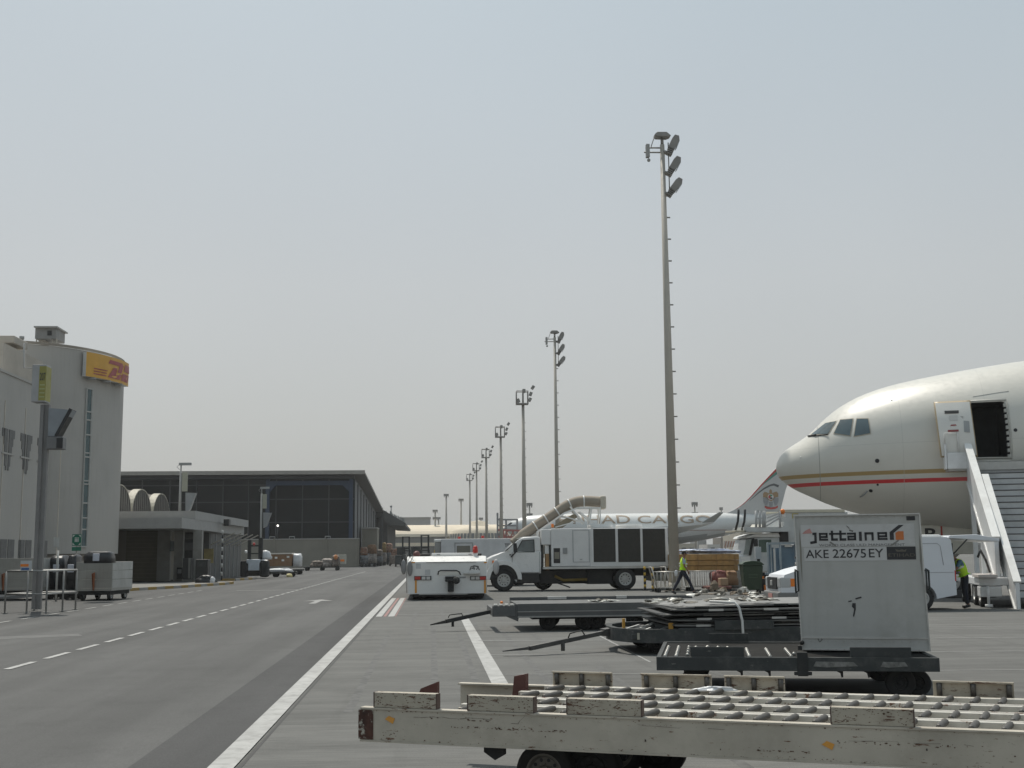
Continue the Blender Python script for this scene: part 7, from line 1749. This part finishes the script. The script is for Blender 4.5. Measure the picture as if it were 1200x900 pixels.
rnd = random.Random(4)
def scribble(mb, x0, x1, z, amp, n, wd=.004):
    pts_ = [(x0 + (x1 - x0) * k / n + rnd.uniform(-.5, .5) * (x1 - x0) / n, -.004, z + rnd.uniform(-amp, amp)) for k in range(n + 1)]
    for a, b in zip(pts_, pts_[1:]):
        if rnd.random() < .3: continue
        d = (Vector(b) - Vector(a)).normalized(); nn = Vector((-d.z, 0, d.x)) * wd * rnd.uniform(.3, 1); mb.poly([Vector(a) - nn, Vector(b) - nn, Vector(b) + nn, Vector(a) + nn])
scribble(mb, .42, .95, .60, .006, 9, .0012); scribble(mb, 1.95, 2.5, .60, .008, 8, .001); scribble(mb, 3.3, 4.0, .56, .006, 9, .0012); scribble(mb, 1.1, 1.22, .6, .03, 4, .0012)
for x, z, s in ((2.02, .5, .014), (3.72, .52, .012), (1.35, .5, .008), (4.6, .56, .01), (2.5, .47, .008)): mb.box(x, x + s * .6, -.004, -.001, z, z + s)
SCM = M('black_scratches', (.05, .035, .03), .8, var=.3); mb.build('scratches', SCM, nb)['kind'] = 'stuff'
BEAMF = [(.62, 1.5, .535, .55, 60, .006, .03), (1.0, 1.25, .535, .565, 16, .01, .035), (.3, 1.0, .585, .605, 22, .005, .03), (0, LN, ZB0 + .003, ZB0 + .02, 130, .004, .02), (0, LN, ZB1 - .015, ZB1 - .003, 130, .004, .02), (2.72, 3.05, .475, .485, 26, .006, .03), (3.2, 3.9, .54, .56, 30, .005, .03), (2.0, 2.2, .60, .615, 12, .005, .015), (0, LN, ZB0 + .02, ZB1 - .02, 110, .003, .010), (4.0, 4.6, .48, .56, 24, .004, .02), (.1, .3, .46, .5, 12, .005, .02)]
mb = MB()
for x, z in ((.19, .575), (3.12, .53)): mb.prism([(x, z), (x + .06, z - .03), (x + .075, z + .005), (x + .03, z + .022)], -.005, -.001)
mb.build('orange_mark', M('orange_paint_mark', (.6, .28, .05), .6), nb)
mb = MB(); cchan(mb, 0, LN, WN, WN - .07, ZB0, ZB1 - .02); mb.build('side_beam', RUSTB, nd)
mb = MB()
for x in (.55, 1.6, 2.65, 3.7, 4.75): mb.box(x - .05, x + .05, .075, WN - .075, ZB0 + .02, ZB1 - .08)
mb.build('cross_beam', M('deck_brown_steel', (.12, .10, .08), .8, dirt=.5), nd)
RIBM = M('dark_brown_edge', (.085, .055, .045), .7, dirt=.5); FLK = M('rust_fleck', (.10, .055, .035), .8, var=.4, scale=20)
def flecks(specs, y_, mat, parent, nm='rust_flecks'):
    mb = MB()
    for (xa_, xb_, za_, zb_2, n_, s0, s1) in specs:
        for _ in range(n_):
            x = rnd.uniform(xa_, xb_); z = rnd.uniform(za_, zb_2); w_ = rnd.uniform(s0, s1) * rnd.uniform(.4, 1); h_ = min(w_ * rnd.uniform(.25, .8), .010); m_ = rnd.randint(5, 8)
            mb.poly([(min(xb_, max(xa_, x + w_ / 2 * math.cos(6.283 * i / m_) * rnd.uniform(.5, 1.1))), y_, min(zb_2, max(za_, z + h_ / 2 * math.sin(6.283 * i / m_) * rnd.uniform(.5, 1.1)))) for i in range(m_)])
    o = mb.build(nm, mat, parent); o['kind'] = 'stuff'; return o
# near bumpers / guides on the beam
for x0, x1 in ((.10, .57), (.80, 1.27), (1.50, 2.00), (3.18, 3.66)):
    mb = MB(); mb.box(x0, x1, .01, .035, ZB1 + .014, ZB1 + .115, .003); mb.box(x0, x1, .036, .075, ZB1 + .10, ZB1 + .115); g_ = mb.build('guide_plate', RUSTY, nd)
    mb = MB(); mb.box(x0 - .004, x0 + .003, .007, .07, ZB1 + .014, ZB1 + .116); mb.box(x1 - .003, x1 + .004, .007, .07, ZB1 + .014, ZB1 + .116); mb.build('end_rib', RIBM, g_)
    flecks([(x0 + .01, x1 - .01, ZB1 + .1, ZB1 + .113, 40, .004, .016), (x0 + .01, x1 - .01, ZB1 + .03, ZB1 + .1, 26, .004, .03), (x0 + .01, x0 + .09, ZB1 + .02, ZB1 + .112, 16, .004, .02), (x1 - .09, x1 - .01, ZB1 + .02, ZB1 + .112, 16, .004, .02)], .0085, FLK, g_)
for x0, x1 in ((.82, 1.32), (1.56, 2.12), (2.22, 2.68), (3.75, 4.3)):
    mb = MB(); mb.box(x0, x1, WN - .03, WN - .01, ZB1 - .005, ZB1 + .105, .003); mb.box(x0, x1, WN - .06, WN - .03, ZB1 + .095, ZB1 + .107); g_ = mb.build('guide_plate', RUSTY, nd)
    mb = MB(); [mb.cyl((x0 + (x1 - x0) * f, WN - .045, ZB1), (x0 + (x1 - x0) * f, WN - .045, ZB1 + .09), .02, n=10) for f in (.08, .5, .94)]; mb.build('guide_roller', ROLL, g_)
mb = MB(); mb.prism([(.22, ZB1 - .02), (.4, ZB1 - .02), (.4, ZB1 + .15), (.27, ZB1 + .10)], .42, .46); mb.build('end_stop', BRNRED, nd)
mb = MB(); mb.prism([(.58, ZB1 - .08), (.70, ZB1 - .08), (.70, ZB1 + .11), (.60, ZB1 + .09)], 1.5, 1.56); mb.build('end_stop', BRNRED, nd)
# roller tracks
flecks(BEAMF, -.0035, FLK, nb)
LANES = [.11, .53, .95, 1.37]; LW = .31
RAILM = M('bright_cream_track_rail', (.50, .48, .43), .45, var=.1, dirt=.6, dirtcol=(.22, .18, .14), dscale=4, chips=.4, chipcol=(.14, .07, .04))
for i, y0 in enumerate(LANES):
    xs = .58 + i * .07
    mb = MB(); mb.box(xs, LN, y0 - .035, y0 + .0, ZB1 - .10, ZB1 + .004, .003); mb.box(xs, LN, y0 + .001, y0 + LW, ZB1 - .065, ZB1 - .05); mb.box(xs, LN, y0 + LW + .001, y0 + LW + .065, ZB1 - .10, ZB1 + .002, .003); mb.build('track_rail', RAILM, nd)
rm = None
proto_mesh = None
k = 0
for i, y0 in enumerate(LANES):
    x = .70 + i * .07
    for j in range(25):
        if proto_mesh is None:
            mb = MB(); mb.cyl((0, .01, 0), (0, .04, 0), .016, .0225, n=16); mb.cyl((0, .04, 0), (0, LW - .04, 0), .0225, n=16, caps=False); mb.cyl((0, LW - .04, 0), (0, LW - .01, 0), .0225, .016, n=16); mb.cyl((0, .004, 0), (0, LW - .004, 0), .014, n=8); r0_ = mb.build('roller', ROLL, nd); proto_mesh = r0_.data; o = r0_
        else:
            o = bpy.data.objects.new('roller', proto_mesh); COL.objects.link(o); o.parent = nd
        o.location = (x, y0, ZB1 + .002 - rnd.uniform(0, .005)); o.rotation_euler = (rnd.uniform(-.01, .01), 0, R(-9) + rnd.uniform(-.03, .03)); x += .182
for (x, y_, tw_) in ((1.22, .42, 1), (1.45, 1.48, 1), (4.4, .42, 1), (4.5, 1.48, 1)):
    add_wheel(nd, (x, y_, .205), .205, .14, 'y', rim=M('rusty_rim_%d' % int(x * 10), (.16, .15, .13), .6, dirt=.6), rimr=.62); add_wheel(nd, (x + .30, y_ + .12, .205), .205, .14, 'y', rim=DRK, rimr=.62)
mb = MB()
for x in (1.37, 4.45): mb.box(x - .35, x + .35, .66, .74, .26, ZB0, .01); mb.box(x - .35, x + .35, 1.2, 1.28, .26, ZB0, .01); mb.box(x - .03, x + .03, .4, 1.5, .19, .24)
mb.build('bogie_frame', DRK, nd)
mb = MB(); mb.prism([(.88, ZB0 - .015), (1.03, ZB0 - .015), (1.03, ZB0 - .07), (.96, ZB0 - .11), (.88, ZB0 - .06)], .1, .13); mb.build('hanging_bracket', DRK, nd)
t = thing('scrap_of_plastic', 'crumpled scrap of white plastic film lying by the far guide plate of the nearest dolly', 'plastic scrap', nd.matrix_world @ Vector((0, 0, 0)))
t.location = root_matrix(nd) @ Vector((2.17, WN - .16, ZB1)); mb = MB(); mb.heap((0, 0, 0), (.26, .09, .035), 14, .6, 3, .1); mb.build('film', PLAST, t)

# ---- dolly carrying the marked container
kd = thing('container_dolly', 'low dark grey castor-deck dolly carrying the marked white container', 'dolly', (2.65, 14.25, 0), R(-13))
LK, WK = 3.2, 2.45
mb = MB(); mb.box(0, LK, 0, .06, .315, .47, .006); mb.box(0, LK, WK - .06, WK, .315, .47, .006); mb.box(0, .05, .061, WK - .061, .33, .465); mb.box(LK - .05, LK, .061, WK - .061, .33, .465); fr_ = mb.build('frame', DGREY, kd)
mb = MB()
for x, w_ in ((1.8, .5), (2.55, .3)): mb.prism([(x, .37), (x + w_ * .3, .36), (x + w_, .375), (x + w_ * .9, .42), (x + .03, .425)], -.006, -.001)
mb.build('scuffed_patch', M('pale_scuff', (.17, .17, .16), .8, var=.4, scale=14), fr_)
mb = MB(); mb.box(.05, LK - .05, .061, WK - .061, .41, .452); mb.build('deck', M('dark_oily_deck', (.022, .022, .021), .9, dirt=.5, dirtcol=(.045, .043, .04), dscale=3, spec=.08), kd)
mb = MB()
def castor(x, y_): mb.sphere((x, y_, .470), .024, n=10)
for i in range(8):
    for j in range(2 + (i % 2)): castor(.10 + j * .13, .12 + i * .19)
for x in (1.08, 1.32, 1.56):
    for j in range(7): castor(x, .12 + j * .17)
for i in range(3):
    for j in range(3): castor(.45 + i * .14, .9 + j * .25)
castor(.85, 1.35); castor(.6, 1.5); castor(1.62, .5)
mb.build('ball_castors', M('zinc_ball', (.42, .41, .38), .35, .6, dirt=.4), kd)
for x0, x1, y_ in ((.40, 1.02, .03), (2.22, 2.90, .03), (.62, 1.15, WK - .05)):
    mb = MB(); mb.box(x0, x1, y_, y_ + .02, .472, .585, .004); mb.build('guide_plate', DGREY, kd)
mb = MB(); mb.box(1.62, 1.74, -.02, .08, .26, .53, .008); mb.box(1.58, 1.78, -.03, .0, .27, .31, .005); mb.build('lock_post', DRK, kd)
mb = MB()
for x in (.98, 1.3, 2.12, 2.42): mb.prism([(x - .06, .31), (x + .02, .31), (x + .02, .24), (x, .235), (x - .01, .285)], .1, .13)
mb.build('hanging_hook', DRK, kd)
for x in (.45, 2.8):
    for y_ in (.3, WK - .42): add_wheel(kd, (x, y_, .17), .17, .13, 'y', rim=DRK, twin=False, rimr=.55)
    mb = MB(); mb.box(x - .14, x + .14, .3, WK - .35, .2, .314); mb.build('axle', DRK, kd)
for y_ in (.45, WK - .28): add_wheel(kd, (3.02, y_, .15), .15, .12, 'y', rim=DRK, rimr=.55)

# ---- the container
ULD = M('uld_dull_white', (.42, .42, .40), .5, var=.05, scale=1.5, bump=.5, bscale=2.2, dirt=.45, dirtcol=(.27, .26, .23), dscale=1.6, streak=.2)
ULF = M('uld_aluminium_edge', (.52, .52, .5), .4, .5, dirt=.3); STK = M('white_sticker', (.50, .50, .49), .5, var=.03, dirt=.25, dscale=4)
cxl, cxr = xat(940, 14.82, 757), xat(1090, 14.32, 757)
ul = thing('air_cargo_container', 'white air cargo container with large black code, standing on the castor-deck dolly', 'container', (cxl, 14.82, .478), math.atan2(-.50, cxr - cxl))
UW_ = math.hypot(cxr - cxl, .50); UH = 1.645; UD = 1.5; b0 = .16
mb = MB()
# front skin: slightly wider than its top, with a base step
mb.prism([(0, 0), (UW_, 0), (UW_ - .01, b0), (UW_ - .035, UH), (-.035, UH), (-.01, b0)], 0, UD, bev=.012); ub = mb.build('body', ULD, ul)
mb = MB(); mb.box(-.005, UW_ + .005, -.02, -.002, .0, .022); mb.box(-.005, UW_ - .0, -.01, -.002, b0 - .02, b0 + .0); mb.bar((-.037, -.008, UH + .004), (UW_ - .033, -.008, UH + .004), .025, .016); mb.bar((-.03, -.008, UH), (.0, -.008, .01), .016); mb.bar((UW_ - .037, -.008, UH), (UW_ - .004, -.008, .01), .016); mb.build('edge_frame', ULF, ub)
mb = MB()
for k in range(16): x = .02 + (UW_ - .05) * k / 15; mb.sphere((x - .01, -.012, UH - .025), .006, n=6); mb.sphere((x, -.012, b0 - .05), .006, n=6); mb.sphere((x, -.022, .011), .006, n=6)
for k in range(20): z = .2 + (UH - .25) * k / 19; mb.sphere((-.012 - .018 * z / UH, -.012, z), .005, n=6); mb.sphere((UW_ - .018 - .02 * z / UH, -.012, z), .005, n=6)
mb.build('rivets', M('rivet_grey', (.3, .3, .28), .5), ub)
# picture -> container face: crop was 7.059x with origin (930,595)
def UF(x, y_):
    px, py = 930 + x / 7.059, 595 + y_ / 7.059
    u = (px - 933.5) / (1084.5 - 933.5); zz = (757.8 - py) / (757.8 - 603) * UH
    return (u * UW_ - .035 + .0 * zz, zz)
def UP(mb, x0, y0, x1, y1, off): a = UF(x0, y1); b = UF(x1, y0); mb.poly([(a[0], off, a[1]), (b[0], off, a[1]), (b[0], off, b[1]), (a[0], off, b[1])])
def UPL(polys, mat, nm_, off, parent):
    mb = MB()
    for p_ in polys:
        f = mb._f([mb._v((UF(*q)[0], off, UF(*q)[1])) for q in p_])
        if f and len(p_) > 4: bmesh.ops.triangulate(mb.bm, faces=[f])
    return mb.build(nm_, mat, parent)
def UT(s, x0, y0, x1, y1, mat, off=-.008, bold=0, name='lettering', parent=None, shear=0):
    a = UF(x0, y1); b = UF(x1, y0); return lettering(s, mat, parent or ub, flat((a[0], off, a[1]), (1, 0, 0), (0, 0, 1), b[0] - a[0], b[1] - a[1]), name, bold, shear)
mb = MB(); UP(mb, 80, 132, 1040, 312, -.0035); UP(mb, 100, 318, 1043, 428, -.0035); sk = mb.build('sticker', STK, ub)
BLK = M('sticker_black', (.025, .025, .028), .5, var=.1); ORG = M('sticker_orange', (.5, .15, .04), .5, var=.08); PNK = M('faded_pink', (.48, .25, .23), .6, var=.15)
UPL([[(90, 204), (120, 178), (160, 160), (180, 200)]], PNK, 'logo_pink_wedge', -.006, sk)
# heavy squared lettering  j e t t a i n e  + house-shaped r
def stroke(pts, w_=22):
    """fat poly-line in crop units -> list of quads"""
    out = []
    for a, b in zip(pts, pts[1:]):
        a, b = Vector(a), Vector(b); d = (b - a).normalized(); n_ = Vector((-d.y, d.x)) * w_ / 2; a2, b2 = a - d * w_ / 2 * .96, b + d * w_ / 2 * .96
        out.append([tuple(a2 - n_), tuple(b2 - n_), tuple(b2 + n_), tuple(a2 + n_)])
    return out
def glyphs():
    g = []
    def S(p, w_=20): g.extend(stroke(p, w_))
    S([(190, 205), (205, 205), (205, 272), (168, 278)], 21)                                     # j
    S([(305, 254), (244, 254), (244, 206), (302, 206), (302, 232), (250, 232)], 17)             # e
    S([(348, 190), (348, 254), (386, 254)], 20); S([(330, 207), (388, 207)], 16)                # t
    S([(420, 190), (420, 254), (458, 254)], 20); S([(400, 207), (460, 207)], 16)                # t
    S([(482, 207), (543, 207), (543, 254), (486, 254), (486, 231), (540, 231)], 17); S([(503, 180), (522, 186)], 12)  # a with mark
    S([(588, 204), (588, 256)], 24)                                                             # i
    S([(632, 256), (632, 207), (690, 207), (690, 256)], 19)                                     # n
    S([(806, 254), (740, 254), (740, 206), (804, 206), (804, 232), (746, 232)], 17)             # e
    return g
UPL(glyphs(), BLK, 'lettering', -.007, sk)
UPL([[(834, 262), (834, 200), (912, 142), (955, 142), (868, 206), (868, 262)]], BLK, 'logo_roof_letter', -.007, sk)
UPL([[(882, 262), (882, 206), (905, 193), (950, 193), (950, 262)]], ORG, 'logo_orange_house', -.007, sk)
UT('WORLD CLASS ULD MANAGEMENT', 232, 290, 955, 310, M('sticker_grey_text', (.12, .12, .12), .6), -.0068, parent=sk)
UT('AKE', 115, 336, 312, 404, BLK, -.0068, .006, parent=sk); UT('22675', 346, 332, 628, 404, BLK, -.0068, .006, parent=sk); UT('EY', 652, 332, 775, 402, BLK, -.0068, .006, parent=sk)
mb = MB(); UP(mb, 802, 318, 1042, 422, -.0055); bp_ = mb.build('black_label', BLK, sk)
LBT = M('label_faded_gold', (.11, .10, .08), .6)
UT('ETIHAD', 815, 372, 1035, 398, LBT, -.0075, .004, parent=bp_); UPL([[(872, 338), (905, 345), (930, 338), (950, 346), (968, 335), (960, 358), (885, 358)]], LBT, 'small_emblem', -.0075, bp_)
mb = MB(); UP(mb, 980, 72, 1052, 106, -.0055); mb.build('black_patch', BLK, ub)
UPL([[(470, 136), (490, 150), (502, 166), (496, 170), (478, 152)], [(500, 176), (530, 180), (528, 188), (504, 184)], [(330, 268), (380, 300), (372, 312), (322, 278)], [(830, 306), (900, 262), (912, 268), (850, 310)]], M('scrape_grey', (.2, .195, .18), .7), 'scrape', -.0078, ub)
# marks lower down: crop2 scale 3.158 origin (740,580)
def UM(x, y_): px, py = 740 + x / 3.158, 580 + y_ / 3.158; return ((px - 930) * 7.059, (py - 595) * 7.059)
UPL([[UM(820, 392), UM(833, 392), UM(832, 415), UM(824, 442), UM(820, 438), UM(826, 412), UM(818, 405)], [UM(832, 374), UM(855, 368), UM(856, 373), UM(834, 379)], [UM(805, 384), UM(818, 382), UM(818, 386), UM(806, 388)]], BLK, 'black_smear', -.0045, ub)
UPL([stroke([UM(684, 522), UM(692, 515), UM(700, 524), UM(690, 532), UM(684, 522)], 6)[k] for k in range(4)], M('ring_mark', (.13, .13, .12), .6), 'ring_mark', -.0045, ub)
UPL([[UM(630, 118), UM(636, 200), UM(634, 320), UM(629, 240)], [UM(1082, 140), UM(1086, 200), UM(1085, 300), UM(1080, 240)]], M('edge_grime', (.22, .21, .18), .8), 'grime_streak', -.0043, ub)
# door handles on both sides
for x in (-.045, UW_ + .0):
    mb = MB(); mb.tube([(x, -.03, .70), (x, -.05, .73), (x, -.05, .95), (x, -.03, .98), (x + .03 * (1 if x > 1 else 1), -.02, .96), (x + .03, -.02, .72)], .013, 6, closed=True); mb.build('handle_strap', DGREY, ub)
mb = MB(); mb.sphere((-.0, -.03, .09), .03, n=10); mb.box(-.05, .0, -.03, .05, .0, .05); mb.build('corner_fitting', DRK, ub)

# ---- dolly with the stack of flat pallets
sd_ = thing('pallet_stack_dolly', 'dark grey dolly with a rounded bumper under the stack of flat metal pallets', 'dolly', (3.1, 19.9, 0), R(1.5))
ax0 = .25
mb = MB(); pts_ = [(1.0, .0), (.55, .05), (.2, .32), (.02, .8), (0, 1.3), (.1, 1.9), (.4, 2.4), (1.0, 2.5), (1.0, 2.42), (.5, 2.3), (.2, 1.8), (.1, 1.3), (.12, .8), (.28, .4), (.6, .14), (1.0, .08)]
mb.prism(pts_, .2, .42, axis='z'); mb.build('round_bumper', DGREY, sd_)
mb = MB(); mb.box(1.0, 4.6, 0, .08, .18, .44, .006); mb.box(1.0, 4.6, 2.42, 2.5, .18, .44, .006); mb.box(1.0, 4.6, .081, 2.419, .30, .42); mb.box(.25, 1.0, .2, 2.3, .26, .34); mb.build('frame', DGREY, sd_)
mb = MB(); mb.box(.33, .52, -.012 + .2, .19, .25, .36); mb.T = None; mb.build('number_plate', M('blank_cream_plate', (.42, .40, .33), .6), sd_)
mb = MB(); mb.box(1.6, 2.6, -.03, -.002, .40, .55, .004); mb.build('guide_plate', DGREY, sd_)
for x in (.75, 1.05, 3.9): add_wheel(sd_, (x, .5, .2), .2, .16, 'y', rim=DRK); add_wheel(sd_, (x, 2.0, .2), .2, .16, 'y', rim=DRK)
mb = MB(); mb.bar((.05, 1.1, .34), (-1.45, .45, .12), .09, .07); mb.bar((-1.3, .5, .14), (-1.42, .46, .12), .05); mb.cyl((-.85, .7, .2), (-.85, .7, .05), .035); mb.bar((.05, 1.1, .34), (-.1, 1.05, .32), .2, .12); mb.prism([(-1.45, .1), (-1.9, .075), (-1.9, .09), (-1.45, .15)], .42, .48); tb = mb.build('tow_bar', M('dark_tow_bar', (.045, .045, .045), .6, dirt=.5, dirtcol=(.2, .19, .17)), sd_)
mb = MB(); mb.tube([(-.75, .74, .26), (-.72, .75, .33), (-.5, .85, .38), (-.45, .87, .3)], .012, 5); mb.build('grip', DRK, tb)
mb = MB()
for k in range(9): x = .28 + rnd.uniform(0, .5); y_ = rnd.uniform(.3, 1.6); mb.bar((x, y_, .36), (x + rnd.uniform(.1, .3), y_ + rnd.uniform(-.2, .2), rnd.uniform(.38, .45)), .04, .02)
mb.build('latch_parts', LGREY, sd_)
mb = MB(); mb.box(.16, .2, .55, .62, .42, .58); mb.box(.86, .93, .12, .18, .42, .52); mb.build('amber_reflector', M('dull_amber', (.42, .22, .03), .5), sd_)
PALM = [M('pallet_sheet_%d' % i, (c_, c_, c_ * .97), .5, .4, dirt=.5, dirtcol=(.10, .095, .085), dscale=3, var=.2, scale=6) for i, c_ in enumerate((.20, .07, .12, .04))]
z = .45; rnd2 = random.Random(12)
SM = root_matrix(sd_)
lvl = ['lowest', 'second lowest', 'third lowest', 'fourth lowest', 'fifth lowest', 'sixth lowest', 'second from the top']
for k in range(8):
    th = .022; dx = rnd2.uniform(-.10, .12); dy = rnd2.uniform(-.05, .08); rz = rnd2.uniform(-1.2, 1.2)
    if k in (5, 6): dx -= .12
    p = SM @ Vector((.95 + dx, .05 + dy, z))
    top = (k == 7)
    lab = ('top flat metal pallet of the stack, its left corner sagging under loose scraps' if top else 'flat dark metal pallet, %s in the strapped stack on the bumper dolly' % lvl[k])
    t = thing('flat_pallet', lab, 'pallet', p, R(1.5 + rz + (3 if top else 0)), 'flat metal pallets in the strapped stack')
    mb = MB(); nx, ny = 12, 8; LP, WP = 3.3, 2.44
    def bend(u, v):
        s = .016 * math.sin(3.1 * u + k) + (.012 * math.sin(5 * v + k * 2))
        e = .05 * (abs(u - .5) * 2) ** 3 * (-1 if k % 2 else .5) * (1 - .3 * v)
        if top: s = .02 * math.sin(2.2 * u) + .05 * u; e = -.02 * (1 - u) ** 4
        return s * .5 + e * .6
    GV = [[(u / nx * LP, v / ny * WP, bend(u / nx, v / ny)) for u in range(nx + 1)] for v in range(ny + 1)]
    lo = [[mb._v(q) for q in r_] for r_ in GV]; hi = [[mb._v((q[0], q[1], q[2] + th)) for q in r_] for r_ in GV]
    for a in range(ny):
        for b in range(nx):
            mb._f([hi[a][b], hi[a][b + 1], hi[a + 1][b + 1], hi[a + 1][b]], True); mb._f([lo[a][b], lo[a + 1][b], lo[a + 1][b + 1], lo[a][b + 1]], True)
    for b in range(nx): mb._f([lo[0][b], lo[0][b + 1], hi[0][b + 1], hi[0][b]]); mb._f([lo[ny][b + 1], lo[ny][b], hi[ny][b], hi[ny][b + 1]])
    for a in range(ny): mb._f([lo[a + 1][0], lo[a][0], hi[a][0], hi[a + 1][0]]); mb._f([lo[a][nx], lo[a + 1][nx], hi[a + 1][nx], hi[a][nx]])
    mb.build('sheet', PALM[0 if top else k % 4], t)
    mb = MB()
    for q in range(3): x = .5 + q * 1.1 + rnd2.uniform(-.2, .2); mb.box(x, x + .25, -.012, -.002 + .012, bend(x / LP, 0) - .006, bend(x / LP, 0) + .028)
    mb.build('edge_fitting', LGREY if k % 3 == 0 else DRK, t)
    z += .044 if k < 6 else .05
ZS = z
pst = SM @ Vector((2.05, -.02, 0))
sp = thing('lashing_strap', 'white lashing strap tied over the front edge of the pallet stack', 'strap', (pst.x, pst.y, .4))
mb = MB(); mb.tube([(-.45, .3, ZS - .40 + .045), (-.1, -.02, ZS - .40 + .035), (-.04, -.05, ZS - .45), (0, -.07, .15), (.01, -.06, -.12), (.0, .0, -.2)], .022, 6); mb.build('strap', M('strap_white', (.62, .62, .60), .6), sp)
# litter on top of the stack
c0 = SM @ Vector((.95, .1, 0)); 
def heap_at(name, lab, pr, z0, dep, h, mat, seed, cat='scraps'):
    a = W(pr[0], pr[2], 1); k0 = None
    Y = 1.0
    # depth where the pixel row pr[2] meets height z0
    d = ray((pr[0] + pr[1]) / 2, pr[2]); Y = d.y * (z0 - CAM.z) / d.z; xa_, xb_ = xat(pr[0], Y, pr[2]), xat(pr[1], Y, pr[2])
    t = thing(name, lab, cat, ((xa_ + xb_) / 2, Y + dep / 2, z0)); mb = MB(); r5 = random.Random(seed)
    for q in range(int((xb_ - xa_) * 26) + 6):
        cx = r5.uniform(-.5, .5) * (xb_ - xa_); cy = r5.uniform(-.5, .5) * dep; hh = h * (1 - (2 * cx / (xb_ - xa_)) ** 2) * (1 - (2 * cy / dep) ** 2) * r5.uniform(.3, 1.0)
        mb.T = Matrix.Translation((cx, cy, hh * .5 + .01)) @ Matrix.Rotation(r5.uniform(0, 3), 4, 'Z') @ Matrix.Rotation(r5.uniform(-.5, .5), 4, 'X'); mb.mi = r5.randrange(len(mat)); mb.heap((0, 0, -.0), (r5.uniform(.08, .26), r5.uniform(.05, .14), max(.02, hh * .7)), 7, .7, q, .1)
    mb.T = None; mb.build('pieces', mat, t)['kind'] = 'stuff'; return t
SCR1 = M('scrap_film_white', (.62, .61, .56), .35, bump=1, bscale=12); SCR2 = M('scrap_grey_net', (.13, .12, .10), .8, var=.5, scale=12); SCR3 = M('scrap_brown', (.17, .13, .09), .8, var=.4)
heap_at('plastic_scraps', 'crumpled pale plastic scraps spread over the left half of the top pallet', (768, 812, 707.5), ZS + .02, 1.0, .11, [SCR1, SCR1, SCR2], 3)
heap_at('net_scraps', 'tangled dark netting and scraps heaped on the right half of the top pallet', (830, 898, 700.5), ZS + .05, 1.5, .30, [SCR2, SCR3, SCR2, SCR1], 4)
heap_at('plastic_scraps', 'flat pale plastic scraps on the front right edge of the top pallet', (832, 915, 705), ZS + .04, .6, .07, [SCR1, SCR2], 6)

# ---- flatbed dolly behind
fd = thing('flatbed_dolly', 'low grey flatbed dolly with a bare deck behind the pallet stack', 'dolly', (xat(575, 27), 26.4, 0), R(.5))
XR = xat(830, 27) - xat(575, 27)
FG = M('flatbed_grey', (.085, .088, .088), .65, var=.15, dirt=.5, dirtcol=(.09, .085, .08), dscale=2, bump=.2)
mb = MB(); mb.box(.55, XR, 0, .1, .30, .60, .01); mb.box(.55, XR, 2.3, 2.4, .30, .66, .01); mb.box(.55, XR, .101, 2.299, .46, .585); mb.build('frame', FG, fd)
mb = MB(); mb.box(.55, XR, -.01, -.002, .30, .335); mb.box(.55, XR, -.012, .0, .42, .44); mb.build('lower_flange', M('flange_light', (.26, .26, .25), .5, dirt=.4), fd)
mb = MB(); mb.box(0, .5, 0, .12, .33, .56, .01); mb.box(0, .1, .13, 2.2, .33, .5, .01); mb.prism([(.5, .60), (.6, .55), (.56, .22), (.3, .33)], .02, .2); mb.build('front_step', FG, fd)
mb = MB()
for k in range(4): mb.box(.03 + k * .12, .11 + k * .12, -.01, .14, .56, .60, .01)
mb.build('front_step_ribs', LGREY, fd)
mb = MB(); mb.sphere((.22, .3, .62), .035); mb.build('amber_cap', ORANGE, fd)
for x in (1.25, 2.05, 2.35, 3.2): add_wheel(fd, (x, .45, .19), .19, .15, 'y', rim=DRK); add_wheel(fd, (x + .25, 1.95, .19), .19, .15, 'y', rim=DRK)
mb = MB(); mb.box(.9, 3.6, .4, 2.0, .24, .459); mb.build('axle_frame', DRK, fd)
mb = MB(); mb.bar((.08, .8, .42), (-1.0, .5, .22), .1, .08); mb.prism([(-1.0, .18), (-1.35, .14), (-1.35, .16), (-1.0, .25)], .45, .52); mb.cyl((-.85, .53, .24), (-.85, .53, .10), .03); t2 = mb.build('tow_bar', DRK, fd)
mb = MB(); mb.tube([(-.95, .5, .3), (-.92, .5, .36), (-.65, .6, .38), (-.62, .62, .32)], .012, 5); mb.build('grip', DRK, t2)
mb = MB(); mb.box(3.1, 3.35, 2.28, 2.42, .6, .67); mb.box(.55 + .9, 1.9, 2.28, 2.42, .6, .665); mb.build('far_bracket', LGREY, fd)
heap_at('plastic_scraps', 'small pale plastic scraps lying on the deck of the flatbed dolly', (692, 722, 705.5), .60, .6, .07, [SCR1, SCR2], 9)

# =================================================================== HAZE
mb = MB(); mb.box(-705, 905, -65, 1355, -1.0, 24)
hz = mb.build('haze', bpy.data.materials.new('haze')); hz['kind'] = 'stuff'
m = hz.data.materials[0]; m.use_nodes = True; t = m.node_tree; t.nodes.remove(t.nodes['Principled BSDF'])
pv = t.nodes.new('ShaderNodeVolumePrincipled'); pv.inputs['Color'].default_value = (.86, .88, .88, 1); pv.inputs['Density'].default_value = .00028; pv.inputs['Anisotropy'].default_value = .2
t.links.new(pv.outputs[0], t.nodes['Material Output'].inputs['Volume'])
